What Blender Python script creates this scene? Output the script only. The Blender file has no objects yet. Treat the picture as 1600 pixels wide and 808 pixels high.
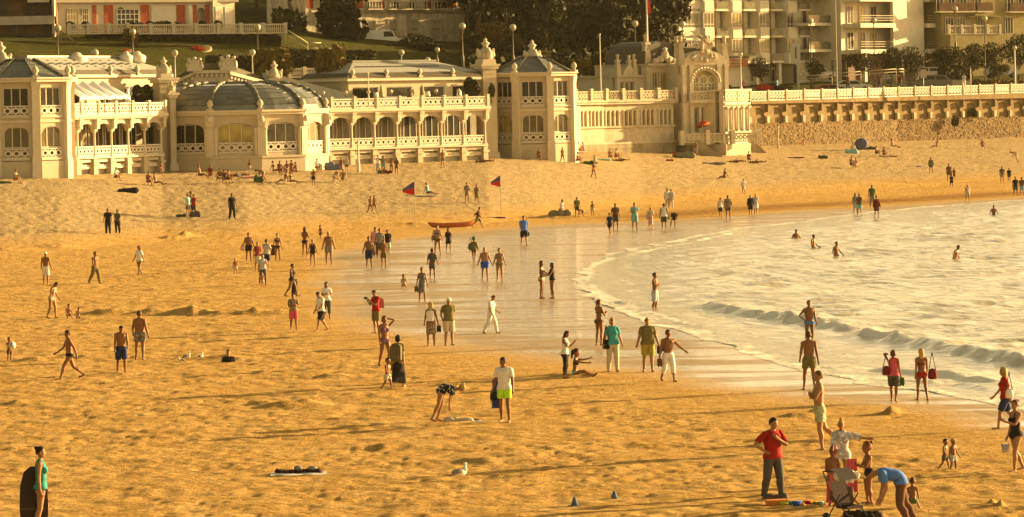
import bpy, bmesh, math, random
import numpy as np
from mathutils import Vector, Matrix, noise
random.seed(7); RNG = np.random.default_rng(7)
R = math.radians; PI = math.pi
SC = bpy.context.scene; COL = SC.collection
# ---------------------------------------------------------------- camera
CH = 8.8; FPX = 6000.0; HYP = 160.0; ROLL = R(1.15)
CR, SR = math.cos(ROLL), math.sin(ROLL)
cd = bpy.data.cameras.new('camera'); cam = bpy.data.objects.new('camera', cd); COL.objects.link(cam)
cd.sensor_width = 36.0; cd.lens = FPX / 1600 * 36.0; cd.shift_y = -(404 - HYP) / 1600
cd.clip_start = 1.0; cd.clip_end = 4000.0
m = Matrix(((CR, SR, 0), (0, 0, -1), (-SR, CR, 0)))
cam.matrix_world = Matrix.Translation((0, 0, CH)) @ m.to_4x4()
SC.camera = cam
# ---------------------------------------------------------------- light
SUN_EL, SUN_AZ = R(10.0), R(26.0)      # azimuth measured from +x towards +y
sd = Vector((math.cos(SUN_AZ) * math.cos(SUN_EL), math.sin(SUN_AZ) * math.cos(SUN_EL), math.sin(SUN_EL)))
sl = bpy.data.lights.new('sun', 'SUN'); sl.energy = 5.0; sl.angle = R(0.6); sl.color = (1.0, 0.685, 0.31)
so = bpy.data.objects.new('sun', sl); COL.objects.link(so)
so.rotation_euler = sd.to_track_quat('Z', 'Y').to_euler(); so.location = (60, 20, 60)
wd = bpy.data.worlds.new('World'); SC.world = wd; wd.use_nodes = True
nt = wd.node_tree; bgn = nt.nodes['Background']
sky = nt.nodes.new('ShaderNodeTexSky'); sky.sky_type = 'NISHITA'; sky.sun_disc = False
sky.sun_elevation = SUN_EL; sky.sun_rotation = PI / 2 - SUN_AZ
sky.dust_density = 2.0; sky.air_density = 1.0; sky.ozone_density = 0.6
mx = nt.nodes.new('ShaderNodeMix'); mx.data_type = 'RGBA'; mx.blend_type = 'MULTIPLY'; mx.inputs[0].default_value = 1.0
mx.inputs[7].default_value = (1.0, 0.68, 0.33, 1)
nt.links.new(sky.outputs[0], mx.inputs[6])
ad = nt.nodes.new('ShaderNodeVectorMath'); ad.operation = 'ADD'      # thin bright sunset veil over the whole sky
ad.inputs[1].default_value = (1.55, 1.02, .40)
tcw = nt.nodes.new('ShaderNodeTexCoord'); spw = nt.nodes.new('ShaderNodeSeparateXYZ'); nt.links.new(tcw.outputs['Generated'], spw.inputs[0])
grw = nt.nodes.new('ShaderNodeMapRange'); grw.inputs[1].default_value = 0.10; grw.inputs[2].default_value = 0.55; grw.inputs[3].default_value = 3.4; grw.inputs[4].default_value = 0.09   # brighter towards the horizon all round
nt.links.new(spw.outputs[2], grw.inputs[0])
vl_ = nt.nodes.new('ShaderNodeVectorMath'); vl_.operation = 'SCALE'; vl_.inputs[0].default_value = (3.1, 2.42, 1.38); 
dtw = nt.nodes.new('ShaderNodeVectorMath'); dtw.operation = 'DOT_PRODUCT'; dtw.inputs[1].default_value = (math.cos(SUN_AZ), math.sin(SUN_AZ), 0.0); nt.links.new(tcw.outputs['Generated'], dtw.inputs[0])
glw = nt.nodes.new('ShaderNodeMapRange'); glw.inputs[1].default_value = -1; glw.inputs[2].default_value = 1; glw.inputs[3].default_value = 0.0; glw.inputs[4].default_value = 1.15; nt.links.new(dtw.outputs['Value'], glw.inputs[0])   # smooth brightening towards the sun's side
mlw = nt.nodes.new('ShaderNodeMath'); mlw.operation = 'MULTIPLY'; nt.links.new(grw.outputs[0], mlw.inputs[0]); nt.links.new(glw.outputs[0], mlw.inputs[1]); nt.links.new(mlw.outputs[0], vl_.inputs['Scale']); nt.links.new(vl_.outputs[0], ad.inputs[1])
nt.links.new(mx.outputs[2], ad.inputs[0]); nt.links.new(ad.outputs[0], bgn.inputs[0])
bgn.inputs[1].default_value = 0.06
SC.view_settings.view_transform = 'Standard'; SC.view_settings.look = 'None'
SC.view_settings.exposure = 1.88; SC.view_settings.gamma = 1.0
SC.cycles.max_bounces = 6; SC.cycles.diffuse_bounces = 3; SC.cycles.glossy_bounces = 3
SC.cycles.volume_bounces = 0; SC.cycles.transparent_max_bounces = 6; SC.cycles.sample_clamp_indirect = 4.0
SC.cycles.use_denoising = True

# ---------------------------------------------------------------- photo pixel -> place
def ray(px, py):
    a = (px - 800) / FPX; b = (HYP - py) / FPX
    return Vector((a * CR + b * SR, 1.0, -a * SR + b * CR))
def W(px, py, D):
    return Vector((0, 0, CH)) + ray(px, py) * D
def XD(px, D):            # x at depth D near eye level
    return (px - 800) / FPX * D
def ZD(px, py, D):
    return W(px, py, D).z

# ---------------------------------------------------------------- object helpers
def tag(o, label=None, cat=None, group=None, kind=None):
    if label: o['label'] = label
    if cat: o['category'] = cat
    if group: o['group'] = group
    if kind: o['kind'] = kind
    return o
def thing(name, label, cat, loc=(0, 0, 0), rz=0.0, group=None, scale=None):
    o = bpy.data.objects.new(name, None); COL.objects.link(o)
    o.empty_display_size = 0.2
    o.location = loc; o.rotation_euler = (0, 0, rz)
    if scale: o.scale = (scale,) * 3 if not hasattr(scale, '__len__') else scale
    return tag(o, label, cat, group)
def inst(name, me, parent=None, loc=(0, 0, 0), rz=0.0, scale=None, rot=None):
    o = bpy.data.objects.new(name, me); COL.objects.link(o)
    o.location = loc; o.rotation_euler = rot if rot else (0, 0, rz)
    if scale is not None: o.scale = (scale,) * 3 if not hasattr(scale, '__len__') else scale
    if parent: o.parent = parent
    return o
def copy_tree(o, loc=None, rz=None, label=None, scale=None, parent=None):
    c = o.copy(); COL.objects.link(c); c.parent = parent
    if loc is not None: c.location = loc
    if rz is not None: c.rotation_euler = (0, 0, rz)
    if scale is not None: c.scale = (scale,) * 3 if not hasattr(scale, '__len__') else scale
    if label: c['label'] = label
    for ch in list(o.children): copy_tree(ch, parent=c)
    return c

class MB:
    """collects simple solids into one mesh"""
    def __init__(s): s.v = []; s.f = []; s.sm = []; s.mi = []; s.cur = 0
    def add(s, vs, fs, smooth=False):
        b = len(s.v); s.v.extend([tuple(v) for v in vs])
        for f in fs: s.f.append(tuple(i + b for i in f)); s.sm.append(smooth); s.mi.append(s.cur)
        return s
    def box(s, x0, x1, y0, y1, z0, z1):
        v = [(x0,y0,z0),(x1,y0,z0),(x1,y1,z0),(x0,y1,z0),(x0,y0,z1),(x1,y0,z1),(x1,y1,z1),(x0,y1,z1)]
        return s.add(v, [(0,3,2,1),(4,5,6,7),(0,1,5,4),(1,2,6,5),(2,3,7,6),(3,0,4,7)])
    def wedge(s, x0, x1, y0, y1, z0, z1, tx, ty):     # box with inset top
        v = [(x0,y0,z0),(x1,y0,z0),(x1,y1,z0),(x0,y1,z0),(x0+tx,y0+ty,z1),(x1-tx,y0+ty,z1),(x1-tx,y1-ty,z1),(x0+tx,y1-ty,z1)]
        return s.add(v, [(0,3,2,1),(4,5,6,7),(0,1,5,4),(1,2,6,5),(2,3,7,6),(3,0,4,7)])
    def prism(s, poly, z0, z1, axis='z'):             # poly ccw list of 2-d points
        n = len(poly)
        P = {'z': lambda p, q: (p[0], p[1], q), 'y': lambda p, q: (p[0], q, p[1]), 'x': lambda p, q: (q, p[0], p[1])}[axis]
        v = [P(p, z0) for p in poly] + [P(p, z1) for p in poly]
        f = [tuple(range(n))[::-1], tuple(range(n, 2 * n))] + [(i, (i + 1) % n, n + (i + 1) % n, n + i) for i in range(n)]
        return s.add(v, f)
    def lathe(s, prof, c=(0, 0, 0), n=10, smooth=True, sy=1.0):
        v = []; f = []
        for r, z in prof:
            for k in range(n):
                a = 2 * PI * k / n; v.append((c[0] + r * math.cos(a), c[1] + sy * r * math.sin(a), c[2] + z))
        for j in range(len(prof) - 1):
            for k in range(n):
                k2 = (k + 1) % n; f.append((j*n+k, j*n+k2, (j+1)*n+k2, (j+1)*n+k))
        f.append(tuple(range(n))[::-1]); m = (len(prof) - 1) * n; f.append(tuple(m + k for k in range(n)))
        return s.add(v, f, smooth)
    def tube(s, p, q, r0, r1=None, n=6, smooth=True):
        r1 = r0 if r1 is None else r1
        p = Vector(p); q = Vector(q); d = (q - p).normalized()
        u = d.orthogonal().normalized(); w = d.cross(u)
        v = [tuple(p + (u * math.cos(2*PI*k/n) + w * math.sin(2*PI*k/n)) * r0) for k in range(n)]
        v += [tuple(q + (u * math.cos(2*PI*k/n) + w * math.sin(2*PI*k/n)) * r1) for k in range(n)]
        f = [(k, (k+1) % n, n + (k+1) % n, n + k) for k in range(n)]
        s.add(v, f, smooth); b = len(s.v) - 2 * n
        s.f.append(tuple(b + k for k in range(n))[::-1]); s.f.append(tuple(b + n + k for k in range(n))); s.sm += [False, False]; s.mi += [s.cur] * 2
        return s
    def ball(s, c, r, nu=8, nv=5, jit=0.0):
        rx, ry, rz = (r, r, r) if not hasattr(r, '__len__') else r
        v = [(c[0], c[1], c[2] - rz)]
        for j in range(1, nv):
            t = -PI/2 + PI * j / nv
            for k in range(nu):
                a = 2*PI*k/nu; q = 1 + (random.uniform(-jit, jit) if jit else 0)
                v.append((c[0] + rx*q*math.cos(t)*math.cos(a), c[1] + ry*q*math.cos(t)*math.sin(a), c[2] + rz*q*math.sin(t)))
        v.append((c[0], c[1], c[2] + rz)); f = []
        for k in range(nu):
            k2 = (k+1) % nu; f.append((0, 1+k2, 1+k)); m = 1 + (nv-2)*nu; f.append((m+k, m+k2, len(v)-1))
            for j in range(nv-2): f.append((1+j*nu+k, 1+j*nu+k2, 1+(j+1)*nu+k2, 1+(j+1)*nu+k))
        return s.add(v, f, True)
    def ring(s, cx, cz, ro, ri, y0, y1, n=8, sx=1.0, ph=0.0):   # flat ring standing in the xz plane
        v = []
        for y in (y0, y1):
            for r in (ro, ri):
                for k in range(n):
                    a = 2*PI*k/n + ph; v.append((cx + sx*r*math.cos(a), y, cz + r*math.sin(a)))
        f = []
        for k in range(n):
            k2 = (k+1) % n
            f += [(k, k2, n+k2, n+k), (2*n+k2, 2*n+k, 3*n+k, 3*n+k2), (k2, k, 2*n+k, 2*n+k2), (n+k, n+k2, 3*n+k2, 3*n+k)]
        return s.add(v, f)
    def wall(s, x0, x1, z0, z1, y0, y1, ops=(), seg=8):
        """wall slab in the xz plane with openings (cx, width, zbottom, zspring, rise); arch heads when rise > 0"""
        cuts = {x0, x1}
        spans = []
        for (c, w, zb, zs, rise) in ops:
            a, b = c - w/2, c + w/2; n = seg if rise > 0 else 1
            xs = [a + (b - a) * i / n for i in range(n + 1)]
            def top(x, c=c, w=w, zs=zs, rise=rise): return zs + rise * math.sqrt(max(0.0, 1 - ((x - c) / (w/2)) ** 2)) if rise > 0 else zs
            spans.append((a, b, xs, zb, top)); cuts.update(xs)
        xs = sorted(cuts)
        for a, b in zip(xs[:-1], xs[1:]):
            if b - a < 1e-5: continue
            mid = (a + b) / 2; hit = None
            for sp in spans:
                if sp[0] < mid < sp[1]: hit = sp
            def quad(za0, za1, zb0, zb1):   # lower z at a,b ; upper z at a,b
                v = [(a,y0,za0),(b,y0,za1),(b,y0,zb1),(a,y0,zb0),(a,y1,za0),(b,y1,za1),(b,y1,zb1),(a,y1,zb0)]
                s.add(v, [(0,1,2,3),(5,4,7,6),(0,4,5,1),(3,2,6,7)])
            if hit is None: quad(z0, z0, z1, z1)
            else:
                if hit[3] - z0 > 1e-4: quad(z0, z0, hit[3], hit[3])
                ta, tb = hit[4](a), hit[4](b)
                if z1 - max(ta, tb) > 1e-4 or z1 - min(ta, tb) > 1e-4: quad(ta, tb, z1, z1)
        for sp in spans:      # jambs
            a, b, _, zb, top = sp
            s.add([(a,y0,zb),(a,y1,zb),(a,y1,top(a)),(a,y0,top(a))], [(0,1,2,3)])
            s.add([(b,y0,zb),(b,y1,zb),(b,y1,top(b)),(b,y0,top(b))], [(3,2,1,0)])
        s.add([(x0,y0,z0),(x0,y1,z0),(x0,y1,z1),(x0,y0,z1)], [(3,2,1,0)])
        s.add([(x1,y0,z0),(x1,y1,z0),(x1,y1,z1),(x1,y0,z1)], [(0,1,2,3)])
        return s
    def mesh(s, name, mats):
        me = bpy.data.meshes.new(name); me.from_pydata(s.v, [], s.f)
        mats = mats if isinstance(mats, (list, tuple)) else [mats]
        for mm in mats: me.materials.append(mm)
        me.polygons.foreach_set('use_smooth', s.sm)
        if len(mats) > 1: me.polygons.foreach_set('material_index', s.mi)
        me.update(); return me
    def build(s, name, mats, parent=None, loc=(0, 0, 0), rz=0.0, **k):
        return inst(name, s.mesh(name, mats), parent, loc, rz, **k)

# ---------------------------------------------------------------- materials
MATS = {}
def mat(name, col, rough=0.7, var=0.12, vscale=2.0, bump=0.0, bscale=8.0, metal=0.0, spec=0.15, stain=None, stain_amt=0.0, zs=1.0, emis=None):
    if name in MATS: return MATS[name]
    m = bpy.data.materials.new(name); m.use_nodes = True; nt = m.node_tree; L = nt.links.new
    b = nt.nodes['Principled BSDF']; b.inputs['Roughness'].default_value = rough; b.inputs['Metallic'].default_value = metal
    b.inputs['Specular IOR Level'].default_value = spec
    tc = nt.nodes.new('ShaderNodeNewGeometry'); mp = nt.nodes.new('ShaderNodeMapping'); mp.inputs['Scale'].default_value = (1, 1, zs)
    L(tc.outputs['Position'], mp.inputs[0])
    n = nt.nodes.new('ShaderNodeTexNoise'); n.inputs['Scale'].default_value = vscale; n.inputs['Detail'].default_value = 4; L(mp.outputs[0], n.inputs['Vector'])
    r = nt.nodes.new('ShaderNodeMapRange'); r.inputs[1].default_value = .3; r.inputs[2].default_value = .7
    r.inputs[3].default_value = 1 - var; r.inputs[4].default_value = 1 + var; L(n.outputs[0], r.inputs[0])
    h = nt.nodes.new('ShaderNodeVectorMath'); h.operation = 'SCALE'; h.inputs[0].default_value = col[:3]; L(r.outputs[0], h.inputs['Scale'])
    out = h.outputs[0]
    if stain:
        n2 = nt.nodes.new('ShaderNodeTexNoise'); n2.inputs['Scale'].default_value = 0.9; n2.inputs['Detail'].default_value = 6; n2.inputs['Roughness'].default_value = .65
        mp2 = nt.nodes.new('ShaderNodeMapping'); mp2.inputs['Scale'].default_value = (1.5, 1.5, .45); L(tc.outputs['Position'], mp2.inputs[0]); L(mp2.outputs[0], n2.inputs['Vector'])
        r2 = nt.nodes.new('ShaderNodeMapRange'); r2.inputs[1].default_value = .45; r2.inputs[2].default_value = .72; r2.inputs[4].default_value = stain_amt; L(n2.outputs[0], r2.inputs[0])
        mm = nt.nodes.new('ShaderNodeMix'); mm.data_type = 'RGBA'; L(r2.outputs[0], mm.inputs[0]); L(out, mm.inputs[6]); mm.inputs[7].default_value = (*stain, 1); out = mm.outputs[2]
    L(out, b.inputs['Base Color'])
    if bump:
        n3 = nt.nodes.new('ShaderNodeTexNoise'); n3.inputs['Scale'].default_value = bscale; n3.inputs['Detail'].default_value = 5; L(mp.outputs[0], n3.inputs['Vector'])
        bp = nt.nodes.new('ShaderNodeBump'); bp.inputs['Strength'].default_value = 1.0; bp.inputs['Distance'].default_value = bump; L(n3.outputs[0], bp.inputs['Height']); L(bp.outputs[0], b.inputs['Normal'])
    if emis: b.inputs['Emission Color'].default_value = (*emis[0], 1); b.inputs['Emission Strength'].default_value = emis[1]
    MATS[name] = m; return m
# ---------------------------------------------------------------- terrain
def G0(px, py):                       # point of the flat strand (z = 0) seen at a photo pixel
    r = ray(px, py); t = -CH / r.z; return Vector((0, 0, CH)) + r * t
# distance of the sea wall / bath house fronts along each sight line (screen column -> metres)
DW_U = np.array([-600, 0, 90, 250, 380, 510, 760, 830, 1000, 1170, 1400, 1600, 2400])
DW_D = np.array([300, 308, 312, 328, 330, 341, 352, 362, 392, 412, 432, 448, 500])
def dwall(x, y): return np.interp(800 + FPX * x / y, DW_U, DW_D)
def sstep(t): t = np.clip(t, 0, 1); return t * t * (3 - 2 * t)
def vnoise(x, y, seed=0):             # smooth value noise, vectorised
    xi = np.floor(x).astype(np.int64); yi = np.floor(y).astype(np.int64); fx = x - xi; fy = y - yi
    def h(a, b):
        n = (a * 374761393 + b * 668265263 + seed * 974634777) & 0xffffffff
        n = ((n ^ (n >> 13)) * 1274126177) & 0xffffffff
        return ((n ^ (n >> 16)) & 0xffff) / 65535.0
    fx = fx * fx * (3 - 2 * fx); fy = fy * fy * (3 - 2 * fy)
    return (h(xi, yi) * (1 - fx) + h(xi + 1, yi) * fx) * (1 - fy) + (h(xi, yi + 1) * (1 - fx) + h(xi + 1, yi + 1) * fx) * fy
def base_z(x, y):
    x = np.asarray(x, float); y = np.asarray(y, float)
    dw = dwall(x, y); t = (y - (dw - 72)) / 72
    z = 3.55 * (0.55 * np.clip(t, 0, 1.15) + 0.45 * sstep(t))
    return z
def ground_z(x, y): return float(base_z(x, y))
def G(px, py):                        # where the sight line through a photo pixel meets the sand
    r = ray(px, py); t = 60.0
    while t < 520:
        if CH + r.z * t < ground_z(r.x * t, t): break
        t += 1.0
    lo, hi = t - 1, t
    for _ in range(12):
        mth = (lo + hi) / 2
        if CH + r.z * mth < ground_z(r.x * mth, mth): hi = mth
        else: lo = mth
    return Vector((r.x * hi, hi, ground_z(r.x * hi, hi)))
WATER_PX = [(2600,292),(1900,302),(1600,312),(1500,319),(1380,329),(1250,346),(1150,357),(1060,375),(960,395),(912,420),(900,448),(930,476),(1010,503),(1080,523),(1180,553),(1290,586),(1400,606),(1500,622),(1600,640),(2100,720),(2600,860)]
WET_PX = [(2600,280),(1900,296),(1600,307),(1400,320),(1200,331),(1060,343),(900,348),(700,362),(560,378),(480,402),(465,440),(490,500),(600,530),(720,556),(850,578),(1000,596),(1100,615),(1200,633),(1340,642),(1430,658),(1600,684),(2100,790),(2600,940)]
def to_world(pl): return np.array([[*G0(*p).xy] for p in pl])
WATER_W = to_world(WATER_PX); WET_W = to_world(WET_PX)
def sdist(x, y, poly, ys=0.45):       # signed distance to an open line closed far to the right; >0 on the water side; depth counted ys
    sh = x.shape; px = x.ravel(); py = y.ravel() * ys
    P = poly * np.array([1, ys]); best = np.full(px.shape, 1e9)
    for a, b in zip(P[:-1], P[1:]):
        d = b - a; L2 = d @ d
        t = np.clip(((px - a[0]) * d[0] + (py - a[1]) * d[1]) / L2, 0, 1)
        best = np.minimum(best, np.hypot(px - a[0] - t * d[0], py - a[1] - t * d[1]))
    inside = np.zeros(px.shape, bool); Q = np.vstack([P, [[900, P[-1][1]], [900, P[0][1]]]])
    for i in range(len(Q)):
        a = Q[i]; b = Q[(i + 1) % len(Q)]
        c = ((a[1] > py) != (b[1] > py))
        with np.errstate(divide='ignore', invalid='ignore'):
            xi = (b[0] - a[0]) * (py - a[1]) / (b[1] - a[1] + 1e-12) + a[0]
        inside ^= c & (px < xi)
    return np.where(inside, best, -best).reshape(sh)

def grid_mesh(name, X, Y, Z, mats, attrs, keep=None):
    nr, nc = X.shape; v = np.stack([X, Y, Z], -1).reshape(-1, 3)
    i = np.arange(nr * nc).reshape(nr, nc)
    f = np.stack([i[:-1, :-1], i[:-1, 1:], i[1:, 1:], i[1:, :-1]], -1).reshape(-1, 4)
    if keep is not None: f = f[keep[:-1, :-1].ravel() | keep[1:, 1:].ravel()]
    me = bpy.data.meshes.new(name); me.vertices.add(len(v)); me.vertices.foreach_set('co', v.ravel())
    me.loops.add(f.size); me.loops.foreach_set('vertex_index', f.ravel().astype(np.int32))
    me.polygons.add(len(f)); me.polygons.foreach_set('loop_start', np.arange(0, f.size, 4, dtype=np.int32))
    me.update(calc_edges=True); me.polygons.foreach_set('use_smooth', np.ones(len(f), bool))
    for k, a in attrs.items():
        at = me.attributes.new(k, 'FLOAT', 'POINT'); at.data.foreach_set('value', a.ravel().astype(np.float32))
    me.materials.append(mats); me.update()
    return me

# sand -------------------------------------------------------------
ys = np.concatenate([[20, 45, 60], np.exp(np.linspace(math.log(70), math.log(220), 760)), np.exp(np.linspace(math.log(220.6), math.log(475), 330))])
us = np.concatenate([np.linspace(-3000, -150, 26), np.linspace(-120, 1720, 500), np.linspace(1760, 4200, 24)])
U, Y = np.meshgrid(us, ys); X = (U - 800) / FPX * Y
Z = base_z(X, Y)
dws = dwall(X, Y); tb = np.clip((Y - (dws - 66)) / 14, 0, 1)
dW = sdist(X, Y, WATER_W); dS = sdist(X, Y, WET_W)
dry = np.clip(-dS / 4.0, 0, 1)
# footprints of the soft sand at the back of the beach
h = (vnoise(X * 2.6 + Y * .5, Y * 1.2, 3) - .5) * .05 + (vnoise(X * 4.6 + Y, Y * 1.4, 4) - .5) * .075 + (vnoise(X * .35, Y * .3, 5) - .5) * .06
Z = Z + tb * h
# low relief of the firm sand: long faint ridges and patches
h2 = (vnoise(X * .22, Y * .55, 8) - .5) * .06 + (vnoise(X * .9, Y * 1.3, 9) - .5) * .045 + (vnoise(X * 2.6, Y * 2.4, 10) - .5) * .05
pn = vnoise(X * 3.5 + 3, Y * 2.6, 12); pn2 = vnoise(X * 5.6, Y * 4.2 + 7, 13); den = .35 + .65 * sstep((vnoise(X * .16, Y * .3, 14) - .3) / .3)
h2 = h2 - (np.clip(pn - .60, 0, .4) * .05 + np.clip(pn2 - .62, 0, .38) * .065) * den
Z = Z + (1 - tb) * dry * h2
Z = Z - np.clip(dS / 3.0, 0, 1) * .0 - np.clip(dW / 14, 0, 1) * .5
Z = np.where(dW < 0, Z + .012 + np.clip(-dW / 10, 0, 1) * .02 * (1 - tb), Z)
# heaps and trenches dug by hand: (px, py, half-length px, height m, half-depth m)
HEAPS = [(300,491,34,.26,.9),(390,491,70,.24,.9),(165,492,36,.24,.8),(245,491,40,.22,.8),(455,635,46,.22,.7),(405,634,22,.1,.6),(290,370,14,.36,1.2),(268,373,14,.25,1.0),(95,386,36,.16,1.6),(25,633,14,.14,.5),
         (345,562,40,.16,.8),(130,560,60,.1,.8),(300,640,80,.08,.8),(600,700,60,.08,.5),(1090,760,70,.06,.4),(60,565,40,.12,.7),(520,590,60,.1,.6),(1250,651,20,.2,.5),(1275,649,14,.16,.5),(1390,648,10,.2,.5),(1402,647,12,.13,.35),(860,340,40,.2,1.5),(1000,345,30,.12,1.5),(880,588,30,.10,.5),(930,588,22,.08,.5),
         (640,352,60,.12,1.5),(830,722,60,.06,.5),(740,725,50,.06,.5),(1190,352,8,.05,.6),(20,705,14,.1,.5),(1550,790,6,.16,.22),(1564,793,5,.12,.2),(760,726,40,.06,.5),(650,352,70,.1,1.3)]
for (hx, hy, hl, hh, hd) in HEAPS:
    c = G(hx, hy); sx = hl / FPX * c.y; a = ((X - c.x) / sx) ** 2; b = ((Y - c.y) / hd) ** 2
    g = np.exp(-a * 1.2 - b * 1.4) * (.45 + .9 * vnoise(X * 2.6 + hx, Y * 2.1, 21)) * hh
    Z = Z + g - np.exp(-a * 1.2 - ((Y - c.y + hd * 1.7) / hd) ** 2 * 1.6) * hh * .25
band = np.exp(-((dS + 4.0) / 2.6) ** 2) * sstep((U - 850) / 200) * (Y > 240)     # damp strip of tidewrack, far right
def sand_material():
    m = bpy.data.materials.new('beach_sand'); m.use_nodes = True; nt = m.node_tree; N = nt.nodes.new; L = nt.links.new
    b = nt.nodes['Principled BSDF']; geo = N('ShaderNodeNewGeometry')
    def noise_n(scale, sc=(1, 1, 1), det=5, rough=.6):
        mp = N('ShaderNodeMapping'); mp.inputs['Scale'].default_value = sc; L(geo.outputs['Position'], mp.inputs[0])
        n = N('ShaderNodeTexNoise'); n.inputs['Scale'].default_value = scale; n.inputs['Detail'].default_value = det; n.inputs['Roughness'].default_value = rough; L(mp.outputs[0], n.inputs['Vector']); return n.outputs[0]
    def rng(x, a, b_, c=0., d=1.):
        r = N('ShaderNodeMapRange'); r.inputs[1].default_value = a; r.inputs[2].default_value = b_; r.inputs[3].default_value = c; r.inputs[4].default_value = d; L(x, r.inputs[0]); return r.outputs[0]
    def mixc(f, A, B):
        q = N('ShaderNodeMix'); q.data_type = 'RGBA'
        L(f, q.inputs[0])
        for k, c in ((6, A), (7, B)):
            if isinstance(c, tuple): q.inputs[k].default_value = (*c, 1)
            else: L(c, q.inputs[k])
        return q.outputs[2]
    def math_(op, a, b2):
        q = N('ShaderNodeMath'); q.operation = op
        for k, c in ((0, a), (1, b2)):
            if isinstance(c, (int, float)): q.inputs[k].default_value = c
            else: L(c, q.inputs[k])
        return q.outputs[0]
    def attr(n):
        a = N('ShaderNodeAttribute'); a.attribute_name = n; return a.outputs['Fac']
    wet, bnd, bck = attr('wet'), attr('band'), attr('back')
    base = mixc(rng(noise_n(.5, (1, 1.6, 1)), .35, .65), (.56, .355, .115), (.68, .46, .18))
    base = mixc(rng(noise_n(2.2, (1.1, 1.7, 1), 6, .75), .46, .62, 0, .6), base, (.34, .18, .048))
    base = mixc(rng(noise_n(9.0, (1, 1.4, 1), 4, .7), .52, .72, 0, .45), base, (.30, .16, .05))
    base = mixc(rng(noise_n(.30, (.5, 1.5, 1), 7, .72), .50, .68, 0, .22), base, (.30, .165, .055))
    base = mixc(bck, base, mixc(rng(noise_n(1.4, (1, 1, 1), 5), .4, .65), (.48, .365, .20), (.37, .27, .135)))
    base = mixc(bnd, base, (.27, .145, .055))
    # water film lies in long streaks along the strand
    fn = noise_n(.16, (.55, 2.3, 1), 5, .62)
    film = rng(math_('ADD', fn, math_('MULTIPLY', wet, .20)), .52, .66)
    film = math_('MULTIPLY', film, rng(wet, .02, .2))
    damp = rng(wet, 0., .25)
    base = mixc(damp, base, (.33, .235, .12))
    L(base, b.inputs['Base Color'])
    rough = math_('ADD', math_('MULTIPLY', film, -.58), .86); rough = math_('ADD', rough, math_('MULTIPLY', damp, -.04)); L(rough, b.inputs['Roughness'])
    L(math_('ADD', math_('MULTIPLY', film, .5), math_('MULTIPLY', damp, .25)), b.inputs['Specular IOR Level'])
    L(math_('MULTIPLY', film, .32), b.inputs['Coat Weight']); b.inputs['Coat Roughness'].default_value = .06; b.inputs['Coat IOR'].default_value = 1.5
    hgt = math_('ADD', math_('MULTIPLY', noise_n(3.2, (1, 1.5, 1), 6, .68), .27), math_('MULTIPLY', noise_n(14, (1, 1, 1), 4, .7), .05))
    bp = N('ShaderNodeBump'); bp.inputs['Strength'].default_value = 1; bp.inputs['Distance'].default_value = 1.0
    L(math_('MULTIPLY', hgt, math_('ADD', math_('MULTIPLY', damp, -.94), 1.0)), bp.inputs['Height'])
    bp2 = N('ShaderNodeBump'); bp2.inputs['Strength'].default_value = 1; bp2.inputs['Distance'].default_value = 1.0
    L(math_('MULTIPLY', noise_n(1.7, (.8, 2.2, 1), 3, .5), math_('MULTIPLY', damp, .085)), bp2.inputs['Height']); L(bp.outputs[0], bp2.inputs['Normal'])
    L(bp2.outputs[0], b.inputs['Normal'])
    bp3 = N('ShaderNodeBump'); bp3.inputs['Strength'].default_value = 1; bp3.inputs['Distance'].default_value = .012; L(noise_n(1.3, (.7, 2.4, 1), 2, .5), bp3.inputs['Height']); L(bp3.outputs[0], b.inputs['Coat Normal'])
    return m
wet = np.clip(dS / 9.0 + (vnoise(X * .3, Y * .25, 31) - .5) * .14, 0, 1)
me = grid_mesh('sand_beach', X, Y, Z, sand_material(), {'wet': wet, 'band': np.clip(band * 1.1, 0, 1) * (.5 + .5 * vnoise(X * .5, Y * .6, 33)), 'back': tb})
tag(inst('sand_beach', me), kind='structure')

# sea --------------------------------------------------------------
ys = np.concatenate([np.exp(np.linspace(math.log(70), math.log(345), 560))])
us = np.concatenate([np.linspace(820, 1720, 520), np.linspace(1760, 4200, 40), [5500, 9000, 16000]])
U, Y = np.meshgrid(us, ys); X = (U - 800) / FPX * Y
dW = sdist(X, Y, WATER_W) + (vnoise(X * .35, Y * .3, 41) - .5) * 1.0 + (vnoise(X * 1.2, Y * .8, 42) - .5) * .3
amp = np.clip(dW / 8, 0, 1)
w = np.zeros_like(X); rs = np.random.default_rng(5)
for k in range(26):
    lam = rs.uniform(.55, 3.4); th = rs.normal(R(-62), .5); kk = 2 * PI / lam
    w += lam * .0085 * np.sin(kk * (X * math.cos(th) + Y * math.sin(th)) + rs.uniform(0, 6.3) + 1.5 * vnoise(X * .1, Y * .1, 60 + k))
Zw = .02 + amp * w * .75
Zw = np.where(dW < 1.5, np.minimum(Zw, .02 + np.maximum(dW, 0) * .05), Zw)
foam = np.zeros_like(X)
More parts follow.
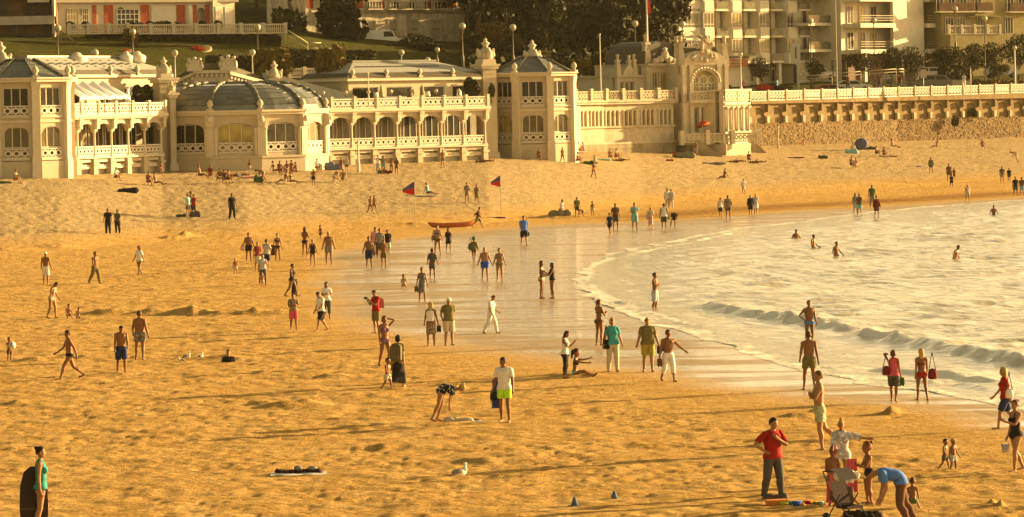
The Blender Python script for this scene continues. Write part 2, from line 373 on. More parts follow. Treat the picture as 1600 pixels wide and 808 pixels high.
def front(pl, hgt, wid, foam_w, sd_, thr=.35, fl=None):    # a breaking crest along a line of photo pixels
    global Zw, foam
    P = to_world(pl); best = np.full(X.shape, 1e9); sgn = np.zeros(X.shape); along = np.zeros(X.shape); n = len(P) - 1
    for i in range(n):
        a, b = P[i], P[i + 1]; d = b - a; L2 = d @ d
        t = ((X - a[0]) * d[0] + (Y - a[1]) * d[1]) / L2; tc = np.clip(t, 0, 1)
        dd = np.hypot(X - a[0] - tc * d[0], Y - a[1] - tc * d[1]); s_ = d[0] * (Y - a[1]) - d[1] * (X - a[0])
        k = dd < best; best = np.where(k, dd, best); sgn = np.where(k, np.sign(s_), sgn); along = np.where(k, (i + tc) / n, along)
    s = best * sgn; env = sstep(along / .12) * sstep((1 - along) / .12)
    h_ = hgt * (.6 + .8 * vnoise(X * .22, Y * .2, sd_)) * env
    prof = np.where(s > 0, np.exp(-(s / (wid * 1.7)) ** 2), np.exp(-(s / (wid * .55)) ** 2))
    Zw = Zw + h_ * prof * (.75 + .5 * vnoise(X * 1.6, Y * 1.3, sd_ + 5))
    f = np.exp(-((s + foam_w * .3) / foam_w) ** 2) * env * np.clip((vnoise(X * 1.3, Y * 1.1, sd_ + 1) * .6 + vnoise(X * .3, Y * .3, sd_ + 3) * .5 - thr) * 5, 0, 1) * (.6 + .6 * vnoise(X * 3.1, Y * 2.4, sd_ + 2))
    foam = np.maximum(foam, f)
front([(1100,476),(1160,491),(1220,500),(1290,510),(1350,521)], .32, .8, .75, 71, .3)
front([(1330,522),(1400,534),(1470,546),(1545,560),(1640,580)], .26, .8, .6, 75, .45)
front([(1255,572),(1330,577),(1400,583),(1480,590),(1600,612)], .15, .6, .5, 78, .2)
front([(1340,588),(1440,598),(1520,606),(1640,630)], .1, .5, .45, 81, .35)
front([(945,408),(1010,392),(1080,378),(1160,361)], .10, .5, .4, 84, .55)
front([(960,470),(1010,488),(1070,508),(1130,530)], .12, .5, .4, 87, .3)
front([(925,420),(915,440),(940,462),(990,480)], .10, .6, .5, 90, .3)
edge = np.exp(-((dW - .3) / .45) ** 2) * (.28 + .7 * vnoise(X * 1.7, Y * 1.5, 44)) + .45 * np.exp(-((dW - 2.4) / .4) ** 2) * (vnoise(X * .6, Y * .6, 46) > .5)
lace = .6 * (vnoise(X * 1.1, Y * .8, 47) > .62) * np.clip(1 - dW / 9, 0, 1) * (dW > 0)
Zw = .02 + (Zw - .02) * np.clip((dW - .2) / 2.5, 0, 1)
foam = np.clip(np.maximum(foam, np.maximum(edge, lace * .5)), 0, 1)
def water_material():
    m = bpy.data.materials.new('sea_water'); m.use_nodes = True; nt = m.node_tree; N = nt.nodes.new; L = nt.links.new
    b = nt.nodes['Principled BSDF']; geo = N('ShaderNodeNewGeometry')
    mp = N('ShaderNodeMapping'); mp.inputs['Scale'].default_value = (1, 1.25, 1); mp.inputs['Rotation'].default_value = (0, 0, R(20)); L(geo.outputs['Position'], mp.inputs[0])
    n = N('ShaderNodeTexNoise'); n.inputs['Scale'].default_value = 3.4; n.inputs['Detail'].default_value = 6; n.inputs['Roughness'].default_value = .55; L(mp.outputs[0], n.inputs['Vector'])
    bp = N('ShaderNodeBump'); bp.inputs['Strength'].default_value = 1; bp.inputs['Distance'].default_value = .085; L(n.outputs[0], bp.inputs['Height'])
    nb = N('ShaderNodeTexNoise'); nb.inputs['Scale'].default_value = .9; nb.inputs['Detail'].default_value = 3; L(mp.outputs[0], nb.inputs['Vector'])
    bpb = N('ShaderNodeBump'); bpb.inputs['Strength'].default_value = 1; bpb.inputs['Distance'].default_value = .17; L(nb.outputs[0], bpb.inputs['Height']); L(bp.outputs[0], bpb.inputs['Normal']); L(bpb.outputs[0], b.inputs['Normal'])
    a = N('ShaderNodeAttribute'); a.attribute_name = 'foam'
    n2 = N('ShaderNodeTexNoise'); n2.inputs['Scale'].default_value = 5; n2.inputs['Detail'].default_value = 4; L(mp.outputs[0], n2.inputs['Vector'])
    q = N('ShaderNodeMath'); q.operation = 'ADD'; L(a.outputs['Fac'], q.inputs[0]); L(n2.outputs[0], q.inputs[1])
    r = N('ShaderNodeMapRange'); r.inputs[1].default_value = .85; r.inputs[2].default_value = 1.25; L(q.outputs[0], r.inputs[0])
    c = N('ShaderNodeMix'); c.data_type = 'RGBA'; L(r.outputs[0], c.inputs[0]); c.inputs[6].default_value = (.34, .30, .19, 1); c.inputs[7].default_value = (.85, .80, .68, 1); L(c.outputs[2], b.inputs['Base Color'])
    r2 = N('ShaderNodeMapRange'); r2.inputs[3].default_value = .16; r2.inputs[4].default_value = .8; L(r.outputs[0], r2.inputs[0]); L(r2.outputs[0], b.inputs['Roughness'])
    b.inputs['IOR'].default_value = 1.33
    return m
me = grid_mesh('sea', X, Y, Zw, water_material(), {'foam': foam}, keep=dW > 0)
tag(inst('sea', me), kind='structure')
mb = MB(); mb.box(-3000, 3000, -500, 3600, -2.0, -1.2)
tag(mb.build('bedrock_ground', mat('bedrock', (.30, .22, .12), .9)), kind='structure')

hb = MB(); hb.box(-3040, 3040, -560, 3660, -3.2, 75)
hz = bpy.data.materials.new('haze'); hz.use_nodes = True; hn = hz.node_tree; hn.nodes.remove(hn.nodes['Principled BSDF'])
pv = hn.nodes.new('ShaderNodeVolumePrincipled'); pv.inputs['Color'].default_value = (1, .86, .62, 1); pv.inputs['Density'].default_value = .00003; pv.inputs['Anisotropy'].default_value = .2
hn.links.new(pv.outputs[0], hn.nodes['Material Output'].inputs['Volume'])
tag(hb.build('haze', hz), kind='stuff')
# ---------------------------------------------------------------- building materials
M_CREAM = mat('cream_paint', (.45, .385, .26), .75, .07, 1.2, stain=(.50, .40, .25), stain_amt=.35, bump=.01, bscale=6)
M_TRIM = mat('cream_trim', (.54, .47, .33), .7, .06, 2.0, stain=(.55, .46, .30), stain_amt=.3)
M_SCULPT = mat('carved_stone', (.52, .45, .32), .8, .12, 5, bump=.03, bscale=9, stain=(.45, .36, .22), stain_amt=.4)
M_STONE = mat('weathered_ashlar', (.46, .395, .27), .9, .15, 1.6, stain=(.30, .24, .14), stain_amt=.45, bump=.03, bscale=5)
M_STONE_D = mat('dark_ashlar', (.30, .25, .15), .9, .2, 1.2, stain=(.14, .11, .06), stain_amt=.6, bump=.04, bscale=4)  # darker ashlar tone for wall bases and steps
M_SLATE = mat('grey_slate', (.09, .08, .055), .55, .15, 3)
M_SLATE_L = mat('pale_slate', (.34, .34, .29), .6, .1, 3)
M_LEAD = mat('lead_sheet', (.17, .165, .13), .45, .15, 2, metal=.3)
M_GLASS = mat('window_glass', (.03, .028, .013), .2, .3, .7, spec=.22)
M_GLASS2 = mat('curtained_glass', (.12, .10, .04), .2, .45, .8, spec=.25)
M_GLASSW = mat('painted_lit_glass', (.33, .26, .07), .2, .4, .8, spec=.25)  # lit look painted into the pane colour, no light behind it
M_ROOFG = mat('dome_glass', (.11, .12, .105), .12, .25, 1.0, spec=.6)
M_WHITE = mat('white_paint', (.60, .54, .42), .5, .05, 3)
M_DARK = mat('dark_recess', (.06, .05, .035), .8, .2, 2)
M_IRON = mat('dark_iron', (.05, .045, .04), .5, .1, 3)
M_BRONZE = mat('post_paint', (.16, .13, .08), .45, .1, 3)
M_RED = mat('red_brick_panel', (.36, .085, .04), .8, .15, 3)
M_CANVAS = mat('white_canvas', (.78, .77, .74), .8, .05, 2)

def section(name, label, cat, p0, D0, p1, D1, z=0.0, group=None):
    a = Vector((XD(p0, D0), D0)); b = Vector((XD(p1, D1), D1)); d = b - a
    t = thing(name, label, cat, (a.x, a.y, z), math.atan2(d.y, d.x), group); return t, d.length

# lattice balustrade panel, unit length 1 x height 1, reused by scale
def lattice_mesh(name, n, w, h, style=0, m=None):
    mb = MB(); t0, t1 = -.04, .04
    mb.box(0, w, t0-.02, t1+.02, h-.10, h); mb.box(0, w, t0-.02, t1+.02, 0, .12)
    c = w / n; r = min(c, h-.22) * .42; cz = .12 + (h-.22) / 2
    for i in range(n):
        cx = (i + .5) * c
        if style == 0:
            mb.ring(cx, cz, r*1.12, r*.60, t0, t1, 8, sx=c/(2.3*r)*1.0)
            mb.box(cx-.03, cx+.03, t0, t1, cz+r*.9, h-.1); mb.box(cx-.03, cx+.03, t0, t1, .12, cz-r*.9)
            mb.box(i*c-.035 if i else 0, i*c+.035, t0, t1, .12, h-.1)
            mb.box(i*c, cx-r*1.0, t0+.01, t1-.01, cz-.05, cz+.05); mb.box(cx+r*1.0, (i+1)*c, t0+.01, t1-.01, cz-.05, cz+.05)
        else:
            mb.box(i*c, i*c+c*.16, t0, t1, .12, h-.1)
            for s in (-1, 1):
                mb.add([(cx-.045, t0, cz+s*.32), (cx+.045, t0, cz+s*.32), (cx+.5*c, t0, cz), (cx+.5*c-.1, t0, cz)], [(0,1,2,3)] if s < 0 else [(3,2,1,0)])
                mb.add([(cx-.045, t0, cz+s*.32), (cx+.045, t0, cz+s*.32), (cx-.5*c+.1, t0, cz), (cx-.5*c, t0, cz)], [(3,2,1,0)] if s > 0 else [(0,1,2,3)])
            mb.ring(cx, cz, r*1.05, r*.45, t0, t1, 8, ph=PI/8)
            mb.box(cx-.16*c, cx+.16*c, t0, t1, h-.22, h-.1)
    mb.box(w-.04, w, t0, t1, .12, h-.1)
    return mb.mesh(name, m or M_WHITE)
LAT = {}
def lattice(parent, x, y, z, w, h, n, style=0, rz=0.0, label=None, m=None):
    k = (round(w, 2), round(h, 2), n, style, (m or M_WHITE).name)
    if k not in LAT: LAT[k] = lattice_mesh('balustrade_panel', n, w, h, style, m)
    o = inst('balustrade_panel', LAT[k], parent, (x, y, z), rz); return o
def window_mesh(w, h, nv=3, nh=0, arch=0.0, glass=None, fr=.07, split=None, frame_m=None):
    """frame in the xz plane centred on x, glass behind it; two materials"""
    mb = MB(); f = fr
    mb.box(-w/2, -w/2+f, -.04, .04, 0, h); mb.box(w/2-f, w/2, -.04, .04, 0, h); mb.box(-w/2+f, w/2-f, -.04, .04, 0, f); mb.box(-w/2+f, w/2-f, -.04, .04, h-f, h)
    for i in range(1, nv): x = -w/2 + w*i/nv; mb.box(x-f/2, x+f/2, -.035, .035, f, h-f)
    for i in range(1, nh+1): z = h*i/(nh+1) if split is None else h*split; mb.box(-w/2+f, w/2-f, -.03, .03, z-f/2, z+f/2)
    mb.cur = 1; mb.box(-w/2+.01, w/2-.01, .0, .02, .01, h-.01 + arch)
    return mb.mesh('window', [frame_m or M_WHITE, glass or M_GLASS])
WIN = {}
def window(parent, x, y, z, w, h, rz=0.0, **k):
    key = (round(w, 2), round(h, 2), tuple(sorted((a, getattr(b, 'name', b)) for a, b in k.items())))
    if key not in WIN: WIN[key] = window_mesh(w, h, **k)
    return inst('window', WIN[key], parent, (x, y, z), rz)
def column_mesh(r, h):
    mb = MB(); mb.box(-r*1.5, r*1.5, -r*1.5, r*1.5, 0, r); mb.lathe([(r*1.1, r), (r, r*2), (r*.85, h-r*3), (r*1.1, h-r*2.4), (r*1.5, h-r*1.2)], n=8)
    mb.box(-r*1.7, r*1.7, -r*1.7, r*1.7, h-r*1.2, h); return mb.mesh('column', M_TRIM)
def finial_mesh(s=1.0, kind=0):
    mb = MB()
    if kind == 0:      # small pine-cone urn
        mb.box(-.28*s, .28*s, -.28*s, .28*s, 0, .18*s)
        mb.lathe([(.2*s,.18*s),(.13*s,.3*s),(.3*s,.5*s),(.26*s,.72*s),(.12*s,.9*s),(.02,1.02*s)], n=8)
    elif kind == 1:    # tall crowned trophy on a pylon
        mb.wedge(-.75*s,.75*s,-.75*s,.75*s,0,.5*s,.08*s,.08*s)
        mb.lathe([(.7*s,.5*s),(.78*s,.8*s),(.55*s,1.25*s),(.42*s,1.5*s)], n=8)
        for q in (-1, 1):
            mb.ball((q*.72*s, 0, .95*s), (.26*s,.4*s,.42*s), 7, 5, .15); mb.ball((0, q*.72*s, .95*s), (.4*s,.26*s,.42*s), 7, 5, .15)
            mb.ball((q*.86*s, 0, 1.32*s), (.14*s,.2*s,.2*s), 6, 4, .1)
        mb.ball((0, -.5*s, 1.2*s), (.34*s,.3*s,.4*s), 7, 5, .15)
        mb.lathe([(.34*s,1.5*s),(.22*s,1.72*s),(.46*s,1.98*s),(.30*s,2.1*s),(.14*s,2.22*s),(.2*s,2.32*s),(.02,2.52*s)], n=8)
    elif kind == 2:    # squat carved block of scrolls
        mb.wedge(-.7*s,.7*s,-.5*s,.5*s,0,.35*s,.1*s,.1*s); mb.wedge(-.5*s,.5*s,-.4*s,.4*s,.35*s,.85*s,.06*s,.05*s)
        mb.wedge(-.62*s,.62*s,-.46*s,.46*s,.85*s,1.0*s,.05*s,.05*s)
        for q in (-1, 1):
            mb.ball((q*.6*s, -.1*s, .5*s), (.2*s,.3*s,.34*s), 7, 5, .15); mb.ball((q*.48*s, -.1*s, 1.08*s), (.2*s,.2*s,.14*s), 6, 4, .1)
        mb.ball((0, -.15*s, 1.12*s), (.2*s,.18*s,.2*s), 7, 5, .1)
    return mb.mesh('finial', M_SCULPT)
FIN = [finial_mesh(.95, 0), finial_mesh(1.0, 1), finial_mesh(1.0, 2)]
def finial(parent, x, y, z, k=0, s=1.0, rz=0.0): return inst('finial' if k == 0 else 'sculpture', FIN[k], parent, (x, y, z), rz, scale=s)

# ---------------------------------------------------------------- bath-house wings (open arcade below, terrace above)
def wing(t, L, n, zg, glass_seq, upper=True):
    b = L / n; mb = MB()
    # plinth with deep horizontal joints and feet below every column
    mb.box(0, L, .55, .9, zg-.8, 4.85); mb.build('plinth_wall', M_CREAM, t)
    mb = MB()
    for i in range(n):
        mb.box(i*b+.45, (i+1)*b-.3, .12, .54, 4.55, 4.78); mb.box(i*b+.45, (i+1)*b-.3, .2, .54, 4.0, 4.35)
    mb.build('plinth_band', M_TRIM, t)
    foot = MB(); foot.wedge(-.3, .3, -.12, .5, zg-.7, 4.85, .06, .06); foot.box(-.36, .36, -.18, .5, 4.3, 4.5); fm = foot.mesh('foot', M_CREAM)
    for i in range(n + 1): inst('foot', fm, t, (i*b, 0, 0))
    mb = MB(); mb.box(-.2, L+.2, -.2, 2.6, 4.85, 5.0); mb.build('gallery_floor', M_TRIM, t)
    cm = column_mesh(.12, 2.25)
    for i in range(n + 1): inst('column', cm, t, (i*b, .05, 5.0))
    for i in range(n): lattice(t, i*b+.14, .05, 5.02, b-.28, .86, 4)
    mb = MB(); mb.wall(-.1, L+.1, 7.05, 8.25, -.12, .25, [((i+.5)*b, b-.34, 7.05, 7.12, .62) for i in range(n)], 10)
    mb.build('arcade_wall', M_CREAM, t)
    corb = MB(); corb.wedge(-.2, .2, -.42, -.12, 7.3, 8.2, .0, .0); corb.ball((0, -.3, 7.55), (.2, .16, .26), 6, 4, .1); corb.box(-.26, .26, -.5, -.12, 8.0, 8.2)
    cb = corb.mesh('bracket', M_SCULPT)
    for i in range(n + 1): inst('bracket', cb, t, (i*b, 0, 0))
    mb = MB(); mb.box(-.3, L+.3, -.6, 5.2, 8.25, 8.5); mb.box(-.2, L+.2, -.45, -.1, 8.12, 8.248); mb.build('terrace_slab', M_TRIM, t)
    mb = MB(); mb.box(0, L, 2.62, 2.8, 5.0, 8.2); mb.build('gallery_back_wall', M_CREAM, t)
    for i in range(n):
        window(t, (i+.5)*b, 2.5, 5.1, b-.35, 2.7, nv=3, glass=glass_seq[i % len(glass_seq)])
    pm = MB(); pm.box(-.13, .13, -.56, -.3, 8.5, 9.5); pm.wedge(-.17, .17, -.6, -.26, 9.5, 9.6, .05, .05); pp = pm.mesh('terrace_post', M_TRIM)
    for i in range(n + 1): inst('terrace_post', pp, t, (i*b, 0, 0))
    for i in range(n): lattice(t, i*b+.14, -.43, 8.52, b-.28, .9, 4)

def mansard(t, x0, x1, y0, y1, z0, z1, inset, m, name='roof', eave=.5):
    mb = MB(); mb.wedge(x0-eave, x1+eave, y0-eave, y1+eave, z0, z1, inset, inset); return mb.build(name, m, t)

# right wing
tr, L = section('bath_house_gallery', 'cream seven-arched gallery with latticed terrace between the glass dome and right pavilion', 'building', 513, 340.5, 757, 352.5)
wing(tr, L, 7, 3.4, [M_GLASS2, M_GLASS2, M_GLASS2, M_GLASS2, M_GLASS, M_GLASS, M_GLASS])
# restaurant storey on the terrace
ur, UL = section('terrace_restaurant', 'low cream restaurant with wide dark windows and grey patterned slate roof on the right terrace', 'building', 545, 346.5, 752, 357.0)
mb = MB(); nb = 4; bw = UL / nb
mb.wall(0, UL, 8.5, 11.0, 0, .25, [((i+.5)*bw, bw-.95, 8.75, 10.45, 0) for i in range(nb)]); mb.box(0, UL, 6, 6.2, 8.5, 11.0); mb.box(0, .2, .25, 6, 8.5, 11.0); mb.box(UL-.2, UL, .25, 6, 8.5, 11); mb.build('wall', M_CREAM, ur)
for i in range(nb): window(ur, (i+.5)*bw, .12, 8.75, bw-.95, 1.7, nv=1, glass=M_GLASS)
mb = MB(); mb.box(-.45, UL+.3, -.45, 6.4, 11.0, 11.22); mb.box(-.3, UL+.2, -.3, 6.2, 11.221, 11.36); mb.build('cornice', M_TRIM, ur)
slate_bands = []
def slate_roof(t, x0, x1, y0, y1, z0, z1, z2, ins1, ins2, pattern=0):
    mb = MB(); mb.wedge(x0, x1, y0, y1, z0, z1, ins1, ins1); mb.build('lower_roof', M_SLATE, t)
    X0, X1, Y0, Y1 = x0+ins1, x1-ins1, y0+ins1, y1-ins1
    mb = MB(); mb.wedge(X0, X1, Y0, Y1, z1+.003, z2, ins2, ins2); mb.build('roof', M_SLATE_L, t)
    # dark slate pieces laid in the pale slope
    dz = (z2 - z1); L_ = X1 - X0; n = int(L_ / .62); mb = MB()
    def sl(u, v, w_, h_):
        q = lambda a, b_: (X0 + ins2*b_ + a*1.0, Y0 + ins2*b_ - .03, z1 + dz*b_ + .02)
        v4 = [q(u, v), q(u+w_, v), q(u+w_+h_*.0, v+h_), q(u, v+h_)]
        mb.add(v4, [(0, 1, 2, 3)])
    for i in range(n):
        u = .5 + i * (L_ - ins2*1.6 - 1.0) / n
        if pattern == 0:
            sl(u, .50, .34, .10)
        else:
            zg = (i % 3) / 3
            sl(u, .40 + .14*zg, .50, .085)
            if i % 3 == 1: sl(u, .24, .26, .07); sl(u+.2, .70, .26, .07)
    mb.build('slate_pattern', M_IRON, t)
    mb = MB(); mb.box(X0+ins2-.1, X1-ins2+.1, Y0+ins2-.1, Y1-ins2+.1, z2+.003, z2+.16); mb.build('ridge', M_LEAD, t)
slate_roof(ur, -.5, UL+.3, -.5, 6.4, 11.36, 11.75, 12.75, .4, 3.0)
for i in range(4): finial(ur, .2 + i*bw, -.35, 11.3, 0, .85)
# left wing
tl, L = section('bath_house_gallery', 'cream gallery of six narrow arches between the left pavilion and the glass dome', 'building', 93, 313, 251, 325.5)
wing(tl, L, 6, 3.6, [M_GLASS2, M_GLASS, M_GLASS2, M_GLASS, M_GLASS, M_GLASS])
ul, UL = section('terrace_hall', 'wide cream hall above the left gallery under a slate roof with dark zigzag pattern', 'building', 60, 316, 262, 334)
mb = MB(); mb.wall(0, UL, 8.5, 11.6, 0, .25, [(UL*.70, 1.6, 8.6, 10.9, 0), (UL*.50, 1.5, 8.6, 10.8, 0)]); mb.box(0, UL, 7, 7.2, 8.5, 11.6); mb.box(0, .2, .25, 7, 8.5, 11.6); mb.box(UL-.2, UL, .25, 7, 8.5, 11.6); mb.build('wall', M_CREAM, ul)
window(ul, UL*.70, .12, 8.6, 1.6, 2.3, nv=2, glass=M_GLASS); window(ul, UL*.50, .12, 8.6, 1.5, 2.2, nv=2, glass=M_DARK)
mb = MB(); mb.box(-.45, UL+.3, -.45, 7.4, 11.6, 11.85); mb.build('cornice', M_TRIM, ul)
slate_roof(ul, -.6, UL+.3, -.5, 7.4, 11.85, 12.25, 13.35, .3, 3.1, 1)
for i, x in enumerate((.52, .73)): finial(ul, UL*x, -.35, 11.8, 0, .9)
def vent(px, py, D, s, label):
    p = W(px, py, D); mb = MB(); mb.lathe([(.9*s, -.5), (1.0*s, 0), (.85*s, .12), (.45*s, .28), (.4*s, .4), (.1, .5)], n=12)
    o = mb.build('roof_vent', M_WHITE, None, (p.x, p.y, p.z)); tag(o, label, 'roof vent')
vent(120, 91, 326, .9, 'white domed roof vent left on the ridge of the zigzag roof'); vent(197, 89, 332, .6, 'small white roof vent in the middle of the zigzag roof ridge')
vent(214, 89, 333, .8, 'larger white roof vent just right of a smaller one on the zigzag roof')

# ---------------------------------------------------------------- octagonal end pavilions
def pavilion(cx_px, D, label, scale_z=0.0):
    t = thing('corner_pavilion', label, 'pavilion', (XD(cx_px, D), D, 0), 0)
    a = 3.15; Rr = a / (2 * math.sin(PI/8)); ap = Rr * math.cos(PI/8)
    wall_b, wall_u, plm, cor = MB(), MB(), MB(), MB()
    for k in range(8):
        ang = (k * 45) * PI / 180           # 0 = faces the camera (-y)
        rz = ang; nx, ny = math.sin(ang), -math.cos(ang)
        f = thing('facet', None, None); f.parent = t
        f.location = (nx*ap, ny*ap, 0); f.rotation_euler = (0, 0, rz)
        # local x along the facet
        w = 2.05
        if k in (0, 1, 7):
            mb = MB(); mb.wall(-a/2, a/2, 4.9, 8.25, 0, .3, [(0, w, 5.05, 7.0, .62)], 10); mb.build('lower_wall', M_CREAM, f)
            mb = MB(); mb.wall(-a/2, a/2, 8.25, 11.2, 0.001, .3, [(0, w, 8.45, 10.75, 0)]); mb.build('upper_wall', M_CREAM, f)
            window(f, 0, .2, 5.05, w, 2.55, nv=3, nh=1, split=.36, glass=M_GLASSW if k == 7 else M_GLASS2); window(f, 0, .2, 8.45, w, 2.3, nv=3, glass=M_GLASS)
            lattice(f, -w/2+.02, .02, 5.06, w-.04, .84, 3); lattice(f, -w/2+.02, .02, 8.46, w-.04, .86, 3)
            sill = MB(); sill.box(-w/2-.1, w/2+.1, -.12, .0, 4.93, 5.05); sill.box(-w/2-.1, w/2+.1, -.12, .0, 8.33, 8.45); sill.build('sill', M_TRIM, f)
        else:
            mb = MB(); mb.box(-a/2, a/2, 0, .3, 4.9, 11.2); mb.build('blank_wall', M_CREAM, f)
        mb = MB(); mb.box(-a/2-.02, a/2+.02, -.14, .3, 2.2, 4.86); mb.build('plinth', M_CREAM, f)
        mb = MB(); mb.box(-a/2-.05, a/2+.05, -.12, .0, 7.95, 8.15); mb.build('string_course', M_TRIM, f)
        mb = MB(); mb.box(-a/2-.16, a/2+.16, -.42, .3, 11.2, 11.42); mb.box(-a/2-.22, a/2+.22, -.56, .3, 11.421, 11.56); mb.build('cornice', M_TRIM, f)
    pm = MB(); pm.wedge(-.42, .42, -.3, .3, 2.2, 5.1, .03, .03); pm.box(-.33, .33, -.22, .22, 5.1, 10.5); pm.wedge(-.33, .33, -.22, .3, 10.5, 11.2, -.08, -.1); pier = pm.mesh('corner_pier', M_TRIM)
    for k in range(8):
        ang = (k * 45 + 22.5) * PI / 180; x, y = math.sin(ang)*Rr, -math.cos(ang)*Rr
        inst('corner_pier', pier, t, (x, y, 0), ang); finial(t, x*1.04, y*1.04, 11.56, 0, 1.0, ang)
    # roof: eight glazed slopes rising to a small flat top
    rm = MB(); top = 1.25
    for k in range(8):
        a0 = (k*45 - 22.5)*PI/180; a1 = (k*45 + 22.5)*PI/180
        for j in range(5):
            r0 = Rr - (Rr-top)*j/5 - .1; r1 = Rr - (Rr-top)*(j+1)/5 - .1; z0 = 11.56 + 1.5*j/5; z1 = 11.56 + 1.5*(j+1)/5 - .05
            rm.add([(math.sin(a0)*r0, -math.cos(a0)*r0, z0), (math.sin(a1)*r0, -math.cos(a1)*r0, z0), (math.sin(a1)*r1, -math.cos(a1)*r1, z1), (math.sin(a0)*r1, -math.cos(a0)*r1, z1),
                    (math.sin(a1)*r1, -math.cos(a1)*r1, z1+.05), (math.sin(a0)*r1, -math.cos(a0)*r1, z1+.05)], [(0,1,2,3),(3,2,4,5)])
    rm.build('roof', M_ROOFG, t)
    hm = MB()
    for k in range(8):
        a0 = (k*45 - 22.5)*PI/180
        hm.tube((math.sin(a0)*(Rr-.05), -math.cos(a0)*(Rr-.05), 11.6), (math.sin(a0)*(top-.1), -math.cos(a0)*(top-.1), 13.1), .09, .09, 5)
    hm.lathe([(top, 13.02), (top, 13.14), (.3, 13.2)], n=8); hm.build('roof_rib', M_LEAD, t)
    return t
pr = pavilion(832, 362.5, 'two-storey octagonal cream pavilion with glazed roof at the right end of the bath house')
pl = pavilion(34, 311, 'two-storey octagonal cream pavilion at the far left edge of the bath house')
def pylon(px, D, w, zb, zt, sc, label, rz=R(30), k=1):
    t = thing('crowned_pylon', label, 'pylon', (XD(px, D), D, 0), rz)
    mb = MB(); mb.wedge(-w/2-.2, w/2+.2, -w/2-.2, w/2+.2, zb, zb+1.6, .08, .08); z = zb + 1.6
    nseg = int((zt - z - .5) / .42); h = (zt - z - .5) / nseg
    mb.box(-w/2+.04, w/2-.04, -w/2+.04, w/2-.04, z, zt)
    mb.build('core', M_CREAM, t); cm_ = MB()
    cm_.box(-w/2, w/2, -w/2, w/2, 0, h-.05); me = cm_.mesh('stone_course', M_CREAM)
    for i in range(nseg): inst('stone_course', me, t, (0, 0, z + i*h))
    mb = MB(); mb.box(-w/2-.16, w/2+.16, -w/2-.16, w/2+.16, zt-.45, zt-.2); mb.box(-w/2-.28, w/2+.28, -w/2-.28, w/2+.28, zt-.198, zt); mb.build('cap', M_TRIM, t)
    inst('sculpture', FIN[k], t, (0, 0, zt), 0, scale=sc); return t
pylon(760, 357.5, 1.45, 2.6, 12.4, .98, 'cream pylon topped by a carved crown, left of the right pavilion')
pylon(833, 369, 1.3, 8, 12.3, .98, 'carved crown pylon rising behind the right pavilion roof')
pylon(3, 318, 1.5, 8, 12.2, 1.0, 'carved crown pylon at the left edge of the photo above the left pavilion')
pylon(257, 328.5, 1.5, 2.6, 11.5, .72, 'cream pylon with a carved top between the left gallery and the glass dome')
p = pylon(268, 327.5, .5, 2.6, 10.2, .42, 'slim cream pilaster with carved figure beside the pylon left of the dome')

# ---------------------------------------------------------------- rotunda under the glass dome
rt = thing('domed_rotunda', 'cream round hall with arched windows under a ribbed glass dome, centre of the bath house', 'rotunda', (XD(365, 335), 335, 0), 0)
A = 4.25; Rr = A / (2 * math.sin(PI/12)); ap = Rr * math.cos(PI/12)
for k, ang in enumerate([-25, 5, 35, 65, 95, -55]):
    a = ang * PI / 180; f = thing('facet', None, None); f.parent = rt; f.location = (math.sin(a)*ap, -math.cos(a)*ap, 0); f.rotation_euler = (0, 0, a)
    w = 3.0
    mb = MB(); mb.wall(-A/2, A/2, 4.7, 8.2, 0, .35, [(0, w, 4.95, 7.0, .5)], 12); mb.build('wall', M_CREAM, f)
    window(f, 0, .25, 4.95, w, 2.5, nv=3, glass=M_GLASS2 if ang in (35, 65) else (M_GLASSW if ang == 5 else M_GLASS))
    lattice(f, -w/2+.02, .03, 4.97, w-.04, .88, 4)
    mb = MB(); mb.box(-A/2-.05, A/2+.05, -.2, .35, 2.2, 4.7); mb.box(-A/2-.08, A/2+.08, -.32, 0, 4.5, 4.68); mb.build('plinth', M_CREAM, f)
    mb = MB(); mb.box(-A/2-.1, A/2+.1, -.3, .35, 8.2, 8.42); mb.box(-A/2-.16, A/2+.16, -.45, .35, 8.421, 8.6); mb.build('cornice', M_TRIM, f)
    cmn = MB(); cmn.lathe([(.2, 4.7), (.16, 4.9), (.15, 6.9), (.22, 7.1)], n=8)
    cme = cmn.mesh('column', M_TRIM)
    for q in (-1, 1): inst('column', cme, f, (q*(w/2+.22), -.1, 0))
for ang in (-40, -10, 20, 50, 80):
    a = ang*PI/180; x, y = math.sin(a)*Rr, -math.cos(a)*Rr
    mb = MB(); mb.box(-.32, .32, -.2, .2, 4.7, 8.2); mb.wedge(-.3, .3, -.42, .1, 7.2, 8.15, -.08, 0); mb.ball((0, -.4, 7.8), (.28, .2, .3), 7, 5, .15); mb.build('pier', M_TRIM, rt, (x, y, 0), a)
    finial(rt, x*1.0, y*1.0, 8.6, 0, 1.0, a)
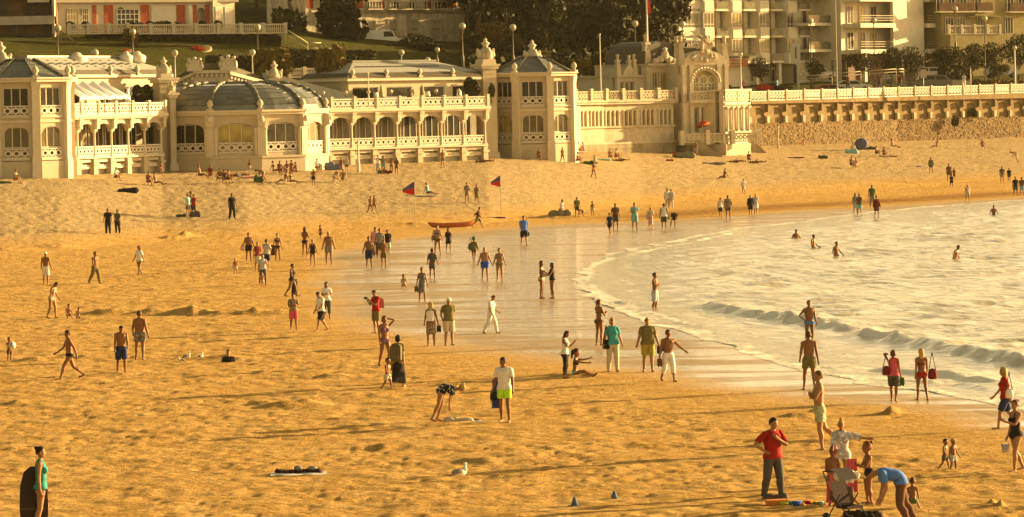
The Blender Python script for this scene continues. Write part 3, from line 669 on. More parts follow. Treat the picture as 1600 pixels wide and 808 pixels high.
# dome: ribs, glazed upper courses and metal lower courses
nr = 7
def dprof(t): ang = t * R(62); return (3.1 + (Rr-.15-3.1) * math.cos(ang * 90/62)), 8.55 + 2.4 * math.sin(ang * 90/62)
gl, ml = MB(), MB()
for kk in range(12):
    a0 = (-40 + 30*kk)*PI/180; a1 = a0 + 30*PI/180
    for j in range(nr):
        r0, z0 = dprof(j/nr); r1, z1 = dprof((j+1)/nr - .015)
        v = []
        for i in range(4):
            aa = a0 + (a1-a0)*i/3; v += [(math.sin(aa)*r0, -math.cos(aa)*r0, z0), (math.sin(aa)*r1, -math.cos(aa)*r1, z1)]
        F = [(2*i, 2*i+2, 2*i+3, 2*i+1) for i in range(3)]
        (gl if (kk >= 1 and j < 4 and kk <= 3) or j >= 5 else ml).add(v, F)
        if True:
            ml.tube((math.sin(a0)*r1*1.003, -math.cos(a0)*r1*1.003, z1+.02), (math.sin(a1)*r1*1.003, -math.cos(a1)*r1*1.003, z1+.02), .05, .05, 4)
gl.build('dome_glazing', M_ROOFG, rt); ml.build('dome_sheeting', M_LEAD, rt)
ribs = MB(); prev = None
for j in range(9):
    r0, z0 = dprof(j/8); p1 = (0, -r0-.06, z0+.05)
    if prev: ribs.tube(prev, p1, .16, .16, 6)
    prev = p1
rme = ribs.mesh('dome_rib', M_LEAD)
for kk in range(12): inst('dome_rib', rme, rt, (0, 0, 0), (-40 + 30*kk)*PI/180)
mb = MB(); mb.lathe([(3.3, 10.9), (3.3, 11.04), (3.0, 11.1)], n=24); mb.build('dome_cap', M_LEAD, rt)
# stepped gable block behind the dome
gb = thing('gabled_block', 'cream block with sloping dentilled parapets and four carved groups, behind the glass dome', 'building', (XD(340, 341), 341, 0), R(8))
def gface(x0, y0, x1, y1, za, zb, bot=8.5):
    d = Vector((x1-x0, y1-y0)); L_ = d.length; rz = math.atan2(d.y, d.x); f = thing('facet', None, None); f.parent = gb; f.location = (x0, y0, 0); f.rotation_euler = (0, 0, rz)
    mb = MB(); mb.prism([(0, bot), (L_, bot), (L_, zb), (0, za)], 0, .4, 'y'); mb.build('gable_wall', M_CREAM, f)
    mb = MB(); mb.prism([(-.1, za), (L_+.1, zb), (L_+.1, zb+.28), (-.1, za+.28)], -.35, .5, 'y'); mb.build('coping', M_TRIM, f)
    n = max(3, int(L_/.42)); dm = MB(); dm.box(-.1, .1, -.2, 0, -.28, 0); me = dm.mesh('dentil', M_TRIM)
    for i in range(n): x = (i+.5)*L_/n; inst('dentil', me, f, (x, 0, za + (zb-za)*x/L_ - .04))
    mb = MB(); mb.prism([(.0, za+.15), (L_, zb+.15), (L_-.6, zb+.9), (.6, za+.9)], .6, 3.5, 'y'); mb.build('roof', M_SLATE, f)
gface(-5.0, .6, -2.1, -2.0, 10.3, 11.75); gface(-2.1, -2.0, .9, -2.0, 11.9, 11.9); gface(.9, -2.0, 5.1, 1.6, 11.75, 10.6)
finial(gb, -2.1, -2.0, 12.1, 2, .98); finial(gb, .85, -2.0, 12.1, 2, 1.08); finial(gb, 5.2, 1.6, 11.0, 1, .78); finial(gb, -4.9, .7, 10.8, 0, 1.2)
mb = MB(); mb.box(-5.4, 5.4, 1.8, 9, 8.5, 11.2); mb.build('core', M_CREAM, gb)
# pale sloped roof right of the dome
mb = MB(); mb.prism([(0, 8.5), (8.5, 8.5), (8.5, 9.6), (.2, 11.9)], 0, 4, 'y'); o = mb.build('sloping_glass_roof', M_SLATE_L, None, (XD(418, 345), 345, 0), R(12)); tag(o, 'pale sloping lean-to roof behind the right side of the glass dome', 'roof')
# awning, parasols, planters on the left terrace
aw = thing('terrace_awning', 'white pleated canvas awning over the left terrace', 'awning', (XD(93, 317), 317, 0), R(50))
mb = MB()
for i in range(5):
    x = i*1.15; mb.add([(x, -2.4, 9.95), (x+.57, -2.4, 10.1), (x+1.15, -2.4, 9.95), (x+1.15, .2, 11.0), (x+.57, .2, 11.3), (x, .2, 11.0)], [(0,1,4,5),(1,2,3,4)])
    mb.add([(x, -2.4, 9.95), (x+.57, -2.4, 10.1), (x+1.15, -2.4, 9.95), (x+1.15, -2.42, 9.7), (x+.57, -2.42, 9.75), (x, -2.42, 9.7)], [(0,1,4,5),(1,2,3,4)])
mb.build('canvas', M_CANVAS, aw)
for i in range(3):
    mb = MB(); mb.tube((i*2.85+.03, -2.4, 8.5), (i*2.85+.03, -2.4, 9.95), .05); mb.build('pole', M_WHITE, aw)
def closed_parasol(px, D, z, m, label):
    t = thing('closed_parasol', label, 'parasol', (XD(px, D), D, z)); mb = MB(); mb.tube((0,0,0), (0,0,.6), .04); mb.lathe([(.14,0),(.16,.04)], n=8); mb.build('pole', M_WHITE, t)
    mb = MB(); mb.lathe([(.10,.5),(.28,.62),(.24,1.3),(.1,1.95),(.02,2.15)], n=9); mb.build('canopy', m, t)
closed_parasol(200, 324, 8.5, M_CANVAS, 'folded white parasol standing on the left terrace')
M_TAN = mat('tan_canvas', (.30, .24, .12), .8, .1, 3)
closed_parasol(596, 348, 8.5, M_TAN, 'folded tan parasol nearer the pale planter on the right terrace')
closed_parasol(660, 351.5, 8.5, M_TAN, 'folded tan parasol in the middle of the right terrace')
# small globe lamps on the terrace balustrade
gm = MB(); gm.lathe([(.07,0),(.05,.1),(.05,.22)], n=6); post_small = gm.mesh('lamp_base', M_IRON)
gm = MB(); gm.ball((0,0,.38), .19, 10, 7); M_GLOBE = mat('globe_glass', (.42, .35, .20), .10, .03, 3, spec=.9); globe_small = gm.mesh('globe', M_GLOBE)
_n = ['leftmost, beside the dome', 'second from the dome', 'third from the dome', 'fourth from the dome', 'third from the right pavilion', 'second from the right pavilion', 'nearest the right pavilion']
for i, s in enumerate(_n):
    bb = tr.matrix_basis; px = 505 + 35.3*i; D = 339.6 + 12*i/7
    t = thing('balustrade_lamp', 'small white globe lamp on the right terrace balustrade, ' + s, 'lamp', (XD(px, D), D, 9.6), 0, 'globe lamps along the terrace balustrade')
    inst('lamp_base', post_small, t); inst('globe', globe_small, t)
# white table lamps on the terrace
tm = MB(); tm.lathe([(.16,0),(.03,.04),(.03,.55)], n=8); tlb = tm.mesh('stand', M_WHITE); tm = MB(); tm.lathe([(.26,.5),(.2,.95)], n=10); tls = tm.mesh('lamp_shade', M_CANVAS)
for px, s in ((589, 'left'), (668, 'middle'), (717, 'right')):
    t = thing('terrace_table_lamp', 'white shaded lamp on the right terrace, the %s one of three' % s, 'lamp', (XD(px, 350), 350 + (px-650)*.04, 9.0), 0, 'shaded lamps on the terrace'); inst('stand', tlb, t); inst('lamp_shade', tls, t)
mb = MB(); mb.box(0, 2.3, 0, .5, 0, 1.05); o = mb.build('planter', mat('pale_planter', (.55, .54, .48), .7), None, (XD(601, 346.5), 346.5, 8.5), R(30)); tag(o, 'long pale planter box on the right terrace behind the balustrade', 'planter')
# yellow and grey bins under the last arch, curved handrail
def bin_(px, py, m, label, D=None, h=1.15, w=.7):
    g = G(px, py); t = thing('wheelie_bin', label, 'bin', g)
    mb = MB(); mb.wedge(-w/2+.06, w/2-.06, -w/2+.06, w/2-.06, 0, h*.86, -.06, -.06); mb.build('body', m, t)
    mb = MB(); mb.wedge(-w/2-.03, w/2+.03, -w/2-.03, w/2+.03, h*.86, h, .06, .1); mb.build('lid', m, t)
bin_(741, 246.5, mat('yellow_plastic', (.66, .42, .04), .5), 'yellow rubbish bin under the last arch of the right gallery'); bin_(748, 246.3, mat('grey_plastic', (.25, .25, .23), .5), 'grey rubbish bin beside the yellow one under the last arch')
# ---------------------------------------------------------------- old stone bath house (three stretches + corner pavilion)
def stone_run(name, label, p0, D0, p1, D1, groups, zbase, ztop=8.9, zmid=4.4, per=3, bal=True, win_z=(6.25, 7.75)):
    t, L = section(name, label, 'building', p0, D0, p1, D1)
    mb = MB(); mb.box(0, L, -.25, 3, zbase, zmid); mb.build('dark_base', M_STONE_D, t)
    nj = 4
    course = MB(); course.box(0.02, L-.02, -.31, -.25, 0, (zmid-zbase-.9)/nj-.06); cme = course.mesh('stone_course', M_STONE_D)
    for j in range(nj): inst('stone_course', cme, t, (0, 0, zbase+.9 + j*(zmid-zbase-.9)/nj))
    ops = []; g = L / groups; ww = g * .74 / per
    for i in range(groups):
        for q in range(per): ops.append((i*g + g*.13 + (q+.5)*g*.74/per, ww-.28, *win_z, 0))
    mb = MB(); mb.wall(0, L, zmid, ztop-.5, 0, .5, ops); mb.box(0, L, .9, 3, zmid, ztop-.5); mb.build('wall', M_STONE, t)
    for o in ops: window(t, o[0], .3, win_z[0], o[1], win_z[1]-win_z[0], nv=1, glass=M_GLASS2 if random.random() < .5 else M_GLASS)
    pm = MB(); pm.box(-.07, .07, -.1, 0, win_z[0], win_z[1]); pm.box(-.12, .12, -.15, 0, win_z[1]-.12, win_z[1]+.05); pme = pm.mesh('colonnette', M_TRIM)
    for i in range(groups):
        for q in range(per + 1): inst('colonnette', pme, t, (i*g + g*.13 + q*g*.74/per, 0, 0))
    mb = MB(); mb.box(-.1, L+.1, -.22, 0, win_z[0]-.22, win_z[0]-.05); mb.box(-.1, L+.1, -.3, 0, zmid-.02, zmid+.2); mb.box(-.15, L+.15, -.45, .4, ztop-.5, ztop-.28); mb.box(-.2, L+.2, -.6, .5, ztop-.278, ztop-.1); mb.build('cornice', M_STONE, t)
    if bal:
        n = max(2, round(L / 2.6)); b = L / n
        pp = MB(); pp.box(-.2, .2, -.5, -.1, ztop-.1, ztop+.95); pp.wedge(-.25, .25, -.55, -.05, ztop+.95, ztop+1.1, .08, .08); ppm = pp.mesh('parapet_pier', M_STONE)
        for i in range(n+1): inst('parapet_pier', ppm, t, (i*b, 0, 0))
        for i in range(n): lattice(t, i*b+.2, -.3, ztop-.1, b-.4, .95, 4, 1, m=M_STONE)
    return t, L
s1, L1 = stone_run('stone_bath_house', 'low grey weathered stone front with slit windows and parapet, just right of the cream pavilion', 895, 381, 943, 385, 2, 1.5, per=3)
s2, L2 = stone_run('stone_bath_house', 'long grey stone front with slit windows and a figured parapet, left of the corner turret', 942, 385, 1052, 392, 4, 1.5, per=3)
# upper storey set back, with roof
u2, UL = section('stone_upper_storey', 'set-back carved stone storey with arched mansard roof above the long stone front', 'building', 965, 392, 1062, 397)
mb = MB(); ops = [(UL*x, .52, 9.5, 10.7, 0) for x in (.08, .16, .24)] + [(UL*x, .85, 9.4, 11.6, 0) for x in (.56, .70, .84, .95)]
mb.wall(0, UL*.42, 8.8, 11.1, 0, .4, ops[:3]); mb.wall(UL*.42, UL, 8.8, 12.2, -.6, .4, ops[3:-1]); mb.box(0, UL, .8, 8, 8.8, 11.1); mb.box(UL*.42, UL, .8, 8, 11.1, 12.2); mb.build('wall', M_TRIM, u2)
for o in ops[:3]: window(u2, o[0], .2, o[2], o[1], o[3]-o[2], nv=1, glass=M_GLASS2)
for o in ops[3:-1]: window(u2, o[0], -.3, o[2], o[1], o[3]-o[2], nv=2, glass=M_GLASSW)
mb = MB(); mb.box(-.2, UL*.42, -.3, 8, 11.1, 11.35); mb.box(UL*.42-.1, UL+.2, -.9, 8, 12.2, 12.5); mb.build('cornice', M_STONE, u2)
def arch_roof(t, x0, x1, y0, y1, z0, h, m, name='roof'):
    mb = MB(); n = 8; pts = []
    for i in range(n+1):
        a = PI*i/n; pts.append(((x0+x1)/2 - (x1-x0)/2*math.cos(a)**1, z0 + h*math.sin(a)**.7))
    mb.prism(pts, y0, y1, 'y'); return mb.build(name, m, t)
arch_roof(u2, UL*.40, UL*1.0, -.3, 6, 12.5, 2.3, M_SLATE)
mb = MB(); n = 6; mb.prism([(UL*.07 + UL*.22*i/n, 11.35 + .95*math.sin(PI*i/n)) for i in range(n+1)], -.2, .2, 'y'); mb.build('small_pediment', M_SCULPT, u2)
mb = MB(); c = UL*.70
for q, r_, z_ in ((-1.2,.45,.2),(-.6,.5,.4),(0,.6,.8),(.6,.5,.4),(1.2,.45,.2),(0,.3,1.4)): mb.ball((c+q, -.7, 12.5+z_), (r_, .25, r_*.8), 7, 5, .15)
mb.build('carved_crest', M_SCULPT, u2)
ch = MB(); ch.wedge(-.32, .32, -.32, .32, 0, 1.5, .14, .14); ch.box(-.26, .26, -.26, .26, 1.5, 1.7); ch.lathe([(.2,1.7),(.14,2.0),(.2,2.1),(.18,2.3)], n=8); chm = ch.mesh('chimney', M_STONE)
for x, z_, s_ in ((.01,11.3,.95),(.19,11.3,.9),(.27,11.3,.95),(.47,12.4,1.35)): inst('chimney', chm, u2, (UL*x, 0, z_), 0, scale=s_)
# corner turret with the arched window
ct, CL = section('stone_corner_turret', 'ornate stone corner block with a large arched window, balcony and curved carved gable', 'building', 1062, 392.5, 1132, 395)
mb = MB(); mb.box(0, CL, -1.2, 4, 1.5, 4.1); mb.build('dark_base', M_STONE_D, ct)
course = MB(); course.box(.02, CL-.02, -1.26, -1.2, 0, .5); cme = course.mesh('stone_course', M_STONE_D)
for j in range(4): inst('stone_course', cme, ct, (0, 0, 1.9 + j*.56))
mb = MB(); mb.wall(0, CL, 4.1, 8.4, -.6, -.1, [(CL*.30, .6, 5.3, 7.9, 0), (CL*.5, .9, 5.3, 7.9, 0), (CL*.70, .6, 5.3, 7.9, 0)])
mb.wall(.2, CL-.2, 8.4, 12.6, -.5, 0, [(CL*.5, 2.8, 9.45, 10.45, 1.2)], 14)
mb.box(.2, CL-.2, .6, 4, 4.1, 12.4); mb.build('wall', M_TRIM, ct)
mb = MB(); n = 12; mb.prism([(.1, 12.2), (CL-.1, 12.2)] + [(CL/2 + (CL/2-.1)*math.cos(PI*i/n), 12.2 + 1.5*math.sin(PI*i/n)**.8) for i in range(1, n)], -.75, .5, 'y'); mb.build('curved_gable', M_TRIM, ct)
ar = MB()
for r_, y_ in ((1.72, -.8), (1.46, -.72)):
    for i in range(14):
        a0, a1 = PI*i/14, PI*(i+1)/14; ar.tube((CL/2 + r_*math.cos(a0), y_, 10.45 + r_*.88*math.sin(a0)), (CL/2 + r_*math.cos(a1), y_, 10.45 + r_*.88*math.sin(a1)), .09, .09, 5)
ar.build('arch_moulding', M_TRIM, ct)
window(ct, CL*.30, -.3, 5.3, .6, 2.6, nv=1, glass=M_GLASS2); window(ct, CL*.5, -.3, 5.3, .9, 2.6, nv=2, glass=M_DARK); window(ct, CL*.70, -.3, 5.3, .6, 2.6, nv=1, glass=M_GLASS2)
mb = MB(); mb.box(-1.5+CL/2, 1.5+CL/2, -.2, -.15, 9.3, 11.9); mb.build('arched_pane', M_GLASSW, ct)
for dx, w_ in ((-.92, .8), (0, .9), (.92, .8)):
    f = MB(); 
    for s_ in (-1, 1): f.box(CL/2+dx+s_*w_/2-.05, CL/2+dx+s_*w_/2+.05, -.3, -.2, 9.2, 10.7)
    f.ring(CL/2+dx, 10.7, w_/2+.05, w_/2-.06, -.32, -.2, 12); f.box(CL/2+dx-.03, CL/2+dx+.03, -.3, -.21, 9.2, 11.1); f.box(CL/2+dx-w_/2, CL/2+dx+w_/2, -.29, -.21, 10.0, 10.08)
    f.build('arched_window_frame', M_WHITE, ct)
mb = MB(); mb.box(.3, CL-.3, -1.5, -.5, 8.35, 8.6); mb.build('balcony_slab', M_TRIM, ct); lattice(ct, .35, -1.4, 8.6, CL-.7, .95, 6, 1, m=M_TRIM)
mb = MB()
rq = random.Random(5)
for i in range(46):
    h_ = rq.random(); w_ = 1.75*(1-h_)**.7; q = rq.uniform(-w_, w_); r_ = rq.uniform(.10, .24); mb.ball((CL/2+q, -.85+rq.uniform(-.1, .1), 12.7+2.4*h_), (r_, .3, r_*rq.uniform(.8, 1.8)), 6, 5, .25)
mb.wedge(CL/2-.5, CL/2+.5, -.95, -.5, 12.9, 14.4, .15, .02); mb.wedge(CL/2-1.5, CL/2+1.5, -.9, -.5, 12.6, 13.5, .6, .02)
mb.build('carved_crest', M_SCULPT, ct)
pm = MB(); pm.box(-.22, .22, -.8, -.4, 4.1, 12.3); pm.box(-.3, .3, -.86, -.4, 12.0, 12.3); pm.box(-.3, .3, -.9, -.4, 8.0, 8.4); pme = pm.mesh('pilaster', M_TRIM)
for x in (.15, CL*.19, CL*.81, CL-.15): inst('pilaster', pme, ct, (x, 0, 0))
for x in (0.0, CL-.1): inst('chimney', chm, ct, (x, -.3, 12.3), 0, scale=1.25)
mb = MB(); mb.box(-.2, CL+.2, -.85, -.1, 8.1, 8.34); mb.build('string_course', M_TRIM, ct)
mb = MB(); mb.box(-.1, CL+.1, -1.4, -.6, 4.1, 4.3); mb.build('platform_edge', M_TRIM, ct)
bp_ = thing('stone_porch_balustrade', 'pale stone balustrade and piers on the platform in front of the corner turret', 'balustrade', (XD(1062, 390.5), 390.5, 4.1), math.atan2(2.0, 4.5))
for i in range(3): lattice(bp_, .2 + i*2.9, -.3, .2, 2.5, .95, 5, 1, m=M_TRIM)
pp = MB(); pp.box(-.22, .22, -.5, 0, 0, 1.3); pp.wedge(-.28, .28, -.56, .06, 1.3, 1.48, .1, .1); ppm = pp.mesh('pier', M_TRIM)
for i in range(4): inst('pier', ppm, bp_, (i*2.9, 0, 0))
# bay on the right with three slit windows
bt, BL = section('stone_bay', 'pale lit stone bay with three slim windows at the right end of the bath house', 'building', 1130, 392, 1168, 396)
mb = MB(); ops = [(BL*x, .42, 5.6, 7.7, 0) for x in (.22, .42, .62)]
mb.wall(0, BL, 4.1, 9.5, 0, .5, ops); mb.box(0, BL, 1, 4, 4.1, 9.5); mb.build('wall', M_TRIM, bt)
for o in ops: window(bt, o[0], .3, 5.6, .42, 2.1, nv=1, glass=M_GLASS2)
mb = MB(); mb.box(-.1, BL+.1, -.2, 4, 1.5, 4.1); mb.build('dark_base', M_STONE, bt)
course = MB(); course.box(0, BL, -.27, -.2, 0, .5); cme = course.mesh('stone_course', M_STONE)
for j in range(4): inst('stone_course', cme, bt, (0, 0, 1.9 + j*.56))
for b_ in ((-.15, .15, .3, 0, 8.1, 8.34), (-.15, .15, .3, 0, 5.15, 5.35), (-.2, .2, .4, 4.2, 9.5, 9.7)): mb = MB(); mb.box(b_[0], BL+b_[1], -b_[2], b_[3], b_[4], b_[5]); mb.build('string_course', M_TRIM, bt)
for i in range(2): lattice(bt, .1+i*BL/2, -.2, 8.5, BL/2-.2, .95, 3, 1, m=M_TRIM)
cmb = column_mesh(.13, 2.6)
for x in (.1, .32, .52, .74, .97): inst('column', cmb, bt, (BL*x, -.15, 5.35))
# mansard with iron crown
dm = thing('crown_roof', 'dark curved roof with white ironwork crown above the stone corner', 'roof', (XD(1078, 399), 399, 12.5), R(8))
mb = MB(); mb.wedge(-3.6, 3.6, -2, 4, -1.5, 1.6, 1.0, .8); mb.build('slate_body', M_SLATE, dm)
cr = MB()
for i in range(4):
    x = -1.5 + i; cr.tube((x-.5, -1.2, 1.6), (x, -1.2, 2.3), .06); cr.tube((x+.5, -1.2, 1.6), (x, -1.2, 2.3), .06)
cr.tube((-2.1,-1.2,2.3), (2.1,-1.2,2.3), .07); cr.tube((-2.1,-1.2,1.62), (2.1,-1.2,1.62), .07)
for s_ in (-1, 1): cr.tube((s_*2.1,-1.2,2.3), (0,-1.2,3.3), .06); cr.tube((s_*1.0,-1.2,2.3), (0,-1.2,2.95), .05)
cr.build('iron_crown', M_WHITE, dm)
for x in (-1.8, 1.6): inst('chimney', chm, dm, (x, -2.6, -.2), 0, scale=1.3)
# stairs down to the sand and red parasol
def stairs(px0, py0, z0, D, run, rise, n, w, label, rz=0.0):
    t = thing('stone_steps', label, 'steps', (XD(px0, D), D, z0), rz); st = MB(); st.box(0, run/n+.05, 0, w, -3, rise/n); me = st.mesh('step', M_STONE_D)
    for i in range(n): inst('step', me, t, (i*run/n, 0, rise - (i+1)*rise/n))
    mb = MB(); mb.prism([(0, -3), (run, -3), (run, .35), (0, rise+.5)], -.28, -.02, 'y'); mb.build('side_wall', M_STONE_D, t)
stairs(1168, 238, 2.5, 400, 2.0, 1.9, 9, 2.5, 'dark stone steps running down to the sand right of the bath house')
stairs(1088, 238, 2.2, 389.8, 3.0, 2.0, 9, 1.2, 'narrow stone steps with a handrail in front of the corner turret')
t = thing('red_parasol', 'open red parasol leaning on the stone platform by the turret door', 'parasol', W(1098, 193, 391), 0)
mb = MB(); mb.lathe([(.75, -.2), (.5, .05), (.25, .2), (.03, .28)], n=10); mb.build('canopy', mat('red_canvas', (.40, .07, .02), .8), t, rot=(R(-15), R(-18), 0))
mb = MB(); mb.tube((0, 0, .3), (0, .1, -1.5), .03); mb.build('pole', M_WHITE, t)
# ---------------------------------------------------------------- sea wall and promenade
M_RUB = mat('rubble_stone', (.205, .145, .07), .95, .35, 1.6, bump=.12, bscale=2.6, stain=(.18, .12, .05), stain_amt=.6, zs=2.2)  # the wall's half shade is put into the rubble and arcade stone colours
M_ARC = mat('arcade_shadow_stone', (.21, .155, .075), .95, .2, 1.5, bump=.05, bscale=3)
wpts = [(1168, 412), (1280, 421), (1400, 432), (1600, 448), (1900, 470)]
sw = thing('sea_wall', 'long rubble sea wall with blind arches and white patterned balustrade above the sand', 'sea wall', (XD(1168, 412), 412, 0)); off = Vector(sw.location)
rnd = random.Random(3); panels = []
ZT = 8.75
for (pa, Da), (pb, Db) in zip(wpts[:-1], wpts[1:]):
    a = Vector((XD(pa, Da), Da)); b = Vector((XD(pb, Db), Db)); d = b - a; L_ = d.length; rz = math.atan2(d.y, d.x)
    zt0, zt1 = ZT + (XD(pa, Da)-25)*.009, ZT + (XD(pb, Db)-25)*.009
    f = thing('wall_stretch', None, None); f.parent = sw; f.location = (a.x-off.x, a.y-off.y, 0); f.rotation_euler = (0, 0, rz)
    mb = MB(); mb.box(0, L_, .0, 1.5, 1.5, 6.0); mb.build('rubble_wall', M_RUB, f)
    # rubble stones standing proud (too small to tell one from another)
    mb = MB(); x = 0
    for row in range(20):
        z = 2.2 + row*.195; x = rnd.uniform(0, .5)
        while x < L_-.6:
            w_ = rnd.uniform(.22, .6)
            if rnd.random() < .8: mb.wedge(x, x+w_-.05, -rnd.uniform(.02, .08), .02, z, z+.15, .03, .0)
            x += w_
    tag(mb.build('rubble_courses', M_RUB, f), kind='stuff')
    n = max(1, round(L_/2.9)); bb = L_/n
    mb = MB(); mb.wall(0, L_, 6.0, 8.1, -.05, .10, [((i+.5)*bb, bb-.35, 6.02, 6.5, 1.2) for i in range(n)], 8); mb.box(0, L_, .12, 1.5, 6.0, 8.1); mb.build('blind_arcade', M_ARC, f)
    cm2 = MB(); cm2.wedge(-.17, .17, -.35, -.05, 6.05, 6.75, -.03, 0); cme = cm2.mesh('corbel', M_STONE)
    bm2 = MB(); bm2.wedge(-.14, .14, -.42, -.05, 7.2, 7.98, 0, -.02); bme = bm2.mesh('bracket', M_ARC)
    for i in range(n): inst('corbel', cme, f, (i*bb, 0, 0)); inst('bracket', bme, f, (i*bb, 0, 0))
    mb = MB(); mb.prism([(0, 8.1), (L_, 8.1), (L_, zt1-.35), (0, zt0-.35)], -.55, 1.5, 'y'); mb.build('walkway_edge', M_ARC, f)
    for i in range(n):
        zz = zt0 + (zt1-zt0)*(i+.5)/n - .35
        lattice(f, i*bb+.16, -.35, zz, bb-.32, 1.05, 5, 1, m=M_WHITE)
        pm = MB() if i == 0 else None
        if i == 0: pm.box(-.13, .13, -.48, -.2, 0, 1.12); pm.wedge(-.15, .15, -.5, -.18, 1.12, 1.2, .04, .04); pme = pm.mesh('balustrade_pier', M_STONE)
        inst('balustrade_pier', pme, f, (i*bb, 0, zz-.02))
# greenery clinging to the wall is added with the plants
mb = MB()
pr_pts = [(-60, 326), (-60, 700), (260, 700), (260, 560)] + [(XD(p, D), D+.6) for p, D in wpts[::-1]] + [(XD(1060, 400), 401), (XD(945, 394), 395), (XD(890, 372), 376), (XD(760, 363), 366), (XD(515, 350), 352), (XD(400, 345), 348), (XD(262, 342), 340), (XD(95, 322), 326)]
mb.prism(pr_pts, 2.0, 8.3); tag(mb.build('promenade', mat('promenade_paving', (.34, .30, .22), .85, .12, .8)), kind='structure')
# ---------------------------------------------------------------- hillside behind
def hill_z(x, y):
    u = 800 + FPX * x / y
    left = np.interp(u, [-800, 0, 120, 440, 520, 720, 900, 1040, 1100, 1300, 2600], [1, 1, 1, 1, .9, .8, .75, .7, 0, 0, 0])
    y0 = np.interp(u, [0, 250, 510, 760, 900, 1050, 1200], [352, 362, 372, 384, 402, 414, 430])
    t = np.clip((y - y0) / 60, 0, 1.0)
    rise = np.interp(t, [0, .15, .55, .75, 1], [0, .8, 6.0, 8.0, 9.5]) * left
    t2 = np.clip((y - np.interp(u, [0, 450, 500, 720, 730, 1050], [430, 440, 470, 470, 430, 440])) / 90, 0, 1)
    woods = 17 * t2 * np.interp(u, [-800, 450, 760, 1050, 1110, 1300], [1, 1, 1, 1, .3, .3])
    return 8.25 + rise + woods + (vnoise(x * .2, y * .2, 91) - .5) * .4 * left
xs = np.linspace(-160, 150, 160); yy = np.linspace(345, 620, 150); Xh, Yh = np.meshgrid(xs, yy)
Zh = hill_z(Xh, Yh)
front_y = np.interp(800 + FPX * Xh / Yh, [-2000, 0, 95, 262, 400, 515, 760, 900, 1060, 1168, 1600, 3000], [330, 335, 338, 352, 360, 366, 376, 392, 408, 418, 455, 560])
Zh = np.where(Yh < front_y, -1.1, Zh + .06)
M_GRASS = mat('lawn_grass', (.060, .060, .010), .95, .4, 1.5, bump=.05, bscale=6, spec=.05)
me = grid_mesh('hillside', Xh, Yh, Zh, M_GRASS, {})
tag(inst('hillside', me), kind='structure')
def HZ(x, y): return float(hill_z(np.float64(x), np.float64(y)))
def HP(px, py, d0=372):        # where the sight line meets the hillside
    r = ray(px, py); t = float(d0)
    while t < 600 and CH + r.z * t > HZ(r.x * t, t): t += .5
    return Vector((r.x * t, t, CH + r.z * t))
M_LEAF = mat('dark_foliage', (.034, .036, .010), .8, .5, 1.2, spec=.15)  # leaf colour darkened to stand for the deep shade on the slope
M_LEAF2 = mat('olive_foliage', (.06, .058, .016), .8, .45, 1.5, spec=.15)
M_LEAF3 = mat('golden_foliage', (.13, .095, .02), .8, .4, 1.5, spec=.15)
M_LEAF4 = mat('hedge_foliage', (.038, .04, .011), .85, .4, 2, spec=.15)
M_BARK = mat('bark', (.12, .085, .05), .9, .3, 4, bump=.02)
M_FLOWER = mat('red_flowers', (.42, .045, .02), .8, .4, 6)
def leaf_cloud(name, m, rx, ry, rz, n, leaf, lobes=9, seed=0, fill=.55):
    g = np.random.default_rng(seed); C_ = []
    for i in range(lobes):
        d = g.normal(size=3); d /= np.linalg.norm(d); C_.append((d * (rx*.55, ry*.55, rz*.55), g.uniform(.35, .6)))
    C_.append((np.zeros(3), .7))
    k = g.integers(0, len(C_), n); d = g.normal(size=(n, 3)); d /= np.linalg.norm(d, axis=1)[:, None]
    rr = g.uniform(fill, 1.0, n) ** .6
    cen = np.array([c[0] for c in C_])[k]; rad = np.array([c[1] for c in C_])[k]
    p = cen + d * (rr * rad)[:, None] * np.array([rx, ry, rz]); p[:, 2] += rz
    a = g.normal(size=(n, 3)); a /= np.linalg.norm(a, axis=1)[:, None]; b = np.cross(a, g.normal(size=(n, 3))); b /= np.linalg.norm(b, axis=1)[:, None] + 1e-9
    s = leaf * g.uniform(.6, 1.3, n)[:, None]
    v = np.stack([p - a*s, p + b*s*.6, p + a*s, p - b*s*.6], 1).reshape(-1, 3)
    me = bpy.data.meshes.new(name); me.vertices.add(len(v)); me.vertices.foreach_set('co', v.ravel())
    me.loops.add(4*n); me.loops.foreach_set('vertex_index', np.arange(4*n, dtype=np.int32)); me.polygons.add(n); me.polygons.foreach_set('loop_start', np.arange(0, 4*n, 4, dtype=np.int32))
    me.update(calc_edges=True); me.materials.append(m); return me
def trunk_mesh(h, r, seed=0, limbs=5, spread=1.6):
    g = random.Random(seed); mb = MB(); prev = Vector((0, 0, -.4)); n = 5
    for i in range(n):
        q = Vector((g.uniform(-.12, .12)*i, g.uniform(-.12, .12)*i, h*(i+1)/n)); mb.tube(prev, q, r*(1-i*.12), r*(1-(i+1)*.12), 7); prev = q
    for i in range(limbs):
        a = 2*PI*i/limbs + g.random(); z = h*g.uniform(.55, .95); e = Vector((math.cos(a)*spread, math.sin(a)*spread, h*g.uniform(1.05, 1.5)))
        mb.tube((0, 0, z), e, r*.4, r*.12, 5)
    return mb.mesh('trunk', M_BARK)
WOOD = [leaf_cloud('crown', m_, 3.4, 3.2, rz_, 2600, .30, 12, 100+i) for i, (m_, rz_) in enumerate([(M_LEAF, 3.4), (M_LEAF, 4.4), (M_LEAF2, 3.0), (M_LEAF, 3.0)])]
TRK = [trunk_mesh(4.0, .28, 3), trunk_mesh(5.0, .24, 4)]
_r = random.Random(11)
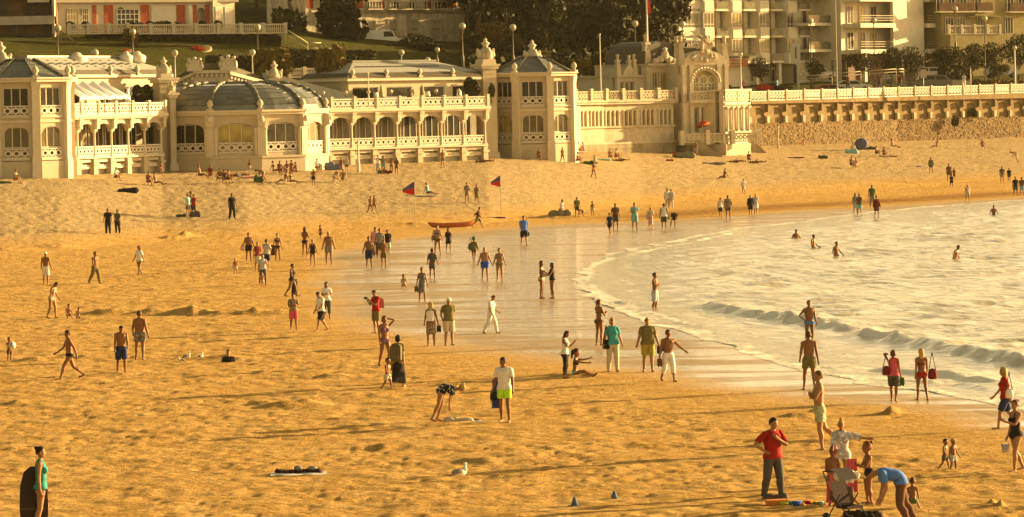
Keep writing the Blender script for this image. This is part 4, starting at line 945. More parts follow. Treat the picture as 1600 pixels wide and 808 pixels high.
def tree(px, py_base, D, k, s, label, cat='tree', name='woodland_tree', group=None, crown=None, trunk=None, ch=3.0, z=None):
    p = W(px, py_base, D); zz = HZ(p.x, D) if z is None else z
    t = thing(name, label, cat, (p.x, D, zz), _r.uniform(0, 6), group, scale=s)
    inst('trunk', trunk or TRK[k % 2], t); inst('crown', crown or WOOD[k], t, (0, 0, ch)); return t
_desc = ['dark broad tree', 'tall dark slender tree', 'olive-tinted leafy tree', 'low dark bushy tree']
_spots = [(748,100,432,'behind the left crowned pylon'),(790,60,436,'straight above the right pavilion roof'),(835,40,440,'above the carved crown of the right pavilion'),(880,60,438,'right of the pavilion crowns at the top'),(930,40,442,'above the parapet walkers'),(975,60,440,'behind the tall dark lamp'),(1020,40,445,'beside the white flagpole'),(1045,70,448,'against the brick edge of the white apartment block'),
 (760,10,462,'at the top edge behind the old villa'),(815,0,466,'at the top edge above the right pavilion'),(870,5,468,'at the top edge, centre of the wood'),(925,0,465,'at the top edge left of the thin lamp post'),(985,0,470,'at the top edge left of the flagpole'),(1035,0,470,'at the top edge right of the flagpole'),
 (400,10,452,'between the two villas, top edge'),(440,25,446,'right end of the white villa'),(470,10,455,'above the garden stairs'),(515,40,440,'left of the parked van'),(545,60,436,'round mass before the old villa'),(455,45,434,'over the stair railing'),
 (700,90,448,'at the foot of the old villa corner'),(860,110,420,'low on the slope right of the pavilion crowns'),(905,95,424,'above the stone bath house terrace'),(950,100,424,'behind the pale flagpole of the stone terrace'),(1000,100,430,'behind the stone chimneys')]
for i, (px, py, D, where) in enumerate(_spots):
    k = [0, 1, 0, 2, 0, 1, 3, 0][i % 8]
    tree(px, py, D, k, 1.25 if py < 50 else 1.0, _desc[k] + ' ' + where, group='dark trees of the wooded slope')
# undergrowth that reads as one mass
g = np.random.default_rng(9); n = 60000
u = g.uniform(430, 1075, n); yv = g.uniform(400, 540, n); x = (u - 800)/FPX*yv; z = hill_z(x, yv)
keep = (z > 11.5) & ~((u < 735) & (u > 480) & (yv < 462)) & ~((u < 505) & (yv < 428))
x, yv, z = x[keep], yv[keep], z[keep]; m_ = len(x); p = np.stack([x, yv, z + g.uniform(0, 1.6, m_)**1.5], 1)
a = g.normal(size=(m_, 3)); a /= np.linalg.norm(a, axis=1)[:, None]; b = np.cross(a, g.normal(size=(m_, 3))); b /= np.linalg.norm(b, axis=1)[:, None]; s = g.uniform(.25, .6, m_)[:, None]
v = np.stack([p - a*s, p + b*s*.6, p + a*s, p - b*s*.6], 1).reshape(-1, 3)
me = bpy.data.meshes.new('undergrowth'); me.from_pydata(v.tolist(), [], np.arange(4*m_).reshape(-1, 4).tolist()); me.materials.append(M_LEAF)
tag(inst('undergrowth', me), 'dense dark undergrowth covering the wooded slope', 'undergrowth', kind='stuff')
# shrubs and hedges
SHR = {k: leaf_cloud('foliage', m_, 1, 1, 1, 900, .15, 7, 200 + i, .6) for i, (k, m_) in enumerate([('d', M_LEAF), ('o', M_LEAF2), ('g', M_LEAF3), ('h', M_LEAF4)])}
def shrub(px, py, D, r, k, label, rz=None, z=None, sub=0):
    p = W(px, py, D); rr = r if hasattr(r, '__len__') else (r, r, rz or r*.8)
    t = thing('garden_shrub', label, 'shrub', (p.x, p.y, p.z if z is None else z), 0)
    sm = MB(); sm.tube((0, 0, -.5), (0, 0, rr[2]), .08, .03, 5); sm.tube((0, 0, 0), (rr[0]*.5, 0, rr[2]), .05, .02, 5); sm.build('stem', M_BARK, t)
    inst('foliage', SHR[k], t, (0, 0, -.1), 0, scale=rr)
shrub(530, 82, 428, (3.4, 3, 3.2), 'd', 'huge dark round shrub left of the old villa beside the parked van')
shrub(648, 96, 425, (2.6, 2, 1.9), 'o', 'leafy shrub in front of the old villa windows, left one of two'); shrub(612, 97, 424, (1.9, 2, 1.3), 'o', 'low leafy shrub just right of the parked van')
shrub(672, 98, 423, (1.8, 1.6, 1.3), 'd', 'dark low shrub below the right villa window')
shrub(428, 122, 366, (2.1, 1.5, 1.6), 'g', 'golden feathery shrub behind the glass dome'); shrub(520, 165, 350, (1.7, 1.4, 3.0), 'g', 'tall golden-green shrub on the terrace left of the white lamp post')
for i, (px, s_) in enumerate(((546, 'left'), (560, 'middle'), (573, 'right'))): shrub(px, 160, 347, (.6, .5, .8), 'o', 'small potted green plant on the right terrace, %s of three' % s_)
shrub(736, 157, 355, (.9, .6, 1.2), 'd', 'dark creeper against the right pylon on the terrace'); shrub(768, 153, 356, (.35, .35, .9), 'o', 'slim green creeper on the crowned pylon beside the pavilion')
for i, (px, k, s_) in enumerate(((112, 'o', 'leftmost, under the awning'), (128, 'o', 'second, under the awning'), (142, 'd', 'third, at the awning end'), (217, 'd', 'beside the folded white parasol'), (232, 'd', 'rightmost dark one'))): shrub(px, 165 - (i*.5), 321 + i*2, (.75, .5, .95), k, 'potted bush on the left terrace, ' + s_)
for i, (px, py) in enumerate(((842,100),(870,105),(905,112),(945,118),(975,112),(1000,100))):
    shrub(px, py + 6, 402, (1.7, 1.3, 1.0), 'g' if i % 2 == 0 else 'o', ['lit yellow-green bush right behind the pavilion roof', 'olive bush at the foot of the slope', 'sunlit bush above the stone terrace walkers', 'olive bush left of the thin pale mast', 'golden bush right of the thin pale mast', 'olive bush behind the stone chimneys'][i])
shrub(770, 78, 420, (1.8, 1.5, 1.7), 'g', 'tall golden shrub between the pylon and the lamp on the slope'); shrub(801, 80, 418, (1.3, 1.2, 1.3), 'o', 'round olive bush below the slope lamp')
shrub(1492, 198, 438, (.5, .4, .8), 'o', 'small green plant growing out of the sea wall, lower one'); shrub(1519, 183, 441, (.55, .4, .7), 'o', 'small green plant growing out of the sea wall, upper one')
def hedge(px0, px1, py, D0, D1, h, d, label, m=None):
    a = W(px0, py, D0); b = W(px1, py, D1); dd = b - a; L_ = Vector((dd.x, dd.y)).length; t = thing('clipped_hedge', label, 'hedge', a, math.atan2(dd.y, dd.x))
    g = np.random.default_rng(int(px0)); n = int(L_*h*90 + L_*d*60)
    p = np.stack([g.uniform(0, L_, n), g.uniform(0, d, n), g.uniform(0, h, n)], 1); k = g.integers(0, 3, n); p[k == 0, 1] = g.normal(0, .05, (k == 0).sum()); p[k == 1, 2] = h + g.normal(0, .06, (k == 1).sum())
    p[:, 2] += dd.z * p[:, 0] / L_
    a_ = g.normal(size=(n, 3)); a_ /= np.linalg.norm(a_, axis=1)[:, None]; b_ = np.cross(a_, g.normal(size=(n, 3))); s = g.uniform(.08, .18, n)[:, None]
    v = np.stack([p - a_*s, p + b_*s*.6, p + a_*s, p - b_*s*.6], 1).reshape(-1, 3)
    me = bpy.data.meshes.new('foliage'); me.from_pydata(v.tolist(), [], np.arange(4*n).reshape(-1, 4).tolist()); me.materials.append(m or M_LEAF4); inst('foliage', me, t)
    mb = MB(); mb.prism([(.05, -1.5), (L_-.05, dd.z-1.5), (L_-.05, h-.1+dd.z), (.05, h-.1)], .08, d-.08, 'y'); mb.build('branches', M_LEAF, t)
hedge(135, 195, 72, 403, 404, 1.3, 1.2, 'dark clipped hedge below the left end of the villa balustrade'); hedge(212, 440, 66, 404, 408, .8, 1.1, 'long clipped hedge under the white villa balustrade')
hedge(330, 560, 112, 376, 384, 1.5, 1.5, 'wide dark hedge at the foot of the lawn behind the dome'); hedge(448, 590, 98, 396, 402, 1.2, 1.5, 'dark hedge below the garden stair railing')
shrub(205, 80, 401, (.9, .8, 1.4), 'g', 'golden bush in the gap of the villa hedge beside the lamp')
# lawn sheet and flower beds
def bed(px, py, D, rx, ry, tilt, label):
    p = HP(px, py); t = thing('flower_bed', label, 'flower bed', p, 0)
    me = MB(); me.lathe([(1.0, -.3), (1.0, .08), (.86, .1)], n=20); e = me.build('edging', mat('bed_edging', (.32, .26, .12), .9), t, scale=(rx, ry, 1), rot=(R(tilt), 0, R(-12)))
    inst('flowers', BEDM, t, scale=(rx*.85, ry*.85, .3), rot=(R(tilt), 0, R(-12)))
BEDM = leaf_cloud('flowers', M_FLOWER, 1, 1, .5, 700, .09, 14, 77, .2)
bed(308, 79, 389, 1.5, 2.1, 14, 'oval bed of red flowers on the lawn, the larger middle one'); bed(424, 86, 387, .85, 1.5, 14, 'small oval flower bed on the lawn, right one'); bed(197, 82, 391, .7, 1.0, 14, 'red flowers on the lawn left, beside the tall lamp')
# ---------------------------------------------------------------- garden balustrades, stairs
def balustrade(p0, D0, p1, D1, py0, py1, h, n, label, bal=True, m=None, per=7, name='stone_balustrade'):
    a = W(p0, py0, D0); b = W(p1, py1, D1); dd = b - a; L_ = Vector((dd.x, dd.y)).length
    t = thing(name, label, 'balustrade', a, math.atan2(dd.y, dd.x)); bw = L_/n; m = m or M_TRIM
    bm_ = MB(); bm_.lathe([(.09, 0), (.05, .1), (.11, .32), (.05, h-.38), (.08, h-.26)], n=6); bme = bm_.mesh('baluster', m)
    pm = MB(); pm.box(-.17, .17, -.17, .17, 0, h); pm.wedge(-.22, .22, -.22, .22, h, h+.12, .05, .05); pme = pm.mesh('pier', m)
    for i in range(n):
        dz = dd.z*(i/n)
        inst('pier', pme, t, (i*bw, 0, dz))
        mb = MB(); mb.box(.17, bw-.17, -.13, .13, 0, .12); mb.box(.17, bw-.17, -.14, .14, h-.17, h); r = mb.build('rail', m, t, (i*bw, 0, dz))
        for k in range(per): inst('baluster', bme, r, (.17 + (k+.5)*(bw-.34)/per, 0, .12))
    inst('pier', pme, t, (L_, 0, dd.z))
balustrade(108, 401, 200, 402, 54, 53, 1.05, 3, 'cream balustrade before the white villa, left stretch beside the stairs', per=8)
balustrade(200, 402, 446, 407, 54, 52.5, 1.05, 7, 'long cream balustrade before the white villa, right stretch above the hedge', per=9)
balustrade(452, 370, 545, 373, 122, 121, .95, 4, 'white balustrade on the promenade behind the glass dome', per=7)
def rail(pts, D, label, m, h=1.0, name='stair_railing'):
    P = [W(x, y, D + i*1.0) for i, (x, y) in enumerate(pts)]; o = P[0].copy(); t = thing(name, label, 'railing', o)
    for i in range(len(P)-1):
        mb = MB(); a, b = P[i]-o, P[i+1]-o; mb.tube(a+Vector((0,0,h)), b+Vector((0,0,h)), .055); mb.tube(a+Vector((0,0,h*.45)), b+Vector((0,0,h*.45)), .035); mb.build('handrail', m, t)
    for p_ in P:
        mb = MB(); mb.tube(p_-o-Vector((0,0,1.0)), p_-o+Vector((0,0,h)), .05); mb.build('rail_post', m, t)
M_RAIL = mat('rail_paint', (.45, .38, .22), .5, .1, 3)
rail([(446,60),(481,82),(502,82),(543,107),(559,107),(583,128)], 398, 'pale metal railing zigzagging down the garden slope right of the lawn', M_RAIL)
rail([(95,63),(127,89),(138,89)], 398, 'dark metal railing of the garden stairs left of the lawn', M_BRONZE, 1.0); rail([(88,80),(118,106),(134,108)], 396, 'lower dark handrail of the garden stairs left', M_BRONZE, .9)
st = thing('garden_stairs', 'shadowed stone stairs climbing to the white villa at the left', 'steps', W(132, 112, 396)); sm = MB(); sm.box(-.32, .0, -.0, 2.4, -.6, 0); sme = sm.mesh('step', M_STONE_D)
for i in range(14): inst('step', sme, st, (-.19*i*1.05, .3*i, .2*i))
# ---------------------------------------------------------------- left modern block
lb, LL = section('modern_terrace_block', 'dark modern block with long concrete balconies at the top left corner', 'building', -40, 404, 86, 404)
M_CONC = mat('pale_concrete', (.42, .37, .28), .85, .12, 1.5, stain=(.28, .22, .14), stain_amt=.3)
M_BRN = mat('brown_cladding', (.13, .075, .035), .7, .3, 1.2)
z0 = W(40, 110, 404).z
mb = MB(); mb.box(0, LL, 1.6, 9, z0-4, z0+14); mb.build('wall', M_BRN, lb)
for j, (zt, zb) in enumerate(((68, 81), (26, 38.5), (-16, -3))):
    zh, zl = W(40, zt, 404).z, W(40, zb, 404).z
    mb = MB(); mb.box(0, LL+.1, 0, 1.6, zl, zh); mb.box(0, LL+.12, -.03, 0, (zl+zh)/2+.02, zh+.04); mb.build('balcony', M_CONC, lb)
    for i in range(5):
        window(lb, .9 + i*1.75, 1.5, zh+.05, 1.5, 2.3, nv=2, glass=[M_DARK, M_BRN, M_GLASS, M_BRN, M_DARK][(i+j) % 5], frame_m=M_BRN)
    for q in range(4): 
        rb = MB(); rb.box(0, LL, .05, .09, zh+.25+q*.22, zh+.29+q*.22); rb.build('rail_bar', M_IRON, lb)
    for i in range(7): rb = MB(); rb.box(i*LL/6-.03, i*LL/6+.03, .05, .12, zh, zh+1.0); rb.build('rail_post', M_IRON, lb)
mb = MB(); mb.box(LL-.15, LL+.1, .2, 1.6, z0-3, z0+14); mb.build('end_wall', M_CONC, lb)
mb = MB(); mb.box(LL*.68, LL*.95, .15, .2, W(40, 4, 404).z, W(40, -8, 404).z); mb.build('sun_blind', M_TRIM, lb)
# ---------------------------------------------------------------- white villa with red panels
vl, VL = section('white_villa', 'white villa with brick-red wall panels and tall windows behind the cream balustrade', 'building', 86, 408, 370, 419)
V = lambda px: (px - 86) / (370 - 86) * VL
zb, zc = W(200, 50, 410).z - .8, W(200, 3, 410).z
mb = MB(); mb.wall(0, VL, zb, zc, 0, .4, [(V(190), .95, zb+1, zc-1.0, .5), (V(198), .01, zb+1, zb+1.1, 0), (V(316), 1.0, zb+.8, zc-1.0, .4)], 8); mb.box(0, VL, .9, 8, zb, zc+6); mb.build('wall', M_TRIM, vl)
for a_, b_ in ((146, 152), (164, 178), (221, 234), (277, 290), (303, 309), (322, 336)):
    mb = MB(); mb.box(V(a_), V(b_), -.06, 0, zb, zc-.25); mb.build('red_panel', M_RED, vl)
mb = MB(); mb.box(-.2, VL+.2, -.6, 0, zc, zc+.35); mb.build('cornice', M_TRIM, vl)
mb = MB(); mb.box(0, VL, -.2, .4, zc+.35, zc+6); mb.build('upper_wall', M_TRIM, vl)
window(vl, V(115), -.12, zb+.9, 1.35, 2.5, nv=4, nh=3, glass=M_GLASSW); window(vl, V(134), -.16, zb+.9, .75, 2.5, nv=3, nh=3, glass=M_GLASS)
window(vl, V(190), .2, zb+1, .95, 2.3, nv=2, nh=3, glass=M_GLASS, arch=.3); window(vl, V(199), -.1, zb+1.3, 2.3, 2.0, nv=4, nh=3, glass=M_GLASS) if 0 else window(vl, V(200), -.1, zb+1.1, 2.6, 2.2, nv=5, nh=3, glass=M_GLASS)
mb = MB(); mb.box(V(237), V(275), -.1, 0, zb+.9, zc-.4); mb.build('roller_shutter', M_WHITE, vl)
mb = MB(); mb.box(V(296), V(302), -.1, .0, zb+.9, zc-.5); mb.build('shutter', M_WHITE, vl)
mb = MB(); mb.lathe([(.5, 0), (.5, 2.2), (.42, 2.6), (.2, 2.9)], n=10); mb.build('arched_door', M_WHITE, vl, (V(296), .1, zb+.9), 0)
bay = thing('facet', None, None); bay.parent = vl; bay.location = (V(330), -.5, 0); bay.rotation_euler = (0, 0, R(10))
mb = MB(); mb.box(0, 2.8, -.2, .8, zb, zc+.2); mb.build('bay_wall', M_TRIM, bay)
for i, x in enumerate((.75, 2.0)): mb = MB(); mb.box(x-.45, x+.45, -.26, -.2, zb+1.2, zc-.5); mb.build('roller_shutter', M_WHITE, bay)
for i, (px, k, s_) in enumerate(((110,'d','left of the yellow window'),(134,'d','under the narrow bay window'),(205,'d','under the wide paned window'),(218,'o','at the right side of the paned window'),(235,'d','left of the shutter'),(250,'g','before the shutter'),(262,'d','right before the shutter'),(276,'o','by the second red panel'),(317,'d','below the bay, left'),(341,'d','below the bay, right'))):
    shrub(px, 46 - i*.2, 406, (.6, .4, .5), k, 'potted plant on the villa terrace, ' + s_)
# ---------------------------------------------------------------- old villa, right
ov, OL = section('old_stone_villa', 'stained pale old villa with shuttered ground floor and a balustraded balcony', 'building', 488, 436, 728, 449)
Q = lambda px: (px - 488) / 240 * OL
zA, zB, zC = W(610, 76, 442).z, W(610, 17, 442).z, W(610, -25, 442).z
M_OLD = mat('stained_plaster', (.68, .60, .44), .9, .12, 2, stain=(.20, .15, .08), stain_amt=.75, bump=.01)
xs_ = [(Q(580), 1.3), (Q(614), 1.0), (Q(648), 1.0), (Q(684), 1.3)]
mb = MB(); mb.wall(Q(560), OL, zA-1, zB, 0, .5, [(x, w, zA+.3, zA+3.1, 0) for x, w in xs_]); mb.box(0, Q(560), 1.0, 9, zA-1, zC+3); mb.box(Q(560), OL, .6, 9, zA-1, zB); mb.box(Q(560), OL, 0, 9, zB, zC+3); mb.build('wall', M_OLD, ov)
for x, w in xs_:
    mb = MB(); mb.box(x-w/2, x+w/2, .2, .3, zA+.3, zA+3.1); s_ = mb.build('roller_shutter', M_TRIM, ov); mb = MB(); mb.box(x-w/2, x+w/2, .16, .2, zA+2.2, zA+2.28); mb.build('bar', M_BRN, ov)
    mb = MB(); mb.box(x-w/2-.16, x-w/2, -.08, 0, zA+.2, zA+3.25); mb.box(x+w/2, x+w/2+.16, -.08, 0, zA+.2, zA+3.25); mb.box(x-w/2-.16, x+w/2+.16, -.12, -.0, zA+3.25, zA+3.45); mb.build('surround', M_TRIM, ov)
mb = MB(); mb.box(-.1, OL+.3, -.35, 0, zB-.15, zB+.1); mb.build('cornice', M_TRIM, ov)
for a_, b_ in ((490,500),(525,537),(552,569),(592,602),(664,675),(697,715)):
    dy = .97 if b_ < 560 else -.04
    mb = MB(); mb.box(Q(a_), Q(b_), dy, dy+.05, zB+.35, zC+2); mb.build('red_panel', M_RED, ov)
for px in (514, 580, 620, 645, 684): window(ov, Q(px), .95 if px < 560 else -.08, zB+.2, 1.0, 2.4, nv=2, nh=2, glass=M_GLASS)
for px0, px1, n in ((570, 593, 5), (602, 665, 13), (672, 696, 5), (714, 730, 4)):
    mb = MB(); mb.box(Q(px0), Q(px1), -.9, -.0, zB+.1, zB+.25); mb.box(Q(px0), Q(px1), -.9, -.7, zB+1.05, zB+1.2); bo = mb.build('balcony', M_TRIM, ov)
    bm_ = MB(); bm_.lathe([(.07, 0), (.11, .25), (.05, .8)], n=6); bme = bm_.mesh('baluster', M_TRIM)
    for i in range(n): inst('baluster', bme, bo, (Q(px0) + (i+.5)*(Q(px1)-Q(px0))/n, -.8, zB+.25))
# parked van
def paint(n, c): return mat(n, c, .35, .04, 2, spec=.7)
M_TYRE = mat('tyre', (.03, .03, .03), .9, .1, 3)
def car(px, py, D, L_, H_, paintm, label, cat='car', name='parked_car', van=False, flip=False, z=None, rz=0.0):
    p = W(px, py, D); t = thing(name, label, cat, (p.x, p.y, p.z if z is None else z), rz); s = -1 if flip else 1; wd_ = 1.75
    if van: prof = [(-.5,.25),(.5,.25),(.5,.5),(.40,.58),(.30,.97),(.26,1.0),(-.48,1.0),(-.5,.95)]
    else: prof = [(-.5,.28),(.5,.28),(.5,.52),(.46,.6),(.26,.66),(.12,.97),(.06,1.0),(-.26,1.0),(-.36,.93),(-.46,.66),(-.5,.6)]
    P_ = [(s*x*L_, y_*H_) for x, y_ in prof]
    if flip: P_ = P_[::-1]
    mb = MB(); mb.prism(P_, -wd_/2, wd_/2, 'y'); mb.build('body', paintm, t)
    gp = [(-.46,.62),(-.36,.62),(-.34,.88),(-.46,.9)] if van else None
    def gl(poly, nm='window'):
        q = [(s*x*L_, y_*H_) for x, y_ in poly]; q = q[::-1] if flip else q; mb = MB(); mb.prism(q, -wd_/2-.012, wd_/2+.012, 'y'); mb.build(nm, M_GLASS, t)
    if van: gl([(.10,.62),(.36,.62),(.29,.92),(.10,.92)])
    else: gl([(-.10,.68),(.21,.68),(.10,.92),(-.10,.93)]); gl([(-.41,.68),(-.13,.68),(-.13,.93),(-.28,.93)])
    wm = MB(); 
    for x in (-.31, .31):
        for y_ in (-1, 1):
            w = MB(); r = .32; w.prism([(r*math.cos(2*PI*k/12), r*math.sin(2*PI*k/12)) for k in range(12)], -.1, .1, 'y'); o = w.build('wheel', M_TYRE, t, (x*L_, y_*(wd_/2-.08), .32))
            w = MB(); r = .18; w.prism([(r*math.cos(2*PI*k/10), r*math.sin(2*PI*k/10)) for k in range(10)], -.12, .12, 'y'); w.build('rim', M_LEAD, o)
    for y_ in (-.6, .6):
        mb = MB(); mb.box(s*.5*L_-.03, s*.5*L_+.03, y_-.14, y_+.14, .44*H_, .53*H_); mb.build('headlight', M_WHITE, t)
    return t
car(594, 75, 432, 4.6, 2.0, paint('white_car_paint', (.75, .72, .64)), 'white van parked in front of the old villa', 'van', 'parked_van', True)
# ---------------------------------------------------------------- apartment blocks, right
ab, AL = section('white_apartment_block', 'white apartment block with glazed bay windows and balconies, upper right of the stone bath house', 'building', 1053, 464, 1262, 480)
KX = AL / 16.6
E = lambda px: (px - 1053) / 209 * AL
def fz(py, D=472, px=1150): return W(px, py, D).z
M_AP = mat('apartment_white', (.66, .59, .44), .85, .06, 2, stain=(.42, .35, .22), stain_amt=.25)
M_AP2 = mat('apartment_beige', (.50, .43, .29), .85, .1, 2)
M_REDW = mat('brown_brick_gable', (.20, .07, .025), .9, .2, 3)
levels = [96, 56, 14.5, -27, -68]
zlv = [fz(p) for p in levels]
mb = MB(); mb.box(0, AL, 2.4, 14, 6, zlv[-1]); mb.build('back_wall', M_AP2, ab)
mb = MB(); mb.box(-5.5, -.02, 1.0, 14, 6, zlv[-1]); mb.build('brick_gable', M_REDW, ab)
mb = MB(); mb.box(0, E(1062), -.3, 2.4, zlv[0], zlv[-1]); mb.build('corner_pier', M_AP, ab)
for j in range(4):
    za, zb_ = zlv[j], zlv[j+1]; h = zb_ - za
    mb = MB(); mb.box(E(1055), AL, -.2, 2.4, za-.28, za); mb.build('floor_slab', M_AP, ab)
    # wide corner bay
    mb = MB(); mb.box(E(1058), E(1099), -.5, 2.3, za+.001, za+.95); mb.build('bay_apron', M_AP, ab); mb = MB(); mb.box(E(1058), E(1099), -.5, 2.3, zb_-.5, zb_-.29); mb.build('bay_head', M_AP, ab)
    window(ab, E(1074), -.45, za+.95, E(1089)-E(1059), h-1.45, nv=5, nh=1, split=.25, glass=M_GLASS2); mb = MB(); mb.box(E(1089.5), E(1098), -.4, 2.0, za+.95, zb_-.5); mb.build('bay_wall', M_AP2, ab)
    for c in (1100, 1143, 1186, 1230):
        x = E(c + 1); w_ = 1.25*KX
        bm_ = MB(); bm_.prism([(x-w_/2-.25, -.4), (x-w_/2+.1, -1.0), (x+w_/2-.1, -1.0), (x+w_/2+.25, -.4), (x+w_/2+.25, 2.3), (x-w_/2-.25, 2.3)], za-.35, za+.95); bm_.build('bay_apron', M_AP, ab); bm_ = MB(); bm_.prism([(x-w_/2, -.4), (x-w_/2+.15, -.85), (x+w_/2-.15, -.85), (x+w_/2, -.4)], zb_-.45, zb_-.36); bm_.build('bay_head', M_AP, ab)
        window(ab, x, -.8, za+.95, w_, h-1.4, nv=3, nh=1, split=.24, glass=M_GLASS2 if (c+j) % 2 else M_GLASSW)
        mb = MB(); mb.box(x-w_/2, x-w_/2+.08, -.75, 2.3, za+.95, zb_-.3); mb.box(x+w_/2-.08, x+w_/2, -.75, 2.3, za+.95, zb_-.3); mb.build('bay_side', M_AP, ab)
        x2 = E(c + 22); 
        mb = MB(); mb.box(x2-1.1, x2+.95, -.95, -.0, za-.25, za-.02); mb.build('balcony_slab', M_AP, ab)
        rl = MB(); rl.box(x2-1.0, x2+.9, -.9, -.87, za, za+.9); rl.build('balcony_glass', mat('smoked_balcony_glass', (.16, .15, .08), .2, .3, 2), ab)
        window(ab, x2-.35, 2.3, za, 1.0, 2.2, nv=2, glass=M_GLASS if (c+j) % 3 else M_GLASSW); mb = MB(); mb.box(x2+.3, x2+1.0, .5, 2.3, za, zb_-.3); mb.build('balcony_divider', M_AP2, ab)
# ground floor
mb = MB(); mb.box(E(1120), E(1180), 1.0, 2.4, 6, zlv[0]-.28); mb.build('ground_wall', M_AP, ab)
for px in (1100, 1182, 1218, 1252): mb = MB(); mb.box(E(px)-.25, E(px)+.25, -.1, .4, 6, zlv[0]-.28); mb.build('column', M_AP, ab)
for px in (1192, 1206, 1230, 1242): window(ab, E(px), 2.2, fz(128), 1.0, 2.2, nv=2, glass=M_GLASS if px != 1206 else M_GLASS2)
# shop sign
sg = thing('shop_sign', 'red and white restaurant sign board above the beige wall beside the stone bath house', 'sign', W(1125, 105, 462), math.atan2(6, 16)); mb = MB(); mb.box(0, 3.7, 0, .15, 0, 1.0); mb.build('board', mat('sign_red', (.50, .20, .09), .6), sg)
def text(s, size, parent, loc, m, ext=.01, rot=(PI/2, 0, 0)):
    c = bpy.data.curves.new('lettering', 'FONT'); c.body = s; c.size = size; c.extrude = ext; c.align_x = 'CENTER'; tmp = bpy.data.objects.new('tmp', c); COL.objects.link(tmp)
    dg = bpy.context.evaluated_depsgraph_get(); me = bpy.data.meshes.new_from_object(tmp.evaluated_get(dg)); bpy.data.objects.remove(tmp); me.name = 'lettering'; me.materials.clear(); me.materials.append(m)
    return inst('lettering', me, parent, loc, rot=rot)
text('Panavella', .62, sg, (1.6, -.02, .48), M_WHITE); text('Restaurante', .36, sg, (1.8, -.02, .12), M_WHITE)
mb = MB(); mb.box(.2, 3.9, .05, .15, 1.02, 1.3); mb.build('light_strip', M_BRONZE, sg)
sg2 = thing('street_sign_box', 'tall pale upright advertising box on a post before the white apartments', 'sign', W(1244, 130, 455), 0)
mb = MB(); mb.box(-.55, .55, -.15, .15, 2.3, 4.7); mb.build('panel', M_WHITE, sg2); mb = MB(); mb.box(-.06, .1, -.17, -.15, 2.9, 4.3); mb.build('picture', mat('sign_dark', (.12, .10, .06), .6), sg2)
mb = MB(); mb.box(.1, .4, -.1, .1, -1, 2.3); mb.build('post', M_WHITE, sg2); mb = MB(); mb.box(-.3, .08, -.12, .12, 0, 2.2); mb.build('dark_panel', M_IRON, sg2)
# middle beige block
mb_, ML_ = section('balcony_apartment_block', 'beige apartment block with open balconies in the middle of the upper right', 'building', 1264, 476, 1338, 484)
Fm = lambda px: (px - 1264) / 74 * ML_
mb = MB(); mb.box(0, ML_, 2.0, 14, 6, zlv[-1]); mb.build('wall', M_AP2, mb_)
lv2 = [fz(p, 480, 1300) for p in (77, 36, -6, -48)]
for j in range(3):
    za, zb2 = lv2[j], lv2[j+1]
    for c0, c1 in ((1264, 1301), (1306, 1338)):
        mb = MB(); mb.box(Fm(c0), Fm(c1), -.2, 2.0, za-.35, za); mb.build('balcony_slab', M_AP, mb_)
        gb_ = MB(); gb_.box(Fm(c0)+.05, Fm(c1)-.05, -.15, -.1, za, za+.95); gb_.build('balcony_glass', MATS['smoked_balcony_glass'], mb_)
        xx = Fm((c0+c1)/2); window(mb_, xx-.55, 1.9, za+.02, .95, 2.3, nv=1, glass=M_DARK); window(mb_, xx+.55, 1.9, za+.02, .95, 2.3, nv=2, glass=M_GLASSW if j else M_GLASS2)
mb = MB(); mb.box(Fm(1301), Fm(1306), -.3, 2, 6, zlv[-1]); mb.build('pillar', M_AP, mb_)
# grey gridded block
gbk, GL_ = section('gridded_apartment_block', 'pale concrete apartment block with paired windows and corner balconies above the parked cars', 'building', 1338, 477, 1484, 491)
H_ = lambda px: (px - 1338) / 146 * GL_
lv3 = [fz(p, 484, 1410) for p in (77, 36.5, -4, -45)]
ops = []
for j in range(3):
    for c in (1410.5, 1428): ops.append((H_(c), 1.15, lv3[j]+1.0, lv3[j]+2.6, 0))
mb = MB(); mb.wall(H_(1397), H_(1445), 6, lv3[-1], 0, .5, ops); mb.box(0, GL_, 2.2, 14, 6, lv3[-1]); mb.build('wall', M_AP, gbk)
for o in ops: window(gbk, o[0], .25, o[2], 1.15, 1.6, nv=2, glass=M_GLASS); mbx = MB(); mbx.box(o[0]-.6, o[0]+.6, -.06, 0, o[2]+.05, o[2]+.12); mbx.build('window_bar', M_WHITE, gbk)
for j in range(3):
    for c0, c1 in ((1342, 1396), (1446, 1482)):
        mb = MB(); mb.box(H_(c0), H_(c1), -.5, 2.2, lv3[j]-.55, lv3[j]); mb.build('balcony_slab', M_AP, gbk)
        for q in (.35, .65, .95): mb = MB(); mb.box(H_(c0)+.05, H_(c1)-.05, -.45, -.41, lv3[j]+q-.03, lv3[j]+q+.03); mb.build('rail_bar', M_RAIL, gbk)
        n = 2 if c1 - c0 < 40 else 3
        for i in range(n): window(gbk, H_(c0) + (i+.5)*(H_(c1)-H_(c0))/n, 2.1, lv3[j]+.02, 1.2, 2.2, nv=2, glass=[M_DARK, M_GLASS, M_GLASSW][(i+j) % 3])
for px in (1352, 1413, 1440): mb = MB(); mb.box(H_(px)-.25, H_(px)+.25, -.2, .3, 6, lv3[0]-.55); mb.build('column', M_AP, gbk)
mb = MB(); mb.box(0, GL_, 1.2, 2.2, 6, lv3[0]-.56); mb.build('ground_floor', M_BRN, gbk)
